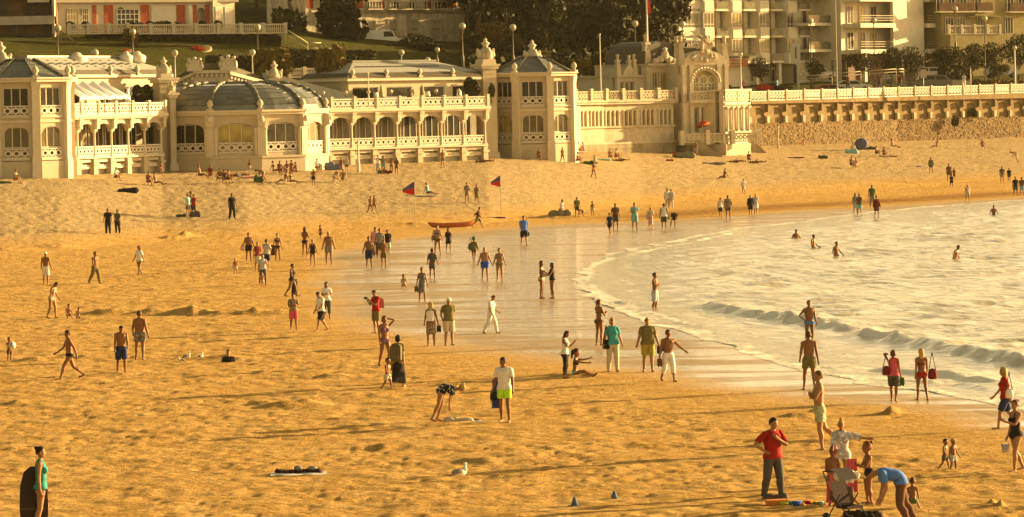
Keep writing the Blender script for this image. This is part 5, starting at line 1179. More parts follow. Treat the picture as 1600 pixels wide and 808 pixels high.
# right ochre block
M_OCH = mat('ochre_plaster', (.34, .28, .13), .9, .12, 2)
rb_, RL = section('ochre_apartment_block', 'ochre apartment block with dark balconies at the top right corner', 'building', 1484, 486, 1640, 494)
J = lambda px: (px - 1484) / 156 * RL
mb = MB(); mb.box(0, RL, 1.4, 14, 6, lv3[-1]+2); mb.build('wall', M_OCH, rb_)
for py, c0, c1 in ((17, 1472, 1527), (17, 1531, 1555), (18, 1582, 1640)):
    za = W(1540, py, 488).z; mb = MB(); mb.box(J(c0), J(c1), .2, 1.4, za-.15, za); mb.build('balcony_slab', M_AP, rb_); mb = MB(); mb.box(J(c0), J(c1), .2, .25, za, za+1.1); mb.build('balcony_panel', M_BRN, rb_)
    for i in range(max(1, int((c1-c0)/18))): window(rb_, J(c0+9+i*18), 1.3, za, 1.1, 2.2, nv=2, glass=[M_GLASS, M_DARK][i % 2])
za = W(1540, 53, 488).z
mb = MB(); mb.box(J(1480), J(1640), -.9, 1.4, 6, za); mb.build('podium', M_OCH, rb_)
for px in (1495, 1513, 1545, 1588): window(rb_, J(px), 1.3, za, 1.3, 2.2, nv=3, glass=M_GLASS2 if px == 1513 else M_GLASS)
mb = MB(); mb.prism([(J(1523), za+2.35), (J(1565), za+2.1), (J(1563), za+2.25), (J(1525), za+2.6)], -.3, 1.3, 'y'); mb.build('awning', M_TAN, rb_)
balustrade(1482, 485, 1562, 489, 54, 53.5, 1.15, 4, 'pale balustrade on the podium of the ochre block', per=6)
# ---------------------------------------------------------------- lamps and masts
glm = MB(); glm.ball((0, 0, 0), .36, 12, 8); GLOBE_L = glm.mesh('globe', M_GLOBE)
def lamp(px, pyg, pyb, D, label, r=1.0, m=None, thin=.05):
    top = W(px, pyg, D); bot = W(px + (pyb-pyg)*.02, pyb, D); h = top.z - bot.z
    t = thing('street_lamp', label, 'street lamp', (top.x, D, bot.z), 0, 'globe street lamps')
    mb = MB(); mb.lathe([(.16, -.8), (.15, .5), (thin*1.3, .7), (thin, h-.45*r), (.1, h-.4*r), (.16*r, h-.3*r)], n=8); mb.build('post', m or M_BRONZE, t)
    inst('globe', GLOBE_L, t, (0, 0, h), scale=r)
lamp(90, 44, 104, 390, 'tall lamp with big globe beside the left garden stairs'); lamp(207, 50, 90, 388, 'lamp with globe against the villa balustrade, above the red flowers'); lamp(148, 83, 130, 345, 'low globe lamp peeping over the zigzag roof', m=M_WHITE)
lamp(273, 83, 145, 350, 'white globe lamp in front of the big flower bed', m=M_WHITE, r=.85); lamp(394, 82, 150, 352, 'short white globe lamp left of the tall one behind the dome', m=M_WHITE, r=.85); lamp(402, 43, 112, 380, 'tall dark lamp on the lawn behind the glass dome')
lamp(512, 80, 160, 352, 'white globe lamp beside the golden shrub on the terrace', m=M_WHITE, r=.85); lamp(627, 82, 135, 380, 'globe lamp over the middle of the right slate roof', m=M_WHITE, r=.85); lamp(668, 94, 140, 380, 'half-hidden globe lamp at the ridge of the right slate roof', m=M_WHITE, r=.85)
lamp(683, 78, 100, 405, 'globe lamp by the shrubs under the old villa', r=.8); lamp(722, 41, 96, 395, 'tall dark lamp at the right corner of the old villa'); lamp(801, 43, 96, 395, 'tall lamp rising behind the right pavilion roof'); lamp(992, 37, 118, 412, 'tall thin lamp left of the white flagpole')
lamp(1066, 38, 80, 410, 'lamp rising above the iron crown of the stone corner'); lamp(1157, 85, 145, 405, 'slim white lamp beside the restaurant sign', m=M_WHITE, r=.7); lamp(1266, 33, 130, 440, 'tall lamp at the right end of the white apartment block', r=.9); lamp(1365, 32, 140, 445, 'tall lamp in front of the gridded apartment block', r=.9)
lamp(1492, 14, 75, 452, 'tall lamp near the top right, behind the tamarisks'); lamp(1538, 29, 136, 452, 'tall dark lamp on the lawn edge at the right'); lamp(1585, 75, 145, 449.5, 'white lamp standing on the sea wall at the far right', m=M_WHITE, r=.8, thin=.09)
def mast(px, y0, y1, D, label, m, r=.07, red=False):
    b = W(px + (y1-y0)*.02*0, y1, D); h = W(px, y0, D).z - b.z; t = thing('flag_mast', label, 'mast', b, 0); mb = MB(); mb.lathe([(r*1.6, -1), (r*1.5, .3), (r, .5), (r*.7, h)], n=8); mb.build('pole', m, t); mb = MB(); mb.ball((0,0,h), r*1.5, 6, 4); mb.build('cap', m, t)
    if red: mb = MB(); mb.prism([(0, h-4.2), (.42, h-4.0), (.35, h-1.2), (0, h-1.0)], -.02, .04, 'y'); mb.build('furled_flag', mat('red_flag', (.55, .05, .03), .8), t)
mast(1012, -40, 98, 396, 'white flagpole rising from the stone roof at the top centre', M_WHITE, .11, True); mast(939, 54, 152, 387, 'thin pale mast on the stone terrace parapet', M_WHITE, .07)
mast(1308, -20, 140, 432, 'pale mast with a red furled flag beside the middle balconies', M_CONC, .07, False)
mast(560, 222, 260, 330, 'short white pole standing on the sand before the right gallery', M_WHITE, .09); mast(1216, 199, 235, 410, 'short pale pole on the sand near the sea wall', M_CONC, .1)
mast(576, 115, 158, 343, 'slim white post on the right terrace by the potted plants', M_WHITE, .06)
# ---------------------------------------------------------------- promenade traffic and trees
TAM = [leaf_cloud('crown', M_LEAF2, 1.9, 1.8, 1.5, 1700, .13, 11, 300+i, .5) for i in range(3)]; TTR = trunk_mesh(2.0, .11, 8, 6, .9)
for i, (px, py, D, s, wh) in enumerate([(1272,133,440,.75,'left of the mast, small'),(1343,132,442,1.0,'left of the gridded block lamp'),(1392,134,445,1.1,'above the silver car'),(1428,132,446,1.05,'before the paired windows'),(1484,132,450,1.2,'beside the high right lamp, broad'),(1518,130,452,1.15,'tidy round one right of centre'),(1552,128,456,1.1,'under the podium balustrade'),(1562,131,452,.7,'small one on the lawn'),(1592,126,458,1.35,'at the right edge of the photo'),(1190,135,436,.8,'palm-like one before the restaurant wall'),(1420,136,444,.6,'low one behind the parked cars')]):
    tree(px, py, D, 0, s, 'olive tamarisk tree on the promenade, ' + wh, name='tamarisk_tree', group='tamarisk trees along the promenade', crown=TAM[i % 3], trunk=TTR, ch=1.5, z=W(px, py, D).z-.3)
silver, darkc = paint('silver_paint', (.50, .48, .42)), paint('dark_green_paint', (.07, .07, .05))
zr = lambda px, py, D: W(px, py, D).z
car(1333, 144, 436, 4.2, 1.35, silver, 'silver car on the road left of the gridded block, low behind the balustrade'); car(1407, 131, 446, 4.2, 1.6, paint('cream_car', (.62, .57, .45)), 'pale estate car parked under the tamarisks above the slatted fence'); car(1457, 125, 448, 4.3, 1.5, silver, 'silver car parked behind the hedge left end')
car(1453, 141, 440, 5.0, 1.75, darkc, 'dark green people carrier just behind the balustrade', flip=True); car(1485, 121, 456, 4.0, 1.4, paint('white_car_paint', (.7, .67, .6)), 'white car half hidden behind the clipped hedge'); car(1565, 122, 456, 4.2, 1.5, silver, 'silver car at the far right behind the small tamarisk'); car(1282, 125, 442, 3.9, 1.4, paint('white_car_paint', (.7, .67, .6)), 'white car at the left end of the road rail')
car(1300, 150, 436, 4.0, 1.3, paint('red_car_paint', (.35, .05, .03)), 'dark red car low behind the balustrade beside the mast')
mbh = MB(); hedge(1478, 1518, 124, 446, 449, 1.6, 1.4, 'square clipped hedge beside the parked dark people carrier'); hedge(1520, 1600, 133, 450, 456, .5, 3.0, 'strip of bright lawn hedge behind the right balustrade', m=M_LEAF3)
rail([(1246,128),(1300,124),(1345,120),(1400,116),(1412,116)], 438, 'pale metal guard rail along the ramp before the parked cars', M_RAIL, .6, 'guard_rail')
mb = MB(); 
sf = thing('slatted_fence', 'low slatted metal fence below the pale estate car', 'fence', W(1362, 134, 437), math.atan2(1, 6))
for q in range(5): mb = MB(); mb.box(0, 5.2, -.03, .03, .1 + q*.27, .22 + q*.27); mb.build('slat', M_BRONZE, sf)
for q in range(4): mb = MB(); mb.box(q*1.7, q*1.7+.08, .03, .1, -.5, 1.35); mb.build('post', M_BRONZE, sf)
for px, lab in ((1443, 'pale rectangular sign on a post behind the balustrade, left of the people carrier'), (1517, 'small street sign on a white post right of the clipped hedge')):
    t = thing('road_sign', lab, 'sign', W(px, 136, 437)); mb = MB(); mb.tube((0,0,-1), (0,0,2.4 if px > 1500 else 1.7), .05); mb.build('post', M_WHITE, t); mb = MB(); mb.box(-.35 if px < 1500 else 0, .35 if px < 1500 else .8, -.06, -.02, 1.0 if px < 1500 else 2.1, 2.0 if px < 1500 else 2.5); mb.build('plate', M_CONC if px < 1500 else M_IRON, t)
for px, s_ in ((1302, 'left, by the mast'), (1322, 'right of the mast'), (1358, 'beside the gridded block lamp')):
    t = thing('traffic_light', 'dark traffic light on the promenade, ' + s_, 'traffic light', W(px, 130, 440)); mb = MB(); mb.tube((0,0,-1), (0,0,2.2), .06); mb.build('post', M_IRON, t); mb = MB(); mb.box(-.16, .16, -.14, .14, 1.5, 2.6); mb.build('housing', M_IRON, t)
    lm = MB(); lm.ball((0, -.15, 0), .09, 8, 5); lme = lm.mesh('lens', M_GLOBE)
    for q in range(3): inst('lens', lme, t, (0, 0, 1.7+q*.33))
# cafe terrace flowers
for i, (px, k) in enumerate(((1190,'g'),(1212,'o'),(1226,'o'),(1133,'d'))):
    shrub(px, 142, 424, (.9, .5, .45), k, ['flowering planter behind the balustrade, leftmost of the cafe row', 'green planter behind the balustrade, middle of the cafe row', 'green planter before the advertising box', 'dark shrub before the restaurant wall'][i])
t = thing('flower_planter', 'planter of red flowers behind the promenade balustrade below the restaurant', 'planter', W(1196, 145, 420)); mb = MB(); mb.box(-1, 1, -.2, .2, 0, .3); mb.build('trough', M_BRN, t); inst('flowers', BEDM, t, (0, 0, .3), scale=(1.1, .4, .6))
# ---------------------------------------------------------------- people: one canonical body grown from a distance field, skinned and posed
def _cap(P, a, b, ra, rb):
    a = np.array(a, float); b = np.array(b, float); d = b - a; t = np.clip(((P - a) @ d) / (d @ d), 0, 1)
    return np.linalg.norm(P - a - t[:, None] * d, axis=1) - (ra + (rb - ra) * t)
def _ell(P, c, r):
    q = (P - np.array(c)) / np.array(r); k = np.linalg.norm(q, axis=1); return (k - 1) * min(r) * 1.0
def _smin(a, b, k): h = np.clip(.5 + .5 * (b - a) / k, 0, 1); return b * (1 - h) + a * h - k * h * (1 - h)
def body_joints(fem):
    sh = .160 if fem else .182; hp = .09
    J = {'pel': (0, 0, .95), 'spine': (0, 0, 1.06), 'neck': (0, .01, 1.47), 'head': (0, -.005, 1.54)}
    s, c = math.sin(R(35)), math.cos(R(35))
    for q, n in ((1, 'L'), (-1, 'R')):
        J['sh'+n] = (q*sh, .01, 1.405); J['el'+n] = (q*(sh+.28*s), .01, 1.405-.28*c); J['wr'+n] = (q*(sh+.53*s), .01, 1.405-.53*c); J['ha'+n] = (q*(sh+.62*s), .0, 1.405-.62*c)
        J['hi'+n] = (q*hp, 0, .92); J['kn'+n] = (q*(hp+.015), -.01, .50); J['an'+n] = (q*(hp+.025), .02, .08); J['to'+n] = (q*(hp+.045), -.13, .02)
    return {k: np.array(v, float) for k, v in J.items()}
def body_sdf(P, fem):
    J = body_joints(fem); k = .03
    if fem:
        d = _ell(P, (0, 0, 1.30), (.150, .100, .19)); d = _smin(d, _ell(P, (0, .0, 1.10), (.118, .088, .16)), .06)
        d = _smin(d, _ell(P, (0, .015, .93), (.168, .115, .125)), .06)
        for q in (1, -1):
            d = _smin(d, _ell(P, (q*.07, -.075, 1.275), (.062, .062, .062)), .025); d = _smin(d, _ell(P, (q*.075, .065, .90), (.085, .08, .09)), .04)
    else:
        d = _ell(P, (0, 0, 1.31), (.180, .112, .20)); d = _smin(d, _ell(P, (0, -.005, 1.09), (.145, .105, .17)), .07)
        d = _smin(d, _ell(P, (0, .01, .94), (.160, .110, .115)), .06)
        for q in (1, -1): d = _smin(d, _ell(P, (q*.08, .055, .90), (.078, .07, .08)), .04); d = _smin(d, _ell(P, (q*.08, -.075, 1.35), (.075, .04, .06)), .03)
    d = _smin(d, _cap(P, (-.08, .01, 1.425), (.08, .01, 1.425), .056, .056), .05)
    d = _smin(d, _cap(P, (0, .012, 1.40), (0, -.005, 1.54), .056 if not fem else .047, .05 if not fem else .042), .03)
    f = .9 if fem else 1.0
    for n in 'LR':
        q = 1 if n == 'L' else -1
        d = _smin(d, _cap(P, J['sh'+n]*.97 + np.array([0,0,.0]), J['sh'+n], .050*f, .055*f), .05)
        d = _smin(d, _cap(P, J['sh'+n], J['el'+n], .054*f, .040*f), .025)
        d = _smin(d, _cap(P, J['el'+n], J['wr'+n], .042*f, .027*f), .012)
        d = _smin(d, _cap(P, J['wr'+n], J['ha'+n], .027*f, .036*f), .012)
        d = _smin(d, _cap(P, J['hi'+n]+np.array([q*.005,0,-.02]), J['kn'+n], .092 if not fem else .094, .056), .04)
        d = _smin(d, _cap(P, J['kn'+n], J['an'+n]+np.array([0,0,.02]), .054, .034), .02)
        d = _smin(d, _ell(P, tuple((J['kn'+n]*.68 + J['an'+n]*.32) + np.array([0, .022, 0])), (.052, .052, .11)), .02)
        d = _smin(d, _cap(P, J['an'+n]+np.array([0,.03,-.035]), J['to'+n]+np.array([0,0,.012]), .036, .028), .02)
        d = _smin(d, _ell(P, (q*(.135), -.07, .022), (.042, .085, .024)), .015)
    # head: skull, jaw, nose, brow, ears
    d = _smin(d, _ell(P, (0, .0, 1.655), (.074, .092, .100)), .02); d = _smin(d, _ell(P, (0, -.030, 1.595), (.055, .062, .066)), .025)
    d = _smin(d, _ell(P, (0, -.072, 1.552), (.022, .018, .018)), .012)
    d = _smin(d, _cap(P, (0, -.088, 1.645), (0, -.104, 1.612), .008, .013), .012)
    for q in (1, -1): d = _smin(d, _ell(P, (q*.077, .005, 1.62), (.010, .022, .032)), .008)
    return d
def surface_nets(fn, lo, hi, h):
    ax = [np.arange(lo[i], hi[i] + h, h) for i in range(3)]; n = [len(a) for a in ax]
    X_, Y_, Z_ = np.meshgrid(*ax, indexing='ij'); V = fn(np.stack([X_, Y_, Z_], -1).reshape(-1, 3)).reshape(n)
    ins = V < 0; S = np.zeros([m-1 for m in n] + [3]); C_ = np.zeros([m-1 for m in n])
    off = [(i, j, k) for i in (0, 1) for j in (0, 1) for k in (0, 1)]
    def sub(A, o): return A[o[0]:o[0]+n[0]-1, o[1]:o[1]+n[1]-1, o[2]:o[2]+n[2]-1]
    for a in off:
        for d in range(3):
            if a[d]: continue
            b = list(a); b[d] = 1; va, vb = sub(V, a), sub(V, b); cr = (va < 0) != (vb < 0)
            t = np.where(cr, va / np.where(cr, va - vb, 1), 0)
            for e in range(3): S[..., e] += np.where(cr, a[e] + (t if e == d else 0), 0)
            C_ += cr
    act = C_ > 0; idx = -np.ones(act.shape, int); idx[act] = np.arange(act.sum()); ii = np.argwhere(act)
    v = (ii + S[act] / C_[act][:, None]) * h + np.array(lo); F = []
    for d in range(3):
        e = [0, 0, 0]; e[d] = 1; o1, o2 = [x for x in range(3) if x != d]
        A = ins[tuple(slice(1 if q != d else 0, m - 1) for q, m in enumerate(n))]; B = ins[tuple(slice(1, m - 1) if q != d else slice(1, m) for q, m in enumerate(n))]
        cr = np.argwhere(A != B)
        if not len(cr): continue
        st = A[tuple(cr.T)]; c = cr.copy()
        for q in range(3):
            if q != d: c[:, q] += 1
        def cell(x, y):
            k = c.copy(); k[:, o1] -= x; k[:, o2] -= y; return idx[tuple(k.T)]
        q = np.stack([cell(1, 1), cell(0, 1), cell(0, 0), cell(1, 0)], 1); fl = st if d != 1 else ~st
        q[~fl] = q[~fl][:, ::-1]; F.append(q)
    return v, np.concatenate(F)
BONES = ['pelvis', 'chest', 'head', 'uaL', 'faL', 'haL', 'uaR', 'faR', 'haR', 'thL', 'shL', 'ftL', 'thR', 'shR', 'ftR']
def skin_weights(P, fem):
    J = body_joints(fem); seg = {}
    seg['pelvis'] = [((-.07,0,.93),(.07,0,.93),.12),((0,0,.93),(0,0,1.02),.12)]; seg['chest'] = [((0,0,1.12),(0,0,1.36),.14),((-.12,0,1.40),(.12,0,1.40),.06)]
    seg['head'] = [((0,0,1.52),(0,0,1.68),.08)]
    for n in 'LR':
        seg['ua'+n] = [(J['sh'+n], J['el'+n], .05)]; seg['fa'+n] = [(J['el'+n], J['wr'+n], .035)]; seg['ha'+n] = [(J['wr'+n], J['ha'+n]+(J['ha'+n]-J['wr'+n])*1.2, .03)]
        seg['th'+n] = [(J['hi'+n]+np.array([0,0,-.05]), J['kn'+n], .08)]; seg['sh'+n] = [(J['kn'+n], J['an'+n], .045)]; seg['ft'+n] = [(J['an'+n]+np.array([0,0,-.03]), J['to'+n], .03)]
    D = np.stack([np.min([_cap(P, a, b, r, r) for a, b, r in seg[k]], axis=0) for k in BONES], 1)
    W_ = np.exp(-np.clip(D - D.min(1)[:, None], 0, 1) / .026)
    # left limbs never pull on the right
    L_ = [i for i, b in enumerate(BONES) if b.endswith('L')]; Rr = [i for i, b in enumerate(BONES) if b.endswith('R')]
    W_[np.ix_(P[:, 0] < -.01, L_)] = 0; W_[np.ix_(P[:, 0] > .01, Rr)] = 0
    return W_ / W_.sum(1)[:, None]
def finger_tubes(J):
    v = []; f = []
    for n in 'LR':
        q = 1 if n == 'L' else -1; w, h_ = J['wr'+n], J['ha'+n]; d = (h_ - w) / np.linalg.norm(h_ - w); side = np.array([0, 1.0, 0]); up = np.cross(d, side)*q
        for i, (o, L_) in enumerate([(-.030, .070), (-.011, .082), (.009, .076), (.027, .060), (None, .055)]):
            if o is None: p0 = w + d*.035 + side*-.022; dd = d*.6 + side*-.75; dd /= np.linalg.norm(dd); r = .0105
            else: p0 = w + d*.082 + side*o; dd = d + side*o*1.5; dd /= np.linalg.norm(dd); r = .0088
            pts = [p0, p0 + dd*L_*.55, p0 + dd*L_*.55 + (dd*.85 - up*.5)*L_*.5]
            b0 = len(v)
            for j, p in enumerate(pts):
                rr = r*(1 - .18*j)
                for k in range(5): a = 2*PI*k/5; v.append(p + (side*math.cos(a) + up*math.sin(a))*rr)
            for j in range(2):
                for k in range(5): f.append((b0+j*5+k, b0+j*5+(k+1) % 5, b0+(j+1)*5+(k+1) % 5, b0+(j+1)*5+k))
            f.append(tuple(b0+10+k for k in range(5)))
    return np.array(v), f
CANON = {}
def canon(fem, lod):
    key = (fem, lod)
    if key in CANON: return CANON[key]
    h = {0: .0125, 1: .019, 2: .030}[lod]
    v, F = surface_nets(lambda P: body_sdf(P, fem), (-.62, -.24, -.03), (.62, .22, 1.80), h)
    faces = F; nb = len(v); fl = [tuple(r) for r in F.tolist()]
    if lod == 0:
        fv, ff = finger_tubes(body_joints(fem)); fl += [tuple(i + nb for i in t) for t in ff]; v = np.vstack([v, fv])
    W_ = skin_weights(v, fem)
    # normals
    N_ = np.zeros_like(v); a, b, c, d = (v[F[:, i]] for i in range(4)); fn = np.cross(c - a, d - b)
    for i in range(4): np.add.at(N_, F[:, i], fn)
    N_ /= np.linalg.norm(N_, axis=1)[:, None] + 1e-9
    CANON[key] = dict(v=v, F=F, fl=fl, W=W_, N=N_, nb=nb, J=body_joints(fem)); return CANON[key]
def rx(a): c, s = math.cos(R(a)), math.sin(R(a)); return np.array([[1,0,0],[0,c,-s],[0,s,c]])
def ry(a): c, s = math.cos(R(a)), math.sin(R(a)); return np.array([[c,0,s],[0,1,0],[-s,0,c]])
def rz_(a): c, s = math.cos(R(a)), math.sin(R(a)); return np.array([[c,-s,0],[s,c,0],[0,0,1]])
def raxis(ax, a):
    ax = ax/np.linalg.norm(ax); c, s = math.cos(R(a)), math.sin(R(a)); K = np.array([[0,-ax[2],ax[1]],[ax[2],0,-ax[0]],[-ax[1],ax[0],0]]); return np.eye(3)*c + s*K + (1-c)*np.outer(ax, ax)
# pose: lean, twist, head(pitch,yaw), arms (flex, abduct, elbow, inward), legs (flex, abduct, knee)
P0 = dict(lean=0, pel=0, hp=0, hy=0, aL=(5, 8, 12, 0), aR=(5, 8, 12, 0), lL=(0, 3, 2), lR=(0, 3, 2), tw=0)
def PZ(**k): d = dict(P0); d.update(k); return d
POSES = {
 'stand': PZ(aL=(6, 12, 16, 4), aR=(3, 13, 12, 0), lL=(5, 3, 5), lR=(-4, 3, 3)), 'stand2': PZ(lL=(6, 5, 4), lR=(-4, 4, 6), aL=(10, 10, 25, 10), aR=(-4, 10, 10, 0)),
 'walk': PZ(lL=(20, 1, 6), lR=(-18, 1, 14), aL=(-16, 7, 8, 0), aR=(20, 7, 22, 0), lean=3), 'walk2': PZ(lL=(-16, 1, 22), lR=(18, 1, 4), aL=(18, 7, 20, 0), aR=(-14, 7, 10, 0), lean=3),
 'stride': PZ(lL=(30, 2, 8), lR=(-24, 2, 22), aL=(-24, 9, 12, 0), aR=(32, 9, 25, 0), lean=5),
 'phone': PZ(aL=(35, 5, 95, 25), aR=(30, 5, 100, 25), hp=22), 'lookdown': PZ(hp=28, lean=4, aL=(18, 7, 40, 20), aR=(12, 7, 15, 0), lL=(12, 2, 8), lR=(-8, 2, 10)),
 'cross': PZ(aL=(28, 8, 105, 70), aR=(30, 8, 100, 70), lR=(-20, 2, 20)), 'hips': PZ(aL=(-18, 38, 85, 55), aR=(-18, 38, 85, 55)), 'hip1': PZ(aL=(10, 8, 12, 0), aR=(-15, 38, 85, 55)),
 'redman': PZ(aR=(-12, 42, 95, 60), aL=(35, 12, 120, 60), hp=14, hy=25, lL=(5, 6, 3), lR=(-3, 7, 4)),
 'handhead': PZ(aL=(150, 35, 120, 10), aR=(0, 8, 20, 0), lL=(14, 1, 6), lR=(-10, 1, 12)), 'reach': PZ(aL=(40, 68, 12, 0), aR=(15, 8, 35, 10), hp=10), 'armout': PZ(aL=(15, 42, 15, 0), aR=(-5, 14, 14, 0), lL=(18, 2, 6), lR=(-14, 2, 18), hy=25),
 'bend': PZ(lean=88, pel=12, aL=(78, 4, 8, 0), aR=(82, 6, 12, 0), lL=(4, 5, 6), lR=(-2, 5, 8), hp=-25), 'bend2': PZ(lean=72, pel=8, aL=(70, 4, 30, 10), aR=(72, 6, 22, 10), lL=(10, 4, 22), lR=(-8, 6, 10), hp=10),
 'sit': PZ(lL=(108, 10, 100), lR=(112, 10, 104), lean=8, aL=(45, 12, 30, 10), aR=(40, 12, 35, 10)), 'sitlong': PZ(lL=(88, 4, 12), lR=(95, 6, 40), lean=-8, aL=(-30, 14, 6, 0), aR=(-28, 14, 8, 0)),
 'sitback': PZ(lL=(100, 26, 90), lR=(100, 26, 92), lean=16, aL=(40, 8, 30, 10), aR=(45, 8, 30, 10), hp=10), 'sitpoint': PZ(lL=(92, 8, 20), lR=(95, 8, 30), lean=4, aL=(92, 10, 10, 0), aR=(75, 6, 14, 0)),
 'kneel': PZ(lL=(70, 6, 140), lR=(74, 8, 145), lean=22, aL=(50, 8, 40, 10), aR=(45, 8, 45, 10), hp=15), 'squat': PZ(lL=(112, 12, 125), lR=(108, 14, 122), lean=30, aL=(60, 6, 40, 10), aR=(60, 6, 40, 10)),
 'holdback': PZ(aL=(-28, 10, 45, 30), aR=(-28, 10, 45, 30), hp=12), 'holdfront': PZ(aL=(30, 8, 85, 35), aR=(25, 8, 85, 35)), 'carry': PZ(aL=(40, 10, 75, 30), aR=(0, 8, 12, 0), lL=(14, 2, 6), lR=(-12, 2, 14)),
 'pair': PZ(aL=(38, 10, 40, 10), aR=(30, 8, 45, 10)), 'lie': PZ(aL=(10, 14, 20, 0), aR=(20, 14, 30, 0), lL=(10, 6, 18), lR=(2, 6, 4)), 'liefront': PZ(aL=(120, 20, 80, 0), aR=(120, 20, 80, 0), hp=-20),
 'pull': PZ(lean=14, lL=(28, 2, 10), lR=(-26, 2, 18), aL=(-40, 8, 10, 0), aR=(25, 8, 30, 0)), 'wade': PZ(aL=(10, 24, 50, 20), aR=(8, 26, 45, 20), hp=10), 'armsup': PZ(aL=(60, 50, 90, 0), aR=(60, 50, 90, 0)),
 'backlean': PZ(lean=-2, aL=(6, 6, 8, 0), aR=(-6, 6, 10, 0), lL=(10, 2, 10), lR=(-6, 2, 2), hp=5),
}
def bone_mats(J, p):
    M = {}
    def T(Rm, piv, par): A = np.eye(4); A[:3, :3] = Rm; A[:3, 3] = piv - Rm @ piv; return par @ A
    root = np.eye(4); root = T(rx(p['pel']), J['pel'], root); M['pelvis'] = root
    M['chest'] = T(rx(p['lean']) @ rz_(p['tw']), J['spine'], root); M['head'] = T(rx(p['hp']) @ rz_(p['hy']), J['neck'], M['chest'])
    for n in 'LR':
        q = 1 if n == 'L' else -1; fl, ab, el, inn = p['a'+n]
        ua = J['el'+n] - J['sh'+n]
        # bring the A-pose arm down, then abduct, then flex forwards
        Rm = rx(-fl) @ ry(-q*(ab)) @ ry(q*35); Rt = raxis(ua, q*inn*1.0)
        M['ua'+n] = T(Rm @ Rt, J['sh'+n], M['chest'])
        axe = np.cross(ua, np.array([0, -1.0, 0])); M['fa'+n] = T(raxis(axe, el), J['el'+n], M['ua'+n]); M['ha'+n] = T(raxis(axe, 8), J['wr'+n], M['fa'+n])
        fl, ab, kn = p['l'+n]; M['th'+n] = T(ry(-q*(ab-2)) @ rx(-fl), J['hi'+n], root if abs(p['pel']) < 1 else root); M['sh'+n] = T(rx(kn), J['kn'+n], M['th'+n]); M['ft'+n] = T(rx(-max(0, fl - kn)*-.0 + (fl - kn)*.55), J['an'+n], M['sh'+n])
    return M
SKIN = [mat('skin_tanned', (.215, .10, .042), .5, .08, 6), mat('skin_fair', (.31, .165, .078), .5, .08, 6), mat('skin_brown', (.16, .07, .03), .5, .08, 6)]  # back-lit shade is put into these skin colours, darker than plain skin
CLOTH = {}
def cl(c):
    if isinstance(c, str):
        if c in PAT: return PAT[c]
        c = CD[c]
    if c not in CLOTH: CLOTH[c] = mat('cloth_%d' % len(CLOTH), c, .85, .08, 8, bump=.004, bscale=14)
    return CLOTH[c]
def pattern(name, a, b, sc, th=.5, stripes=False):
    m = bpy.data.materials.new(name); m.use_nodes = True; nt = m.node_tree; b_ = nt.nodes['Principled BSDF']; b_.inputs['Roughness'].default_value = .85; b_.inputs['Specular IOR Level'].default_value = .1
    tc = nt.nodes.new('ShaderNodeTexCoord'); n = nt.nodes.new('ShaderNodeTexWave' if stripes else 'ShaderNodeTexVoronoi'); n.inputs['Scale'].default_value = sc; nt.links.new(tc.outputs['Object'], n.inputs['Vector'])
    if stripes: n.bands_direction = 'Z'
    r = nt.nodes.new('ShaderNodeMapRange'); r.inputs[1].default_value = th-.03; r.inputs[2].default_value = th+.03; nt.links.new(n.outputs[0], r.inputs[0])
    q = nt.nodes.new('ShaderNodeMix'); q.data_type = 'RGBA'; q.inputs[6].default_value = (*a, 1); q.inputs[7].default_value = (*b, 1); nt.links.new(r.outputs[0], q.inputs[0]); nt.links.new(q.outputs[2], b_.inputs['Base Color']); return m
PAT = {'floral': pattern('floral_print', (.62, .58, .48), (.02, .02, .025), 15, .36), 'stripe': pattern('stripe_print', (.45, .06, .05), (.08, .05, .04), 6, .5, True), 'greenprint': pattern('green_print', (.16, .22, .10), (.40, .42, .26), 18, .4),
       'greyprint': pattern('grey_print', (.30, .27, .22), (.12, .11, .09), 16, .42), 'whiteprint': pattern('white_print', (.62, .60, .56), (.35, .34, .36), 12, .4), 'tanprint': pattern('tan_print', (.38, .28, .16), (.18, .13, .08), 14, .42), 'teal': pattern('teal_print', (.05, .33, .30), (.03, .20, .17), 12, .3)}
HAIRC = {'k': mat('hair_black', (.025, .018, .012), .6, .2, 20), 'b': mat('hair_brown', (.09, .045, .018), .6, .25, 20), 'y': mat('hair_blonde', (.42, .27, .09), .6, .2, 20), 'g': mat('hair_grey', (.38, .33, .26), .7, .2, 20), 'w': mat('hat_white', (.72, .66, .54), .8, .1, 8), 'r': mat('hair_auburn', (.16, .05, .015), .6, .25, 20)}
WHITE, BLACK, NAVY, KHAKI, GREY = (.70, .66, .58), (.02, .018, .016), (.025, .035, .09), (.36, .27, .14), (.22, .20, .17)
M_EYE = mat('eye_dark', (.02, .015, .01), .2, .1, 5)
def np_mesh(name, v, fl, mats, parent, smooth=True):
    me = bpy.data.meshes.new(name); me.from_pydata(v.tolist(), [], fl)
    for m in (mats if isinstance(mats, list) else [mats]): me.materials.append(m)
    if smooth: me.polygons.foreach_set('use_smooth', [True]*len(me.polygons))
    me.update(); o = inst(name, me, parent); return o
N_PEOPLE = 0
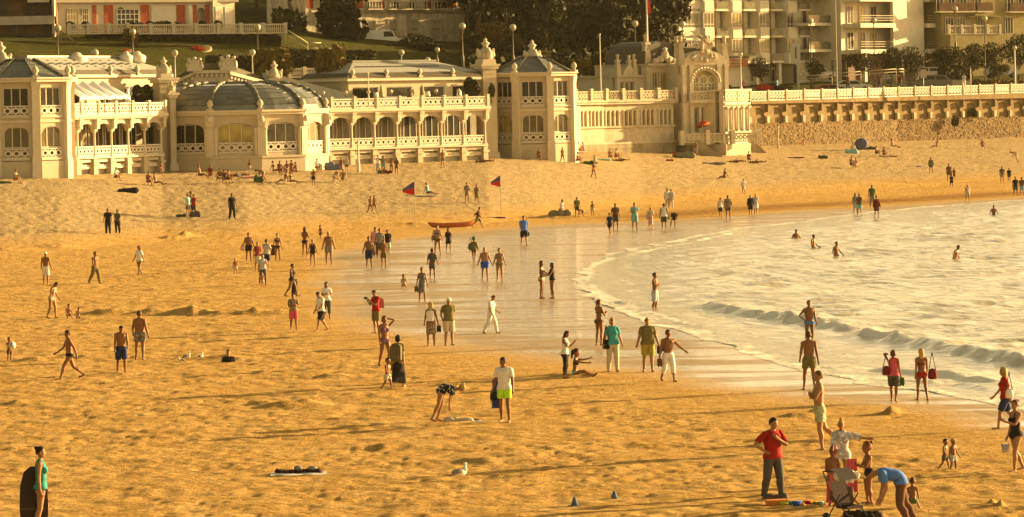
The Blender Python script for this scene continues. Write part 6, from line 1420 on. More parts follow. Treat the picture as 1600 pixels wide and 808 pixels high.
def make_person(loc, height, yaw, pose, label, fem=False, skin=0, hair='b', style='short', wear=(), lod=1, child=False, fat=0.0, sink=0.0, lying=None, seated=False, tweak=None):
    """wear: list of (kind, colour): trunks shorts trousers leggings tee tank shirt longsleeve bikini swimsuit dress skirt briefs"""
    fat = fat*.5
    global N_PEOPLE; N_PEOPLE += 1
    C = canon(fem, lod); v = C['v'].copy(); N_ = C['N']; J = {k: a.copy() for k, a in C['J'].items()}; W_ = C['W']
    p = dict(POSES[pose]); p.update(tweak or {})
    if fat:
        for a_ in ('aL', 'aR'): q_ = list(p[a_]); q_[1] += fat*22; p[a_] = tuple(q_)
    wt = W_[:, 0] + W_[:, 1]
    if fat: 
        v = v.copy(); belly = np.exp(-((v[:, 2]-1.08)/.17)**2) * wt
        v[:, 0] *= 1 + fat*.8*wt*np.exp(-((v[:, 2]-1.1)/.3)**2); v[:, 1] -= fat*.12*belly*(v[:, 1] < .02); nrm = np.vstack([N_, N_])[:len(v)]; v[:C['nb']] += N_[:C['nb']]*(fat*.02)
    if child:
        def rem(q, a=1.0):
            q = np.atleast_2d(q).copy(); z = q[:, 2]
            q[:, 2] = np.where(z < .92, z*.86, z - .92*.14); return q
        for k in J: J[k] = rem(J[k])[0]
        hw = W_[:, 2][:, None]; v = rem(v); c = J['neck'] + np.array([0, 0, .05]); v = v + hw*((v - c)*.42); J['head'] = J['head']
        torso = wt[:, None]; v[:, 0] *= 1 + .05*wt
        full = 1.75 - .92*.14 + .42*.22
    else: full = 1.75
    v0 = v.copy(); canon_z = C['v'][:, 2]; cx, cy, cz = C['v'][:, 0], C['v'][:, 1], C['v'][:, 2]
    M = bone_mats(J, p); MM = np.stack([M[b] for b in BONES])
    def pose_pts(q, w):
        qh = np.hstack([q, np.ones((len(q), 1))]); return np.einsum('nb,bij,nj->ni', w, MM[:, :3, :], qh)
    vp = pose_pts(v0, W_)
    s = height / full
    root = thing('person', label, 'person', loc, R(yaw))
    if lying is not None: base_rot = rx(-90 if lying == 'back' else 90)
    elif seated: base_rot = np.eye(3)
    else: base_rot = np.eye(3)
    def fin(q): return (q @ base_rot.T) * s
    vp = fin(vp); dz = -vp[:, 2].min() - sink; 
    mid = np.array([0, 0, 0.])
    if pose.startswith('bend') or lying: mid = np.array([0, -vp[:, 1].mean(), 0])
    vp = vp + np.array([0, 0, dz]) + mid
    def out(q, w): return fin(pose_pts(q, w)) + np.array([0, 0, dz]) + mid
    body = np_mesh('body', vp, C['fl'], SKIN[skin], root)
    F = C['F']; nb = C['nb']; fN = np.zeros_like(v0); fN[:nb] = N_[:nb]
    torso_w = W_[:, 0] + W_[:, 1]; head_w = W_[:, 2]
    arm_w = {n: (W_[:, BONES.index('ua'+n)], W_[:, BONES.index('fa'+n)], W_[:, BONES.index('ha'+n)]) for n in 'LR'}
    ua = arm_w['L'][0] + arm_w['R'][0]; fa = arm_w['L'][1] + arm_w['R'][1] + arm_w['L'][2] + arm_w['R'][2]
    leg_w = sum(W_[:, BONES.index(b+n)] for b in ('th', 'sh', 'ft') for n in 'LR')
    def garment(name, mask, off, m):
        mask = mask & (np.arange(len(v0)) < nb); keep = mask[F].all(1); 
        if not keep.any(): return
        FF = F[keep]; used, inv = np.unique(FF, return_inverse=True); o = off if np.isscalar(off) else off[used][:, None]
        q = v0[used] + fN[used]*o; return np_mesh(name, out(q, W_[used]), inv.reshape(FF.shape).tolist(), cl(m) if not hasattr(m, 'name') else m, root)
    arm_s = np.hypot(np.abs(cx) - (.160 if fem else .182), cz - 1.405)     # distance down the arm
    is_arm = (ua + fa) > .5
    for kind, col in wear:
        th = {0: .010, 1: .013, 2: .018}[lod]
        if kind in ('trunks', 'shorts', 'trousers', 'leggings', 'capri', 'briefs', 'bottom'):
            top = 1.01 if kind not in ('bottom', 'briefs') else .985
            bot = {'trunks': .66, 'shorts': .53, 'trousers': .10, 'leggings': .14, 'capri': .30, 'briefs': .83, 'bottom': .80}[kind]
            loose = {'trunks': .022, 'shorts': .028, 'trousers': .016, 'capri': .016}.get(kind, 0)
            mk = (cz < top) & (cz > bot) & (~is_arm)
            if kind in ('bottom', 'briefs'): mk = (cz < top) & (cz > bot + np.abs(cx)*(.5 if kind == 'bottom' else .25)) & ~is_arm
            off = th + loose*np.clip((.98 - cz)/.3, 0, 1)
            garment({'bottom': 'bikini_bottom', 'briefs': 'swim_briefs', 'trunks': 'swim_shorts', 'capri': 'trousers'}.get(kind, kind), mk, off, col)
        elif kind in ('tee', 'tank', 'longsleeve', 'shirt', 'polo'):
            sl = {'tee': .20, 'polo': .22, 'tank': -.02, 'longsleeve': .52, 'shirt': .34}[kind]; hem = .90 if kind != 'shirt' else .80
            mk = (cz > hem) & (cz < 1.50) & (head_w < .6) & ((~is_arm) | (arm_s < sl)) & (leg_w < .9) | (is_arm & (arm_s < sl) & (cz > .9)) 
            if kind == 'tank': mk &= ~((np.abs(cx) > (.13 if fem else .15)) & (cz > 1.33))
            off = th + .006 + (.011 if kind != 'tank' else .006)*np.clip((1.25 - cz)/.25, 0, 1) + np.where(is_arm, .010*np.clip(arm_s/.15, 0, 1), 0) - .008*np.clip((cz - 1.38)/.06, 0, 1)
            if kind == 'shirt': off = off + .02
            garment('shirt', mk, off, col)
        elif kind == 'bikini': garment('bikini_top', (cz > 1.225) & (cz < 1.315 - .35*np.maximum(cy, 0)) & ~is_arm, th, col)
        elif kind == 'swimsuit':
            mk = (cz < 1.33) & (cz > .80 + np.abs(cx)*.5) & ~is_arm & ~((cy > .02) & (cz > 1.22)); mk |= (cz >= 1.31) & (cz < 1.46) & (np.abs(np.abs(cx) - .075) < .022) & ~is_arm & (head_w < .5); garment('swimsuit', mk, th, col)
        elif kind in ('dress', 'skirt', 'longskirt', 'sarong', 'tunic'):
            if kind in ('dress', 'tunic'): garment('bodice', (cz > 1.0) & (cz < 1.42) & (~is_arm | ((kind == 'tunic') & (arm_s < .3))) & (head_w < .5), th + .006, col)
            z1 = {'dress': .50, 'skirt': .55, 'longskirt': .14, 'sarong': .34, 'tunic': .62}[kind]; z0_ = 1.06 if kind in ('dress', 'tunic') else 1.03; rows = []
            nr_, nc_ = 9, 18
            for i in range(nr_):
                z = z0_ + (z1 - z0_)*i/(nr_-1); t = i/(nr_-1); zc_ = z*.86 if (child and z < .92) else (z - .92*.14 if child else z)
                w_ = np.zeros((2, len(BONES))); hipf = np.clip((z - .80)/.2, 0, 1)
                for k, n in enumerate('LR'):
                    w_[k, 0] = hipf; kn = np.clip((.50 - z)/.06 + .5, 0, 1) if z < .56 else 0; w_[k, BONES.index('th'+n)] = (1 - hipf)*(1 - kn); w_[k, BONES.index('sh'+n)] = (1 - hipf)*kn
                base = np.array([[.09, 0, zc_], [-.09, 0, zc_]]); pp = pose_pts(base, w_); c = pp.mean(0); dv = pp[0] - pp[1]; Ld = np.linalg.norm(dv); ex = dv/Ld; ax_ = pp[0]*0 + np.array([0, 0, 1.]); ey = np.cross(ax_, ex); ey /= np.linalg.norm(ey)
                ra = Ld/2 + .085 + .02*t; rb = .125 + .03*t + (.02 if z < .95 else -.01) + fat*.06
                if z > 1.0: ra, rb = .15, .115
                for k in range(nc_):
                    a = 2*PI*k/nc_; rf = 1 + .06*t*math.sin(5*a + z*3); rows.append(c + ex*ra*rf*math.cos(a) + ey*rb*rf*math.sin(a))
            q = fin(np.array(rows)) + np.array([0, 0, dz]) + mid; fl = [(i*nc_+k, i*nc_+(k+1) % nc_, (i+1)*nc_+(k+1) % nc_, (i+1)*nc_+k) for i in range(nr_-1) for k in range(nc_)]
            np_mesh('skirt' if kind not in ('sarong',) else 'wrap', q, fl, cl(col), root)
    # hair and hats
    hm = HAIRC.get(hair, HAIRC['b'])
    hd = (head_w > .4) & (cz > 1.56)
    if style != 'bald':
        line = 1.672 - np.clip(cy + .02, 0, .1)*1.05      # hairline falls towards the nape
        mk = hd & (cz > line) & ~((cy < -.045) & (cz < 1.705)); off = {0: .013, 1: .016, 2: .02}[lod] * (1.0 if style != 'long' else 1.25)
        if style in ('cap', 'hat'): mk = hd & (cz > 1.665); off = .016
        garment('hair' if style not in ('cap', 'hat') else 'hat', mk, off, hm)
    def head_part(name, build, m):
        mb = MB(); build(mb); q = np.array(mb.v); 
        if child: c = C['J']['neck'] + np.array([0, 0, .05]); q = np.where(True, q, q); q[:, 2] -= .92*.14; cc = J['neck'] + np.array([0, 0, .05]); q = q + (q - cc)*.42
        w_ = np.zeros((len(q), len(BONES))); w_[:, 2] = 1; np_mesh(name, out(q, w_), mb.f, m, root)
    if style == 'long':
        def f(mb): mb.lathe([(.03, .10), (.085, .06), (.093, .0), (.095, -.08), (.088, -.18), (.06, -.27), (.02, -.31)], (0, .045, 1.66), 10, sy=.62)
        head_part('long_hair', f, hm)
    if style == 'bob': head_part('hair_bob', lambda mb: mb.lathe([(.03, .08), (.088, .04), (.098, -.02), (.092, -.10), (.05, -.13)], (0, .03, 1.66), 10, sy=.8), hm)
    if style == 'bun': head_part('hair_bun', lambda mb: mb.ball((0, .085, 1.72), (.045, .045, .045), 8, 6, .08), hm)
    if style == 'topbun': head_part('hair_bun', lambda mb: mb.ball((0, .02, 1.79), (.045, .045, .05), 8, 6, .08), hm)
    if style == 'pony': head_part('ponytail', lambda mb: mb.lathe([(.018, .04), (.035, -.03), (.032, -.14), (.01, -.22)], (0, .11, 1.68), 8), hm)
    if style == 'hat': head_part('hat_brim', lambda mb: mb.lathe([(.10, 0), (.155, -.012), (.155, -.02), (.09, -.004)], (0, 0, 1.70), 14), hm)
    if style == 'cap': head_part('cap_peak', lambda mb: mb.box(-.055, .055, -.165, -.06, 1.685, 1.697), hm)
    if lod == 0:
        def f(mb):
            for q in (-1, 1): mb.ball((q*.030, -.082, 1.652), (.013, .008, .008), 6, 4); mb.tube((q*.016, -.090, 1.672), (q*.048, -.082, 1.674), .004, .003, 4)
        head_part('eyes', f, M_EYE)
        head_part('mouth', lambda mb: mb.box(-.022, .022, -.094, -.080, 1.580, 1.588), mat('lips', (.28, .09, .06), .5, .1, 5))
    # where the hands are, for things held
    def at(bone, q): w_ = np.zeros((1, len(BONES))); w_[0, BONES.index(bone)] = 1; o = out(np.array([q]), w_)[0]; c, s2 = math.cos(R(yaw)), math.sin(R(yaw)); return Vector((loc[0] + c*o[0] - s2*o[1], loc[1] + s2*o[0] + c*o[1], loc[2] + o[2]))
    J_ = J; info = {'hL': at('haL', J_['haL']), 'hR': at('haR', J_['haR']), 'back': at('chest', np.array([0, .15, J_['spine'][2] + .2])), 'sL': at('chest', np.array([.2, .05, J_['spine'][2]-.05])), 'sR': at('chest', np.array([-.2, .05, J_['spine'][2]-.05])), 'pL': at('pelvis', np.array([.22, .06, J_['pel'][2]])), 'pR': at('pelvis', np.array([-.22, .06, J_['pel'][2]])), 'h': height, 'yaw': yaw, 'root': root, 'head': at('head', J_['head'])}
    return info
CD = dict(white=WHITE, black=BLACK, navy=NAVY, khaki=KHAKI, grey=GREY, blue=(.03,.10,.45), lblue=(.08,.19,.50), red=(.30,.018,.012), dred=(.15,.02,.018), pink=(.55,.09,.12), lpink=(.62,.30,.30), green=(.06,.12,.035), lime=(.42,.80,.03), olive=(.15,.13,.045), mustard=(.34,.27,.05), tealc=(.05,.30,.30), turq=(.16,.42,.40), brown=(.12,.06,.03), beige=(.50,.42,.28), dgrey=(.08,.075,.065), purple=(.16,.08,.16), aqua=(.20,.42,.42), orange=(.60,.22,.05))
def WR(s):
    o = []
    for t in s.split():
        k, c = t.split(':'); o.append((k, CD.get(c, c)))
    return o
PEOPLE = {}
def pp(key, px, yf, yh, yaw, pose, who, wear, label, h=None, sink=0, water=False, fat=0, group=None, tw=None, lying=None):
    """who: e.g. 'm0kshort' sex, skin, hair colour, style ; c prefix = child"""
    child = who[0] == 'c'; w = who[1:] if child else who; fem = w[0] == 'f'
    g = G0(px, yf) if water else G(px, yf)
    if water: g.z = 0.0
    stand_h = (yf - yh) / FPX * g.y
    hh = h or stand_h / math.cos(0.0); big = (hh / g.y * FPX) * (1.0 if not child else 1.2)
    lod = 0 if big > 80 else (1 if big > 42 else 2)
    i = make_person(g + Vector((0, 0, .0)), hh, yaw, pose, label, fem, int(w[1]), w[2], w[3:], WR(wear), lod, child, fat, sink, lying, tweak=tw)
    if group: i['root']['group'] = group
    PEOPLE[key] = i; return i
# ---- foreground right
pp('turq', 66, 832, 698, 95, 'backlean', 'f1kbun', 'tank:teal bottom:black', 'woman in turquoise tank top and black bikini bottom at the lower left corner')
pp('redman', 1209, 783, 652, 25, 'redman', 'm1kshort', 'trousers:dgrey polo:red', 'man in a dark red polo shirt and grey trousers, one hand on his hip', fat=.15)
pp('cross', 1281, 706, 580, -85, 'cross', 'm1bshort', 'trunks:greenprint', 'bare-chested man in green patterned shorts with folded arms, facing left')
pp('shirtw', 1316, 768, 657, 5, 'reach', 'f1ytopbun', 'shirt:whiteprint', 'blonde woman with top bun in a long pale blue shirt, reaching to a girl')
pp('girlback', 1302, 792, 694, 160, 'lookdown', 'cf0rpony', 'longskirt:pink', 'girl seen from behind with a pink towel wrapped round her waist', fat=0)
pp('girlside', 1357, 788, 690, -75, 'holdfront', 'cf0rbun', 'bottom:white', 'girl with a hair bun facing left, holding a pink towel before her')
pp('bluebend', 1397, 826, 690, -88, 'bend2', 'm1kshort', 'trousers:brown tee:lblue', 'man in a bright blue shirt and dark trousers bending over the pushchair', h=1.78)
pp('greenkid', 1426, 796, 740, 170, 'sitback', 'cf0bshort', 'trunks:green', 'toddler in green shorts sitting on the sand with back to the camera', h=.95)
pp('twin1', 1477, 735, 685, 60, 'walk', 'cm0kshort', 'trunks:dgrey', 'small boy in dark shorts walking left of a boy in a sun hat')
pp('twin2', 1490, 738, 685, 40, 'stand2', 'cm0yhat', 'trunks:whiteprint', 'small boy in a pale sun hat and white patterned shorts')
pp('blackswim', 1588, 738, 624, -60, 'carry', 'f1bbun', 'swimsuit:black', 'woman in a black cut-out swimsuit at the right edge holding a bucket')
pp('redtop', 1571, 671, 572, -85, 'walk', 'f1ylong', 'shorts:navy tee:red', 'blonde woman in a red top and dark shorts walking left at the right edge')
pp('pinktop', 1397, 628, 546, 165, 'handhead', 'f0bbob', 'shorts:dgrey tank:pink', 'woman in a bright pink vest raising her hand to her head, seen from behind')
pp('redbik', 1441, 627, 543, 185, 'walk', 'f0ylong', 'bikini:dred bottom:red', 'long-haired blonde woman in a red bikini walking away into the shallows')
pp('trunkback', 1265, 610, 518, 180, 'stand2', 'm0bshort', 'trunks:olive', 'bare-backed man in dark green trunks walking away on the wet sand')
pp('bathblue', 1265, 528, 465, 10, 'hip1', 'm0bshort', 'briefs:lblue', 'slim bather in bright blue trunks standing knee-deep in the waves', sink=.32, water=True, h=1.68)
# ---- centre, wet sand
pp('armout', 1045, 597, 514, 20, 'armout', 'm0kshort', 'capri:white', 'bare-chested man in white cropped trousers striding with his arm held out')
pp('elder', 1013, 582, 497, 5, 'stand', 'm1gshort', 'shorts:mustard tee:olive', 'grey-haired man in an olive shirt and mustard shorts walking to the camera', fat=.5)
pp('tealw', 958, 582, 497, 10, 'stand', 'f1ybob', 'trousers:beige tee:tealc', 'blonde woman in a teal T-shirt and cream trousers with a shoulder bag', fat=.3)
pp('bikphone', 937, 540, 468, 130, 'holdfront', 'f0bpony', 'bikini:brown bottom:brown', 'woman in a brown bikini standing side-on above the teal-shirted woman')
pp('tankphone', 884, 592, 517, 80, 'phone', 'f0klong', 'leggings:black tank:white', 'dark-haired woman in white vest and black leggings looking at her phone')
pp('sitpoint', 899, 590, 556, 85, 'sitpoint', 'cf0kpony', 'bikini:black bottom:turq', 'seated girl in a bikini pointing towards the sea with both arms', h=1.4)
pp('lime', 789, 661, 558, -20, 'stand', 'm0kshort', 'trunks:lime tee:white', 'bearded man in lime green shorts with a blue towel over his shoulder', tw=dict(hy=-30, hp=14))
pp('floral', 697, 660, 560, 80, 'bend', 'f1ybun', 'bottom:black tee:floral', 'woman in a black and white floral top bending down over a bag', h=1.62)
pp('whitew', 768, 522, 459, 70, 'lookdown', 'm1bshort', 'trousers:white tee:white', 'slim figure all in white looking down on the wet sand', tw=dict(lL=(20, 1, 6), lR=(-16, 1, 10)))
pp('capman', 702, 541, 465, 20, 'holdback', 'm1wcap', 'shorts:beige tee:olive', 'man in white cap, olive T-shirt and beige shorts, shoes behind his back', fat=.2)
pp('blondedress', 674, 542, 472, 175, 'stand', 'f0ylong', 'dress:tanprint', 'long-haired blonde woman in a patterned dress with a white backpack')
pp('longskirt', 623, 606, 522, 165, 'walk2', 'f1kbob', 'longskirt:black tee:olive', 'black-haired woman in a long black skirt with a big brown backpack')
pp('kidby', 606, 610, 558, 60, 'walk', 'cm0kshort', 'trunks:beige', 'small child in pale trunks walking beside the woman in the long black skirt')
pp('armhead', 602, 573, 493, 30, 'handhead', 'f0bbob', 'bikini:purple bottom:purple', 'woman in a dark bikini lifting one arm to her hair, near the backpack woman')
pp('redcam', 588, 522, 453, -55, 'phone', 'm1kshort', 'shorts:olive tee:red', 'man in a red T-shirt holding up a camera, red bag on his back')
pp('printdress', 660, 473, 418, 5, 'stand', 'f0bshort', 'dress:greyprint', 'woman in a grey patterned dress walking to the camera, shoes in her hand')
pp('sitwet', 631, 452, 428, 5, 'sitback', 'cf1bbob', 'swimsuit:beige', 'small child sitting cross-legged on the wet sand', h=1.05)
pp('tunic', 676, 437, 388, 175, 'stand', 'f0bbob', 'tunic:dgrey', 'woman in a loose dark tunic seen from behind', fat=.3)
pp('pair1', 847, 467, 408, 75, 'pair', 'f0klong', 'bikini:black bottom:beige', 'long-haired girl in a black bikini top facing her friend, the left of the two')
pp('pair2', 863, 467, 411, -75, 'pair', 'f0klong', 'tank:black bottom:beige', 'long-haired girl in a black top facing left, the right of the two friends')
pp('bluetee', 819, 384, 336, 10, 'walk', 'm1kshort', 'shorts:black tee:lblue', 'man in a blue T-shirt and black shorts walking to the camera holding shoes')
pp('scarf', 741, 411, 371, 170, 'walk', 'f0bshort', 'bottom:brown longsleeve:olive', 'woman in a green head scarf and olive top seen from behind', fat=.3)
pp('bluetr', 758, 438, 387, 5, 'stand', 'm1gshort', 'trunks:blue', 'stout bare-chested older man in bright blue trunks', fat=.6)
pp('bikout', 781, 440, 388, 0, 'stand', 'f1bshort', 'bikini:tanprint bottom:tanprint', 'older woman in a pale patterned bikini beside the man in blue trunks', fat=.5)
pp('bikw1', 684, 399, 352, 5, 'stand2', 'f1bshort', 'bikini:dgrey bottom:brown', 'woman in a dark bikini with a bag, left of the woman in a dark dress', fat=.4)
pp('darkdr', 701, 394, 355, 10, 'walk', 'f0klong', 'tunic:black', 'long-haired woman in a short dark dress before the orange canoe')
pp('canoeman', 747, 356, 322, 80, 'pull', 'm0kshort', 'shorts:olive longsleeve:brown', 'man in dark brown clothes hauling the orange canoe')
pp('bp1', 577, 419, 370, 5, 'stand', 'm0bshort', 'shorts:navy', 'bare-chested man in blue shorts with a dark bag across him', fat=.4)
pp('bp2', 600, 419, 374, 5, 'walk', 'm0bshort', 'trunks:olive', 'bare-chested man in dark olive trunks beside the man in blue shorts')
pp('pinksh', 587, 402, 354, 10, 'walk2', 'm0bshort', 'trousers:brown tee:lpink', 'man in a faded pink shirt behind the bare-chested pair')
pp('greysh', 594, 404, 357, 5, 'stand', 'm0bshort', 'shorts:dgrey tee:grey', 'man in a grey shirt in the middle of the group behind the bare-chested pair')
pp('blksh', 606, 400, 358, 0, 'walk', 'm0bshort', 'shorts:beige tee:black', 'man in a black shirt at the right of the group of three shirted men')
pp('trunk514', 514, 414, 362, 5, 'stand', 'm0gcap', 'trunks:grey', 'bare-chested man in a cap and grey trunks at the edge of the wet sand', fat=.3)
pp('swim489', 489, 417, 374, 0, 'stand', 'f1gshort', 'swimsuit:black', 'grey-haired woman in a black swimsuit left of the man in a cap', fat=.3)
pp('bik477', 477, 402, 355, 160, 'holdfront', 'f0blong', 'bikini:brown bottom:black', 'tall woman in a black bikini bottom seen from behind, long dark hair')
pp('kid500', 501, 375, 351, -40, 'walk', 'cf0kshort', 'trunks:brown', 'small child walking beyond the woman in the black swimsuit')
pp('towelw', 434, 408, 365, 0, 'stand', 'f1bshort', 'bikini:black bottom:black', 'woman in a black bikini carrying a towel at her side')
pp('big389', 389, 409, 364, 5, 'stand', 'm0bshort', 'trunks:black', 'heavy bare-chested man in black shorts left of the family group', fat=.6)
pp('stripew', 403, 424, 378, 20, 'stand', 'f1yshort', 'skirt:beige tee:stripe', 'woman in a red and black striped top in the family group')
pp('whiteback', 417, 422, 374, 150, 'holdfront', 'm1kshort', 'shorts:navy tee:whiteprint', 'man in a pale blue shirt seen from behind in the family group')
pp('family', 411, 446, 397, 20, 'carry', 'f1bshort', 'leggings:dgrey tee:whiteprint', 'woman in a white top and dark leggings leading a toddler', fat=.4)
pp('toddler', 410, 450, 425, 5, 'walk', 'cm1bshort', 'trunks:beige', 'toddler held by the woman in the white top and dark leggings')
pp('tod368', 368, 430, 403, 0, 'stand2', 'cm1yshort', 'trunks:beige', 'toddler standing alone left of the family group')
pp('blktowel', 457, 464, 411, 70, 'walk', 'f0kshort', 'bottom:black tank:black', 'curly-haired woman in black carrying a dark towel, striding to the right')
pp('pinkwrap', 459, 516, 459, 10, 'holdfront', 'm0kshort', 'shorts:pink tee:tanprint', 'youth in a patterned top with a bright pink wrap round the hips')
pp('whitetee', 502, 518, 453, -55, 'lookdown', 'm1kshort', 'shorts:black tee:white', 'youth in a white T-shirt and black shorts looking down', tw=dict(lL=(22, 1, 4), lR=(-18, 1, 14)))
pp('whitew2', 511, 500, 441, 5, 'holdfront', 'f0klong', 'capri:dgrey tee:white', 'woman in a white blouse and dark cropped trousers behind the youth in white')
# ---- left
pp('briefs', 109, 594, 512, -70, 'stride', 'm0kshort', 'briefs:black', 'man in black swim briefs striding to the left')
pp('boy190', 190, 585, 507, 15, 'lookdown', 'm0kshort', 'shorts:navy', 'slim boy in navy shorts looking down beside a big man')
pp('big218', 219, 563, 486, 170, 'stand2', 'm0bshort', 'trunks:greyprint', 'broad bare-backed man in pale patterned shorts', fat=.4)
pp('ballkid', 15, 566, 527, 40, 'holdfront', 'cm0kshort', 'trunks:brown', 'small child holding a white ball at the left edge')
pp('bikbend', 82, 498, 438, 60, 'lookdown', 'f1bbob', 'bikini:beige bottom:beige', 'woman in a pale bikini bending her head over two small children', fat=.2, tw=dict(lean=18))
pp('sand1', 107, 499, 480, 20, 'sitback', 'cm1bshort', 'trunks:beige', 'small child sitting in a dug hollow, the left of two', h=.95)
pp('sand2', 122, 500, 487, 20, 'kneel', 'cm1bshort', 'trunks:beige', 'smaller child kneeling in a dug hollow, the right of two', h=.75)
pp('whitecap', 72, 446, 394, 165, 'stand', 'm0wcap', 'shorts:white', 'bare-backed man in a white cap and white shorts')
pp('m149', 149, 444, 392, 50, 'walk', 'm0bshort', 'trousers:olive', 'bare-chested man in long olive shorts walking right', fat=.2)
pp('g218', 218, 431, 383, -30, 'walk', 'f0klong', 'bottom:beige tee:white', 'girl in a white T-shirt with long dark hair striding on the dry sand')
pp('dk1', 169, 367, 326, 0, 'stand', 'm0bshort', 'trousers:black tee:black', 'person dressed in black, the left of a pair on the left sand')
pp('dk2', 184, 366, 328, -10, 'stand2', 'f0blong', 'trousers:black tee:dgrey', 'long-haired person dressed in black, the right of a pair on the left sand')
pp('st296', 294, 338, 303, 60, 'stand', 'm1bshort', 'shorts:dgrey tee:aqua', 'man in a pale blue shirt facing right in a group of three')
pp('st299', 299, 337, 299, 80, 'stand', 'm0bshort', 'shorts:brown tee:brown', 'person in brown standing between the pale blue and red shirts')
pp('st303', 303, 339, 304, -30, 'holdfront', 'm0bshort', 'shorts:dgrey tee:red', 'man in a red shirt, rightmost of three standing on the left sand')
pp('st363', 363, 343, 302, 30, 'stand2', 'm0kshort', 'trousers:black tee:black', 'lone person all in black on the left upper sand')
pp('bury', 357, 566, 546, 0, 'stand', 'm1kshort', 'tee:black', 'boy in a black T-shirt buried to his chest in the sand', h=1.55, sink=1.12)
pp('y582a', 579, 334, 305, 30, 'stride', 'm0kshort', 'briefs:brown', 'slim youth jogging, the left of two on the upper sand')
pp('y582b', 585, 333, 304, 20, 'stride', 'm0kshort', 'briefs:dgrey', 'slim youth jogging, the right of two on the upper sand')
pp('d730', 730, 317, 285, 5, 'stand', 'f0bshort', 'tunic:tanprint', 'woman in a loose patterned beach dress, the left of two walking')
pp('d745', 745, 318, 288, 5, 'stand2', 'f0bshort', 'dress:olive', 'woman in an olive dress, the right of two walking')
# ---- far shoreline, centre right
pp('k877', 878, 337, 311, 30, 'lookdown', 'cf0bshort', 'tee:white trunks:lpink', 'child in a white top by a heap of bags at the water line')
pp('k902', 902, 340, 308, 5, 'stand2', 'm0bshort', 'trunks:dgrey tee:olive', 'dark-shirted man bending a little over the beach gear')
pp('k908', 909, 340, 322, -60, 'bend2', 'cm0bshort', 'trunks:grey', 'child stooping right beside the dark-shirted man', h=1.0)
pp('k926', 926, 338, 314, 0, 'stand', 'cf0bshort', 'trunks:beige', 'child standing just right of the beach gear group')
pp('f953', 953, 368, 332, -30, 'walk', 'f0kshort', 'trunks:black tee:navy', 'person in dark clothes wading in front of the brown-shirted one')
pp('f962', 962, 359, 318, 5, 'stand', 'm0kshort', 'shorts:dgrey tee:brown', 'person in brown standing at the water line behind the dark wader')
pp('f992', 992, 360, 317, 5, 'holdfront', 'm1kshort', 'shorts:aqua tee:aqua', 'person in pale blue shorts with a dark chest bag at the water line')
pp('f1017', 1017, 357, 324, 170, 'stand', 'f1ybob', 'sarong:lpink tee:beige', 'woman with a faded pink wrap at the water line')
pp('f1038', 1038, 360, 318, 175, 'stand', 'm0kshort', 'shorts:dgrey tank:white', 'man in a white vest with a bag strap, seen from behind at the water line')
pp('f1053', 1053, 358, 318, 10, 'bend2', 'm0kshort', 'trunks:black tee:black', 'dark figure bending down just right of the white vest', h=1.6)
pp('f1043', 1043, 326, 295, 20, 'stand', 'm1kshort', 'trousers:beige shirt:white', 'person in pale clothes, left of an embracing couple on the damp strip')
pp('f1049', 1049, 326, 296, -20, 'stand', 'f1bshort', 'trousers:beige shirt:whiteprint', 'person in pale clothes, right of an embracing couple on the damp strip')
pp('f1126', 1126, 340, 308, 170, 'walk', 'f0bshort', 'shorts:dgrey tank:white', 'slim woman in a white vest and dark shorts beside a man in a long shirt')
pp('f1138', 1138, 343, 305, 10, 'stand', 'm0bshort', 'trunks:dgrey shirt:tanprint', 'man in a long loose shirt right of the woman in a white vest')
pp('f1162', 1162, 304, 279, 5, 'stand', 'f1gshort', 'skirt:beige tee:white', 'person in white on the bright sand above the shoreline walkers')
pp('f1173', 1173, 337, 304, 175, 'walk', 'm0gshort', 'shorts:black longsleeve:black', 'person in a black top, the left of a couple near the foam')
pp('f1181', 1181, 336, 302, 175, 'walk', 'f1gshort', 'shorts:white tee:whiteprint', 'person in a pale lilac top, the right of a couple near the foam')
# ---- bathers
pp('b1244', 1244, 373, 345, 20, 'wade', 'm0kshort', 'trunks:brown', 'bather up to the chest, farthest left of the distant swimmers', sink=1.12, water=True, h=1.70)
pp('b1271', 1271, 388, 345, 60, 'wade', 'm0kshort', 'trunks:brown', 'bather waist-deep, second from the left of the distant swimmers', sink=.92, water=True, h=1.72)
pp('b1306', 1307, 401, 350, 40, 'wade', 'm0kshort', 'trunks:dgrey', 'bather waist-deep right of the other two distant swimmers', sink=.90, water=True, h=1.72)
pp('b1493', 1492, 407, 350, 60, 'wade', 'm0kshort', 'trunks:dgrey', 'lone bather waist-deep far out at the right', sink=.90, water=True, h=1.74, tw=dict(lean=18))
pp('b1553', 1553, 337, 310, 0, 'wade', 'm0kshort', 'trunks:dgrey', 'bather waist-deep near the far right shore', sink=.85, water=True, h=1.6)
pp('b1024', 1024, 482, 424, 70, 'cross', 'm0kshort', 'shorts:whiteprint', 'young man in pale patterned shorts standing shin-deep at the edge of the surf', sink=.22, water=True, h=1.72, tw=dict(lR=(-4, 2, 4)))
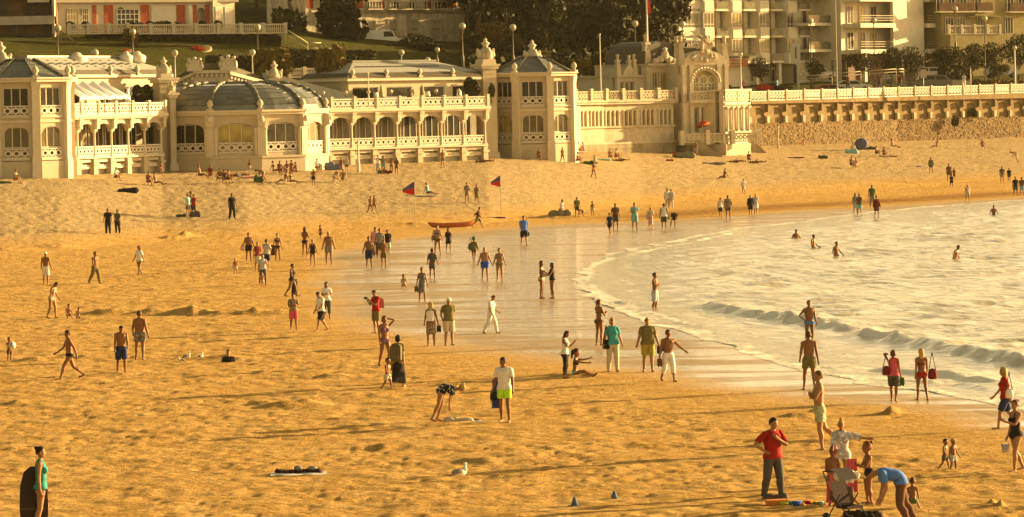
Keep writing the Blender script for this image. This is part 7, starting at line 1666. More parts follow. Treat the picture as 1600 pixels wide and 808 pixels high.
# ---- far right
pp('r1336', 1337, 335, 302, 10, 'stand', 'f0blong', 'skirt:whiteprint tee:grey', 'long-haired woman in grey, the left of two at the far shore')
pp('r1343', 1343, 337, 303, -15, 'stand2', 'f0blong', 'shorts:aqua tee:brown', 'long-haired woman in pale shorts, the right of two at the far shore')
pp('r1363', 1363, 324, 289, 5, 'stand', 'm0kshort', 'trousers:grey tee:green', 'man in a green shirt behind the woman in red-brown at the far shore')
pp('r1370', 1370, 341, 306, 10, 'stand', 'f0bshort', 'shorts:brown longsleeve:dred', 'woman in a red-brown top in front of the green-shirted man')
pp('r1455', 1455, 271, 246, 5, 'stand2', 'm0kshort', 'trunks:dgrey longsleeve:olive', 'lone person in a dark coat on the far dry sand')
pp('r1483', 1483, 284, 256, 10, 'stand', 'm0bshort', 'trunks:dgrey tee:brown', 'adult with a bag, left of three on the far bright sand')
pp('r1491', 1491, 281, 262, -10, 'stand', 'f0bshort', 'dress:brown', 'woman in brown, rightmost of three on the far bright sand')
pp('r1487', 1487, 293, 271, 10, 'walk', 'cm0bshort', 'trunks:black tee:black', 'child in black in front of two adults on the far bright sand')
pp('r1512', 1512, 315, 287, 5, 'walk', 'm0wcap', 'trunks:beige tee:beige', 'person in beige with a cap at the far damp strip')
pp('r1566', 1566, 286, 260, 5, 'stand', 'm0kshort', 'trunks:grey tee:dgrey', 'person in dark top, left of two walkers at the far right')
pp('r1577', 1577, 285, 262, -5, 'walk', 'm0kshort', 'trunks:dgrey tee:black', 'person in black top, right of two walkers at the far right')
pp('r1587', 1587, 307, 276, 10, 'stand2', 'm0kshort', 'shorts:dgrey tee:black', 'person in black close to the right edge by the far shore')
pp('r1598', 1597, 306, 277, 175, 'stand', 'm0bshort', 'shorts:aqua tee:brown', 'person in pale blue shorts cut by the right edge at the far shore')
pp('r1583', 1586, 254, 232, -80, 'bend2', 'm1kshort', 'trunks:beige', 'pale bare figure stooping on the far dry sand at the right', h=1.7)
pp('pinkwall', 1256, 229, 217, 5, 'stand', 'f0bshort', 'dress:lpink', 'tiny figure in pink standing at the foot of the sea wall')
# ---- by the stone steps
pp('s1087', 1087, 245, 222, 175, 'stand2', 'm0kshort', 'trunks:grey', 'bare-chested person in grey shorts before the stone bath house steps')
pp('s1109', 1109, 237, 218, -40, 'walk', 'f1bshort', 'dress:pink', 'girl in a white and pink dress by the stone steps')
pp('s1120', 1121, 238, 216, 60, 'walk', 'm1kshort', 'trunks:lpink tank:white', 'person in a white vest right of the girl in the pink dress')
pp('s1170', 1170, 241, 215, 10, 'stand', 'm1bshort', 'trunks:dgrey', 'bare-chested person at the corner of the stone bath house')
pp('s690', 692, 262, 233, 10, 'walk', 'm1bshort', 'trunks:greyprint', 'bare-chested man in patterned shorts before the right gallery')
pp('s495', 490, 291, 264, 170, 'stand', 'm0kshort', 'trunks:black', 'man in black shorts with his back turned, above the sitters')
pp('s880', 879, 255, 230, 30, 'walk', 'm0kshort', 'briefs:dred', 'slim swimmer walking past the right pavilion corner')
pp('s928', 928, 279, 251, 30, 'walk', 'f0kshort', 'bikini:dgrey bottom:orange', 'woman in a bikini walking below the sunbathers right of the pavilion')
pp('s932', 930, 263, 242, -70, 'lookdown', 'f1bshort', 'shirt:whiteprint', 'person in a pale shirt with a green bag right of the pavilion')
pp('s594', 591, 271, 242, 10, 'armsup', 'f1kshort', 'skirt:whiteprint tank:white', 'leftmost of four friends huddled before the right gallery, in white')
pp('s599', 599, 272, 243, 175, 'armsup', 'm0kshort', 'trunks:aqua tee:tanprint', 'second of four huddled friends, in pale blue shorts')
pp('s610', 612, 271, 247, 190, 'holdfront', 'f0bshort', 'bikini:beige bottom:olive', 'third of four huddled friends, in a bikini')
pp('s620', 620, 272, 246, 175, 'stand', 'f0blong', 'tunic:brown', 'rightmost of four huddled friends, in a short brown dress')
pp('s390', 390, 269, 249, 170, 'walk', 'cm0bshort', 'trunks:beige', 'child standing alone before the domed rotunda')
pp('s460', 461, 266, 241, 10, 'hips', 'f0kshort', 'capri:beige tank:brown', 'woman with raised elbows behind the circle of sunbathers')
pp('s474', 474, 281, 268, 95, 'bend2', 'm0kshort', 'trunks:dgrey', 'person stooping with a green bag left of the sunbather circle', h=1.65) if 0 else pp('s474', 409, 287, 268, -95, 'bend2', 'f0kshort', 'bottom:lpink tank:tanprint', 'person stooping over a green bag before the domed rotunda', h=1.65)
pp('s514', 515, 264, 243, 60, 'stand', 'f0bshort', 'dress:olive', 'dark-dressed woman beside blue beach cloth before the right gallery')
pp('s533', 533, 268, 246, 10, 'stand2', 'f0kshort', 'swimsuit:brown', 'woman in a dark swimsuit, left of two by the short white pole')
pp('s542', 542, 269, 246, 170, 'stand', 'm1gshort', 'trunks:navy tee:beige', 'man in pale shirt and navy shorts, right of two by the short white pole')
pp('s252', 252, 274, 252, 30, 'walk', 'f0kshort', 'bikini:brown bottom:grey', 'woman walking with a towel near the base of the left gallery')
pp('s495b', 495, 268, 250, 30, 'sit', 'f1kshort', 'tee:white', 'person in a white top by the lit plinth of the rotunda', h=1.65)
# ---- sitters and sunbathers: (px, py, yaw, pose, sex, wear, label)
for i, (px, py, yaw, pose, who, wear, lab) in enumerate([
 (24,287,60,'sit','f1bshort','bikini:black bottom:black','person sitting on the dry sand at the far left edge'),
 (181,283,40,'sit','m1kshort','tee:white trunks:dgrey','person in a white T-shirt sitting before the left gallery'),
 (232,290,20,'sit','m0kshort','trunks:dred','bare-backed sitter, the left of two before the left gallery'),
 (243,290,70,'sitlong','f0kshort','bikini:lpink bottom:lpink','sitter with stretched legs, the right of two before the left gallery'),
 (312,278,80,'sitlong','m0kshort','trunks:dgrey','sunbather leaning back, leftmost of the row before the rotunda'),
 (329,279,10,'sit','f0kshort','tee:dred bottom:black','sitter in a red top before the rotunda'),
 (344,285,-20,'sit','m0kshort','trunks:brown','left of three sitters close together before the rotunda'),
 (350,286,10,'sit','f0bshort','swimsuit:brown','middle of three sitters close together before the rotunda'),
 (356,286,40,'sit','m0kshort','trunks:brown','right of three sitters close together before the rotunda'),
 (428,271,60,'sitlong','f0kshort','bikini:black bottom:white','leaning sunbather at the left of the sunbather circle'),
 (437,272,20,'sit','m0kshort','trunks:brown','sitter just right of the leaning sunbather in the circle'),
 (449,272,-20,'sit','f0kshort','bikini:orange bottom:orange','sitter in orange in the middle of the sunbather circle'),
 (455,271,160,'sit','m0kshort','trunks:dgrey','sitter with back turned in the middle of the sunbather circle'),
 (463,274,-60,'sit','f0kshort','bikini:brown bottom:brown','sitter at the right end of the sunbather circle'),
 (446,287,-80,'sitlong','m0kshort','trunks:white','pale-trunked sunbather nearest the camera below the circle'),
 (455,288,60,'sitlong','f0kshort','bikini:olive bottom:olive','sunbather in olive nearest the camera below the circle'),
 (527,285,-40,'sit','f1kshort','bikini:beige bottom:beige','sitter, left of two below the short white pole'),
 (537,286,-10,'sit','m1kshort','trunks:brown','sitter, right of two below the short white pole'),
 (668,306,70,'sitlong','m1kshort','tank:aqua trunks:dgrey','person sitting on a white towel beside the nearer flag'),
 (842,251,10,'sit','m0kshort','trunks:brown','bare-chested sitter against the base of the right pavilion'),
 (902,256,60,'sit','f0kshort','bikini:black bottom:black','dark sitter right of the pavilion corner'),
 (903,240,60,'sit','m1bshort','tee:beige trunks:beige','sitter in beige below the stone wall, left one'),
 (912,240,-60,'sit','f1bshort','tee:lpink bottom:beige','sitter in pale pink below the stone wall, right one'),
 (953,250,20,'sit','m1kshort','trunks:dgrey','left of three sunbathers before the stone bath house'),
 (962,250,60,'sit','f0kshort','bikini:brown bottom:brown','middle of three sunbathers before the stone bath house'),
 (1132,281,-60,'sitlong','m0bshort','trunks:dred','reclining sunbather alone on the sand below the stone steps'),
 (1170,254,10,'sit','f0kshort','bikini:dgrey bottom:dgrey','sitter among lying sunbathers right of the stone steps'),
 (1330,262,30,'sit','m0kshort','trunks:dgrey','dark sitter, left of two on the far sand'),
 (1338,264,-30,'sit','f1bshort','tee:lpink bottom:lpink','sitter in pink, right of two on the far sand'),
 (1369,244,60,'sit','m0kshort','trunks:dgrey','sitter, left of two on lilac towels'),
 (1381,246,20,'sit','f0kshort','bikini:dgrey bottom:dgrey','sitter, right of two on lilac towels'),
 (1395,232,70,'sitlong','m1kshort','trunks:beige','reclining figure near the foot of the wall, left of three'),
 (1464,232,-60,'sitlong','f1kshort','bikini:beige bottom:beige','reclining figure near the foot of the wall, middle of three'),
 (1535,233,10,'sit','m1kshort','trunks:beige','sitter near the foot of the wall, right of three'),
 (1333,240,170,'sit','m0bshort','tee:beige trunks:dgrey','person sitting beside the blue-grey umbrella') ]):
    pp('sit%d' % i, px, py, py-30, yaw, pose, who, wear, lab, h=1.68, group='sitters on the dry sand')
for i, (px, py, yaw, wear, lab) in enumerate([(374,276,75,'trunks:white','sunbather lying flat with white trunks before the rotunda'), (970,252,110,'trunks:dgrey','sunbather lying right of the sitters before the stone bath house'), (1152,254,85,'briefs:brown','sunbather lying left of the sitter by the stone steps'), (1183,255,95,'briefs:dgrey','sunbather lying right of the sitter by the stone steps'), (757,254,80,'briefs:dred','sunbather lying below the yellow bin')]):
    pp('lie%d' % i, px, py, py-20, yaw, 'lie', 'm0kshort', wear, lab, h=1.7, lying='back')
# strollers on the promenade behind the parapets
for i, (px, py, wear, lab) in enumerate([(904,150,'trousers:navy tee:navy','walker in navy, leftmost behind the stone parapet'),(909,150,'trousers:grey tee:white','walker in white behind the stone parapet'),(915,150,'trousers:dgrey tee:beige','walker in beige behind the stone parapet'),(926,150,'trousers:dgrey tee:dred','walker in dark red behind the stone parapet'),(945,148,'trousers:dgrey tee:dgrey','dark walker right of the thin pale mast'),(1214,139,'trousers:grey tee:aqua','cafe guest in pale blue behind the balustrade'),(1325,133,'trousers:dgrey tee:brown','walker in brown right of the mast'),(1374,133,'trousers:dgrey tee:brown','walker in brown behind the balustrade'),(1406,133,'trousers:dgrey tee:dred','walker in dark red below the pale estate car'),(1506,131,'trousers:white tee:whiteprint','pair-like walker in white behind the balustrade right of the hedge'),(1163,140,'trousers:dgrey tee:lpink','person leaning at the corner of the promenade by the white lamp')]):
    D = 397 if px < 1000 else 434; p = W(px, py, D); make_person((p.x, p.y, 8.28 if px < 1000 else p.z - .5), 1.7, random.uniform(-60, 60), 'stand2', lab, i % 2 == 1, 0, 'b', 'short', WR(wear), 2)
# ---------------------------------------------------------------- things carried
def hang_bag(loc, s, col, label, name='shoulder_bag', cat='bag', strap=.45, tilt=0):
    s *= .85; t = thing(name, label, cat, loc, R(tilt)); mb = MB(); mb.lathe([(.11*s, -.20*s), (.165*s, -.15*s), (.15*s, .03*s), (.11*s, .13*s), (.05*s, .16*s)], n=9, sy=.42); mb.build('pouch', cl(CD.get(col, col)), t)
    mb = MB(); mb.tube((-.12*s, 0, .1*s), (0, 0, strap), .012); mb.tube((.12*s, 0, .1*s), (0, 0, strap), .012); mb.build('strap', M_IRON, t); return t
def backpack(pk, s, col, label):
    i = PEOPLE[pk]; y = R(i['yaw']); t = thing('backpack', label, 'backpack', i['back'], y); mb = MB(); mb.wedge(-.15*s, .15*s, -.03, .15*s, -.26*s, .12*s, 0, 0); mb.lathe([(.15*s, .12*s), (.12*s, .17*s), (.03*s, .2*s)], (0, .06*s, 0), 8, sy=.6); mb.build('bag', cl(CD.get(col, col)), t)
    mb = MB(); mb.wedge(-.11*s, .11*s, .14*s, .2*s, -.24*s, -.06*s, .01, .01); mb.build('pocket', cl(CD.get(col, col)), t)
    for q in (-1, 1): mb = MB(); mb.tube((q*.10*s, 0, .14*s), (q*.12*s, -.16*s, .16*s), .018); mb.tube((q*.12*s, -.16*s, .16*s), (q*.13*s, -.27*s, -.02), .018); mb.tube((q*.13*s, -.27*s, -.02), (q*.16*s, -.02, -.2*s), .014); mb.build('strap', cl(CD.get(col, col)), t)
def shoes(loc, col, label, yaw=0):
    t = thing('carried_shoes', label, 'shoes', loc, R(yaw))
    for q in (-1, 1):
        mb = MB(); mb.prism([(q*.04-.035, 0), (q*.04+.035, 0), (q*.04+.045, -.20), (q*.04, -.27), (q*.04-.045, -.20)][::-1], -.03, .02, 'y'); mb.build('sandal', cl(CD.get(col, col)), t)
def cloth_drape(loc, w, h, col, label, yaw=0, name='towel', cat='towel'):
    n, m_ = 9, 10; v = []; 
    for side in (0, 1):
        for j in range(m_+1):
            for i in range(n+1):
                x = (i/n-.5)*w*(1 - .25*(1 - j/m_)); z = -h*j/m_; y = .035*math.sin(i*1.9 + j*.25)*(.4 + j/m_) + side*.02; v.append((x, y, z))
    k = (n+1)*(m_+1); f = [(j*(n+1)+i, j*(n+1)+i+1, (j+1)*(n+1)+i+1, (j+1)*(n+1)+i) for j in range(m_) for i in range(n)]; f += [tuple(q+k for q in t[::-1]) for t in f]
    mb = MB(); mb.add(v, f, True); o = mb.build(name, cl(CD.get(col, col)), None, loc, R(yaw)); return tag(o, label, cat)
P_ = PEOPLE
bb = P_['turq']; t = thing('bodyboard', 'tall black bodyboard held behind the woman in turquoise', 'bodyboard', Vector(bb['pR']) + Vector((-.12, .22, -.95)), R(8)); mb = MB(); mb.prism([(-.27, 0), (.27, 0), (.30, .5), (.28, .95), (.20, 1.25), (.06, 1.36), (-.06, 1.36), (-.20, 1.25), (-.28, .95), (-.30, .5)], -.03, .03, 'y'); mb.build('board', cl((.035, .025, .02)), t); mb = MB(); mb.box(-.285, .285, -.034, .034, .46, .5); mb.build('edge_band', cl((.08, .05, .03)), t)
cloth_drape(P_['girlside']['hR'] + Vector((-.06, -.05, .12)), .26, .72, 'pink', 'pink towel held out by the girl with the hair bun', 15)
cloth_drape(P_['lime']['sR'] + Vector((-.06, -.05, .16)), .22, .80, (.06, .08, .26), 'blue towel over the shoulder of the man in lime shorts', 10); shoes(P_['lime']['pR'] + Vector((-.12, -.1, -.12)), 'black', 'black shoes hanging beside the lime shorts')
t = thing('sand_bucket', 'printed toy bucket held by the woman in the black swimsuit', 'bucket', P_['blackswim']['hR'] + Vector((-.05, -.1, -.3)), .3); mb = MB(); mb.lathe([(.07, 0), (.1, .19)], n=12); mb.build('pail', cl('whiteprint'), t); mb = MB(); [mb.tube((.1*math.cos(PI*k/6), 0, .19 + .1*math.sin(PI*k/6)), (.1*math.cos(PI*(k+1)/6), 0, .19 + .1*math.sin(PI*(k+1)/6)), .006, .006, 4) for k in range(6)]; mb.build('handle', M_WHITE, t)
hang_bag(P_['redtop']['pL'] + Vector((0, -.16, .12)), .8, 'white', 'white cloth bag carried by the blonde woman in the red top', strap=.55)
hang_bag(P_['pinktop']['pL'] + Vector((-.02, -.08, .12)), .9, 'dred', 'dark red bag with white flap on the pink-vested woman'); shoes(P_['pinktop']['hR'], 'green', 'pale green sandals held by the woman in the pink vest')
hang_bag(P_['redbik']['pR'] + Vector((.10, -.05, -.0)), 1.0, 'dred', 'large dark red beach bag on the arm of the woman in the red bikini', strap=.6)
backpack('armout', .8, 'dgrey', 'small dark rucksack on the man in white cropped trousers'); shoes(P_['armout']['hR'], 'brown', 'brown sandals held by the man in white cropped trousers')
hang_bag(P_['tealw']['pR'] + Vector((.02, -.12, -.02)), 1.0, 'black', 'black handbag hanging from the teal-shirted woman', strap=.6); shoes(P_['elder']['hL'], 'black', 'dark shoes held by the grey-haired man in mustard shorts')
hang_bag(P_['tankphone']['pL'] + Vector((.05, -.1, 0)), .75, 'black', 'small black bag of the woman looking at her phone')
def phone(k, label, nm='mobile_phone'):
    i = P_[k]; o = (i['hL'] + i['hR'])/2; t = thing(nm, label, 'phone' if nm[0] == 'm' else 'camera', o + Vector((0, 0, .06)), R(i['yaw'])); mb = MB()
    if nm[0] == 'm': mb.box(-.04, .04, -.09, -.08, -.06, .08)
    else: mb.box(-.07, .07, -.11, -.05, -.04, .05)
    mb.build('body', M_IRON, t); 
    mb = MB(); mb.lathe([(.035, 0), (.035, .06)], n=8) if nm[0] != 'm' else mb.box(-.035, .035, -.079, -.077, -.05, .07); mb.build('lens' if nm[0] != 'm' else 'screen', M_GLASS, t, rot=(PI/2, 0, 0) if nm[0] != 'm' else None, loc=(0, -.11, 0) if nm[0] != 'm' else (0, 0, 0))
phone('tankphone', 'phone in the hands of the woman in the white vest'); phone('redcam', 'camera held up by the man in the red T-shirt', 'camera')
backpack('blondedress', .85, 'white', 'white backpack on the blonde woman in a patterned dress'); shoes(P_['blondedress']['hR'], 'black', 'dark shoes held by the blonde woman in a dress'); shoes((P_['capman']['hL']+P_['capman']['hR'])/2, 'brown', 'sandals held behind his back by the man in the white cap', 60)
backpack('longskirt', 1.15, (.12, .10, .05), 'large olive brown backpack on the woman in the long black skirt'); hang_bag(P_['longskirt']['hL'] + Vector((0, 0, -.05)), 1.4, 'mustard', 'yellow cloth bag held by the woman in the long black skirt', strap=.3)
backpack('redcam', .9, 'dred', 'dark red bag on the back of the man with the camera'); shoes(P_['printdress']['hR'], 'brown', 'brown sandals held by the woman in the grey patterned dress'); shoes(P_['bluetee']['hL'], 'black', 'dark shoes held by the man in the blue T-shirt')
hang_bag(P_['scarf']['pL'] + Vector((0, 0, .2)), 1.1, 'dgrey', 'dark shoulder bag of the woman in the green head scarf'); hang_bag(P_['bp1']['sL'] + Vector((-.1, -.1, -.1)), 1.1, 'black', 'dark bag slung on the man in blue shorts'); hang_bag(P_['bikw1']['pR'] + Vector((0, 0, .1)), 1.0, 'brown', 'brown bag of the woman in the dark bikini')
cloth_drape(P_['towelw']['hR'] + Vector((0, 0, .2)), .25, .6, 'brown', 'brown towel carried by the woman in the black bikini'); cloth_drape(P_['blktowel']['sL'] + Vector((.1, -.1, -.05)), .45, .75, 'black', 'black towel held before the curly-haired woman', 60); hang_bag(P_['big389']['hR'], .9, 'lpink', 'pale pink bag held by the heavy man in black shorts', strap=.2)
t = thing('head_scarf', 'green head scarf worn by the woman seen from behind', 'scarf', P_['scarf']['head'] + Vector((0, 0, .08))); mb = MB(); mb.ball((0, 0, .06), (.115, .12, .13), 10, 7); mb.build('cloth', cl('green' and (.07, .14, .06)), t)
t = thing('beach_ball', 'white ball held by the child at the left edge', 'ball', P_['ballkid']['hL'] + Vector((0, -.12, .02))); mb = MB(); mb.ball((0, 0, 0), .13, 14, 10); mb.build('panels', cl('white'), t); mb = MB(); mb.ball((0, -.06, .02), (.09, .09, .09), 10, 8); mb.build('patch', cl('whiteprint'), t)
backpack('f992', .8, 'black', 'dark pack on the person in pale blue shorts'); hang_bag(P_['f1017']['pL'], 1.0, 'lpink', 'pink cloth bag of the woman in the faded pink wrap'); hang_bag(P_['f1038']['hR'], .8, 'mustard', 'yellowish bag held by the man in the white vest', strap=.2); hang_bag(P_['r1483']['pL'], 1.1, 'dgrey', 'dark bag of the adult on the far bright sand')
# ---------------------------------------------------------------- things on the sand
def towel_flat(px, py, w, d, col, label, yaw=0, lump=0):
    g = G(px, py); n = 10; v = []; f = []
    for j in range(n+1):
        for i in range(n+1): v.append(((i/n-.5)*w, (j/n-.5)*d, .03 + .012*math.sin(i*1.3+j) + random.random()*.01))
    f = [(j*(n+1)+i, j*(n+1)+i+1, (j+1)*(n+1)+i+1, (j+1)*(n+1)+i) for j in range(n) for i in range(n)]; mb = MB(); mb.add(v, f, True); o = mb.build('beach_towel', cl(CD.get(col, col)), None, g, R(yaw)); return tag(o, label, 'towel')
def heap(px, py, w, h_, col, label, name='clothes_heap', cat='clothes', n=7, seed=0, dy=0, yaw=0):
    g = G(px, py); rs = random.Random(seed + int(px)); mb = MB(); t = thing(name, label, cat, g + Vector((0, dy, 0)), R(yaw))
    for i in range(n): x = (i/(n-1)-.5)*w; mb.ball((x, rs.uniform(-.1, .1)*w*.6, h_*.38), (w/n*rs.uniform(.9, 1.5), w*rs.uniform(.09, .17), h_*rs.uniform(.38, .72)), 9, 7, .2)
    mb.build('folds', cl(CD.get(col, col)), t); return t
towel_flat(467, 742, 1.35, .9, 'white', 'white towel spread on the sand at the lower left centre', 4); h1 = heap(466, 741, 1.0, .13, (.05, .022, .018), 'dark clothes lying on the white towel, lower left centre', n=15); mb = MB(); mb.ball((0, 0, 0), (.11, .09, .06), 8, 6, .1); mb.ball((.34, .02, -.02), (.13, .1, .06), 8, 6, .1); mb.build('pale_cloth', cl('grey'), h1, (.0, 0, .15))
heap(716, 660, .5, .16, 'beige', 'pale cloth bag on the sand before the bending woman', 'beach_bag', 'bag', 4); towel_flat(741, 660, .55, .4, 'white', 'small white towel beside the pale bag', 6); heap(736, 658, .3, .06, 'dgrey', 'dark garment lying on the small white towel', n=3)
def gull(px, py, s, label, yaw=0):
    t = thing('seagull', label, 'gull', G(px, py), R(yaw), scale=s); mb = MB()
    mb.ball((0, 0, .19), (.17, .085, .085), 12, 8); mb.lathe([(.06, .22), (.04, .30), (.036, .36)], (.13, 0, 0), 9); mb.ball((.135, 0, .385), (.048, .036, .038), 9, 7); o = mb.build('body', cl('white'), t)
    mb = MB(); mb.ball((-.04, 0, .205), (.18, .092, .07), 10, 7); mb.tube((-.15, 0, .17), (-.30, 0, .12), .035, .012, 6); mb.build('wings', cl((.22, .20, .17)), t)
    mb = MB(); mb.tube((.175, 0, .385), (.235, 0, .370), .013, .005, 5); mb.build('beak', cl('mustard'), t)
    for q in (-1, 1): mb = MB(); mb.tube((.0, q*.03, .13), (.01, q*.03, .0), .008, .008, 5); mb.box(-.0, .05, q*.03-.02, q*.03+.02, 0, .008); mb.build('leg', cl((.5, .3, .12)), t)
gull(719, 751, 1.0, 'grey-winged gull standing on the sand at the bottom centre', 25); gull(292, 564, .8, 'gull standing left of the buried boy', -30); gull(314, 563, .7, 'white gull nearer the buried boy', 60); gull(283, 567, .5, 'smallest gull, low at the far left of the three by the buried boy', 180)
def cone(px, py, label):
    t = thing('marker_cone', label, 'cone', G(px, py), .4); mb = MB(); mb.lathe([(.085, .015), (.03, .19), (.018, .2)], n=14); mb.build('cone', cl((.09, .13, .20)), t); mb = MB(); mb.box(-.10, .10, -.10, .10, 0, .018); mb.build('base', cl((.09, .13, .20)), t)
cone(898, 791, 'blue marker cone, the left of two at the bottom'); cone(960, 781, 'blue marker cone, the right of two at the bottom'); mb = MB(); mb.ball((0, 0, .035), .035, 10, 8); tag(mb.build('tennis_ball', cl((.55, .55, .04)), None, G(928, 774)), 'small yellow ball between the two blue cones', 'ball')
# toys and the box by the red-shirted man
t = thing('orange_crate', 'shallow orange basket of bags at the feet of the red-shirted man', 'basket', G(1213, 790), R(5)); mb = MB(); mb.wedge(-.2, .2, -.14, .14, 0, .13, -.03, -.03); mb.build('tray', cl('orange'), t)
heap(1213, 788, .3, .14, 'dgrey', 'dark bag in the orange basket', 'dark_bag', 'bag', 3).location.z += .1
for px, py, c, s_, lab in ((1224,791,'lime',.05,'yellow-green toy at the left of the toy row'),(1237,791,'tealc',.06,'teal beach toy in the toy row'),(1245,793,'blue',.08,'blue beach toy in the toy row'),(1262,790,'red',.06,'red beach toy in the toy row'),(1275,790,'mustard',.05,'yellow beach toy in the toy row'),(1283,790,'aqua',.05,'pale blue beach toy at the right end of the toy row')):
    t = thing('beach_toy', lab, 'toy', G(px, py)); mb = MB(); mb.lathe([(s_*.8, 0), (s_*1.3, s_*1.5), (s_*1.35, s_*1.7)], n=10); mb.build('pail', cl(CD[c]), t); mb = MB(); mb.ball((s_*1.6, 0, s_*.6), (s_*.8, s_*.6, s_*.5), 8, 6); mb.build('scoop', cl(CD['orange'] if c != 'red' else CD['mustard']), t)
# pushchair
pc = thing('pushchair', 'dark pushchair loaded with bags and a white cloth at the lower right', 'pushchair', G(1325, 818), R(35))
M_FR = cl((.04, .035, .03)); fr = MB()
for q in (-.24, .24):
    fr.tube((q, -.42, .1), (q, .25, .62), .014); fr.tube((q, .36, .1), (q, -.05, .62), .014); fr.tube((q, .25, .62), (q, .48, 1.05), .014)
fr.tube((-.24, .48, 1.05), (.24, .48, 1.05), .016); fr.tube((-.24, -.42, .1), (.24, -.42, .1), .012); fr.tube((-.24, .36, .1), (.24, .36, .1), .012); fr.build('frame', M_FR, pc)
mb = MB(); mb.add([(-.2, -.22, .42), (.2, -.22, .42), (.2, .12, .36), (-.2, .12, .36), (-.2, .32, .86), (.2, .32, .86)], [(0,1,2,3),(3,2,5,4)]); mb.box(-.21, .21, -.24, .12, .32, .38); mb.build('seat', cl((.045, .03, .025)), pc)
mb = MB(); mb.add([(.24*math.cos(a), -.02 + .30 - .34*math.sin(b_), .78 + .34*math.cos(b_)) for b_ in (0, .4, .8, 1.2) for a in (PI, PI*.66, PI*.33, 0)], [(j*4+i, j*4+i+1, (j+1)*4+i+1, (j+1)*4+i) for j in range(3) for i in range(3)]); mb.build('hood', M_FR, pc)
wm = MB(); wm.prism([(.11*math.cos(2*PI*k/14), .11*math.sin(2*PI*k/14)) for k in range(14)], -.02, .02, 'x'); wme = wm.mesh('wheel', M_TYRE)
for q in (-.27, .27):
    for y_ in (-.42, .36): inst('wheel', wme, pc, (q, y_, .11))
heap(1316, 810, .36, .32, (.10, .065, .035), 'tan bag hanging on the pushchair', 'changing_bag', 'bag', 4).location.z += .35; heap(1326, 812, .34, .22, 'white', 'white cloth bundled on top of the pushchair', 'white_cloth', 'cloth', 4).location.z += .82; heap(1348, 814, .5, .26, (.035, .03, .025), 'dark bags heaped right of the pushchair', 'dark_bags', 'bag', 4)
# canoe
g = G(706, 356); cn = thing('orange_canoe', 'orange canoe being hauled across the sand', 'canoe', g, R(24)); n = 14; v = []; f = []
for i in range(n+1):
    x = (i/n-.5)*3.6; b_ = .32*math.sqrt(max(.01, 1 - (abs(x)/1.82)**2.2)); k = .12*(abs(x)/1.8)**2
    for a in range(7): t_ = PI*a/6; v.append((x, b_*math.cos(t_), .34 + k - .34*math.sin(t_)*(1 if b_ > .05 else .4)))
f = [(i*7+a, i*7+a+1, (i+1)*7+a+1, (i+1)*7+a) for i in range(n) for a in range(6)]; mb = MB(); mb.add(v, f, True); mb.build('hull', cl((.34, .11, .04)), cn)
mb = MB(); mb.add([v[i*7+0] for i in range(0, 6)] + [v[i*7+6] for i in range(5, -1, -1)], [tuple(range(12))]); mb.add([v[i*7+0] for i in range(10, 15)] + [v[i*7+6] for i in range(14, 9, -1)], [tuple(range(10))]); mb.build('deck', cl((.36, .15, .06)), cn); mb = MB(); mb.box(-.3, .0, -.28, .28, .26, .30); mb.build('seat', M_IRON, cn)
# flags on the sand: blue over red
M_FB, M_FRD = cl((.09, .08, .20)), cl((.55, .02, .015))
def beach_flag(px, y0, y1, label, s=1.0, fl=1):
    g = G(px, y1); top = W(px, y0, g.y); h_ = top.z - g.z; t = thing('beach_flag', label, 'flag', g); mb = MB(); mb.lathe([(.02, -.3), (.022, h_)], n=6); mb.build('pole', M_CONC, t); rows = []
    n = 8
    def half(za, zb_, zc, zd, m, nm):     # za,zb at pole; zc,zd at the fly
        v = []; 
        for i in range(n+1):
            u = i/n; x = -u*.95*s; y_ = .10*math.sin(u*5)*u; 
            for j in range(4): w_ = j/3; z = (za + (zb_-za)*w_)*(1-u) + (zc + (zd-zc)*w_)*u; v.append((x, y_, h_ - z*s)); 
        f = [(i*4+j, i*4+j+1, (i+1)*4+j+1, (i+1)*4+j) for i in range(n) for j in range(3)]; mb = MB(); mb.add(v, f, True); mb.build(nm, m, t)
    half(.0, .52, .62, .80, M_FB, 'blue_field'); half(.525, 1.15, .80, .88, M_FRD, 'red_field')
beach_flag(649, 283, 356, 'blue and red beach flag on a thin pole, the nearer left one', .9); beach_flag(783, 274, 336, 'blue and red beach flag on a thin pole, the farther right one', .78)
heap(200, 301, 1.2, .4, 'black', 'dark heap of bags on the dry sand at the left', 'bag_heap', 'bags', 5); heap(876, 340, 1.0, .75, (.22, .19, .12), 'pale beach bag heap by the children at the water line', 'bag_heap', 'bags', 3); heap(1060, 246, .8, .6, (.30, .10, .04), 'reddish beach chair before the stone base', 'beach_chair', 'chair', 3); heap(1071, 247, 1.2, .7, (.16, .16, .10), 'dark tent-like pile before the stone base', 'gear_heap', 'gear', 4)
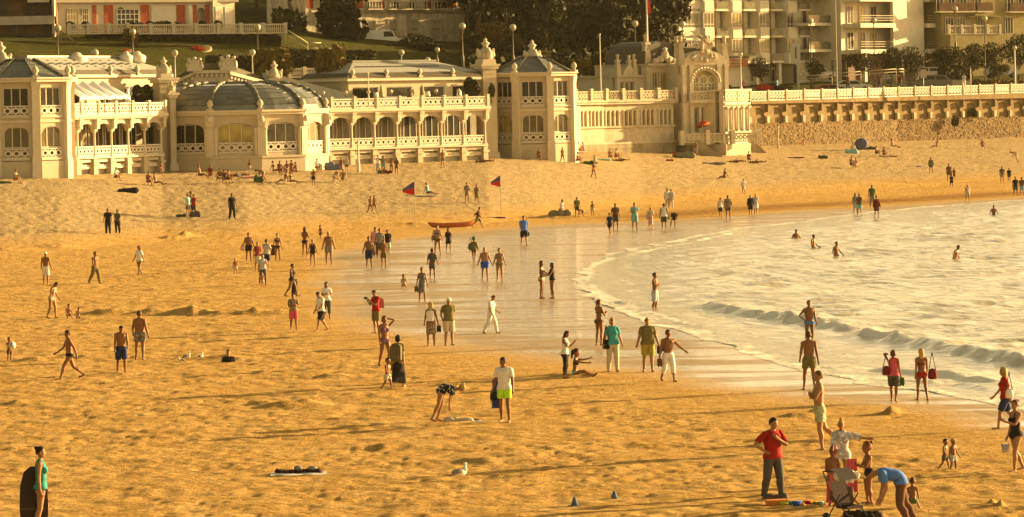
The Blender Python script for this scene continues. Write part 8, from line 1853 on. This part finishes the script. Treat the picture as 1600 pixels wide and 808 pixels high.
for px, py, w_, h_, c, lab in ((1115,257,1.6,.25,'grey','grey towels and bags below the stone steps'),(1286,248,.7,.4,'dgrey','dark rucksack on the far sand'),(1358,234,1.0,.35,'dgrey','dark bag by the blue-grey umbrella'),(305,340,.5,.5,'dgrey','dark rucksack at the feet of the red-shirted man, left sand'),(283,339,.5,.22,'dgrey','dark bag lying left of the group of three'),(596,271,.4,.4,'green','green bag at the feet of the huddled friends'),(604,271,.6,.3,'dred','reddish bag at the feet of the huddled friends'),(1047,252,.5,.25,'red','small red bag on the sand before the stone base'),(0,287,1.2,.2,'green','green towel bundle at the left edge'),(405,285,.5,.6,'green','green bag beside the stooping person'),(944,251,.8,.2,'aqua','pale blue towel bundle before the stone bath house'),(388,279,.9,.2,'lpink','pale pink towel bundle before the rotunda'),(522,266,1.1,.7,(.14,.16,.24),'blue beach cloth before the right gallery'),(922,257,.9,.35,'green','green bag right of the pavilion'),(775,341,1.0,.12,'purple','small purple board on the sand'),(1243,247,1.2,.15,'purple','purple towel on the far sand'),(1330,240,.9,.5,'aqua','pale blue bag beside the umbrella')):
    heap(px, py, w_, h_, c, lab, 'beach_things' if w_ > .9 else 'beach_bag', 'bag', 4)
for px, py, w_, d, c, lab in ((665,306,2.2,1.6,'white','white towel under the sitter by the nearer flag'),(1390,244,2.4,2,'purple','lilac towel beside two sitters on the far sand'),(1428,260,2.2,1.5,'lblue','pale blue towel on the far sand with a sleeper')):
    towel_flat(px, py, w_, d, c, lab)
bin_(1350, 221, mat('orange_plastic', (.62, .25, .03), .5), 'orange bin at the foot of the sea wall', h=1.3); bin_(1357, 221.5, mat('green_plastic', (.16, .17, .10), .5), 'green bin at the foot of the sea wall', h=1.3)
t = thing('beach_umbrella', 'blue-grey umbrella tilted on the sand near the sea wall bins', 'umbrella', G(1346, 236), 0); mb = MB(); mb.lathe([(.8, 0), (.6, .22), (.3, .36), (.03, .44)], n=10); mb.build('canopy', cl((.09, .095, .15)), t, (0, 0, .75), rot=(R(52), R(-25), 0)); mb = MB(); mb.tube((0, 0, -.2), (.15, -.3, 1.1), .02); mb.build('pole', M_WHITE, t)
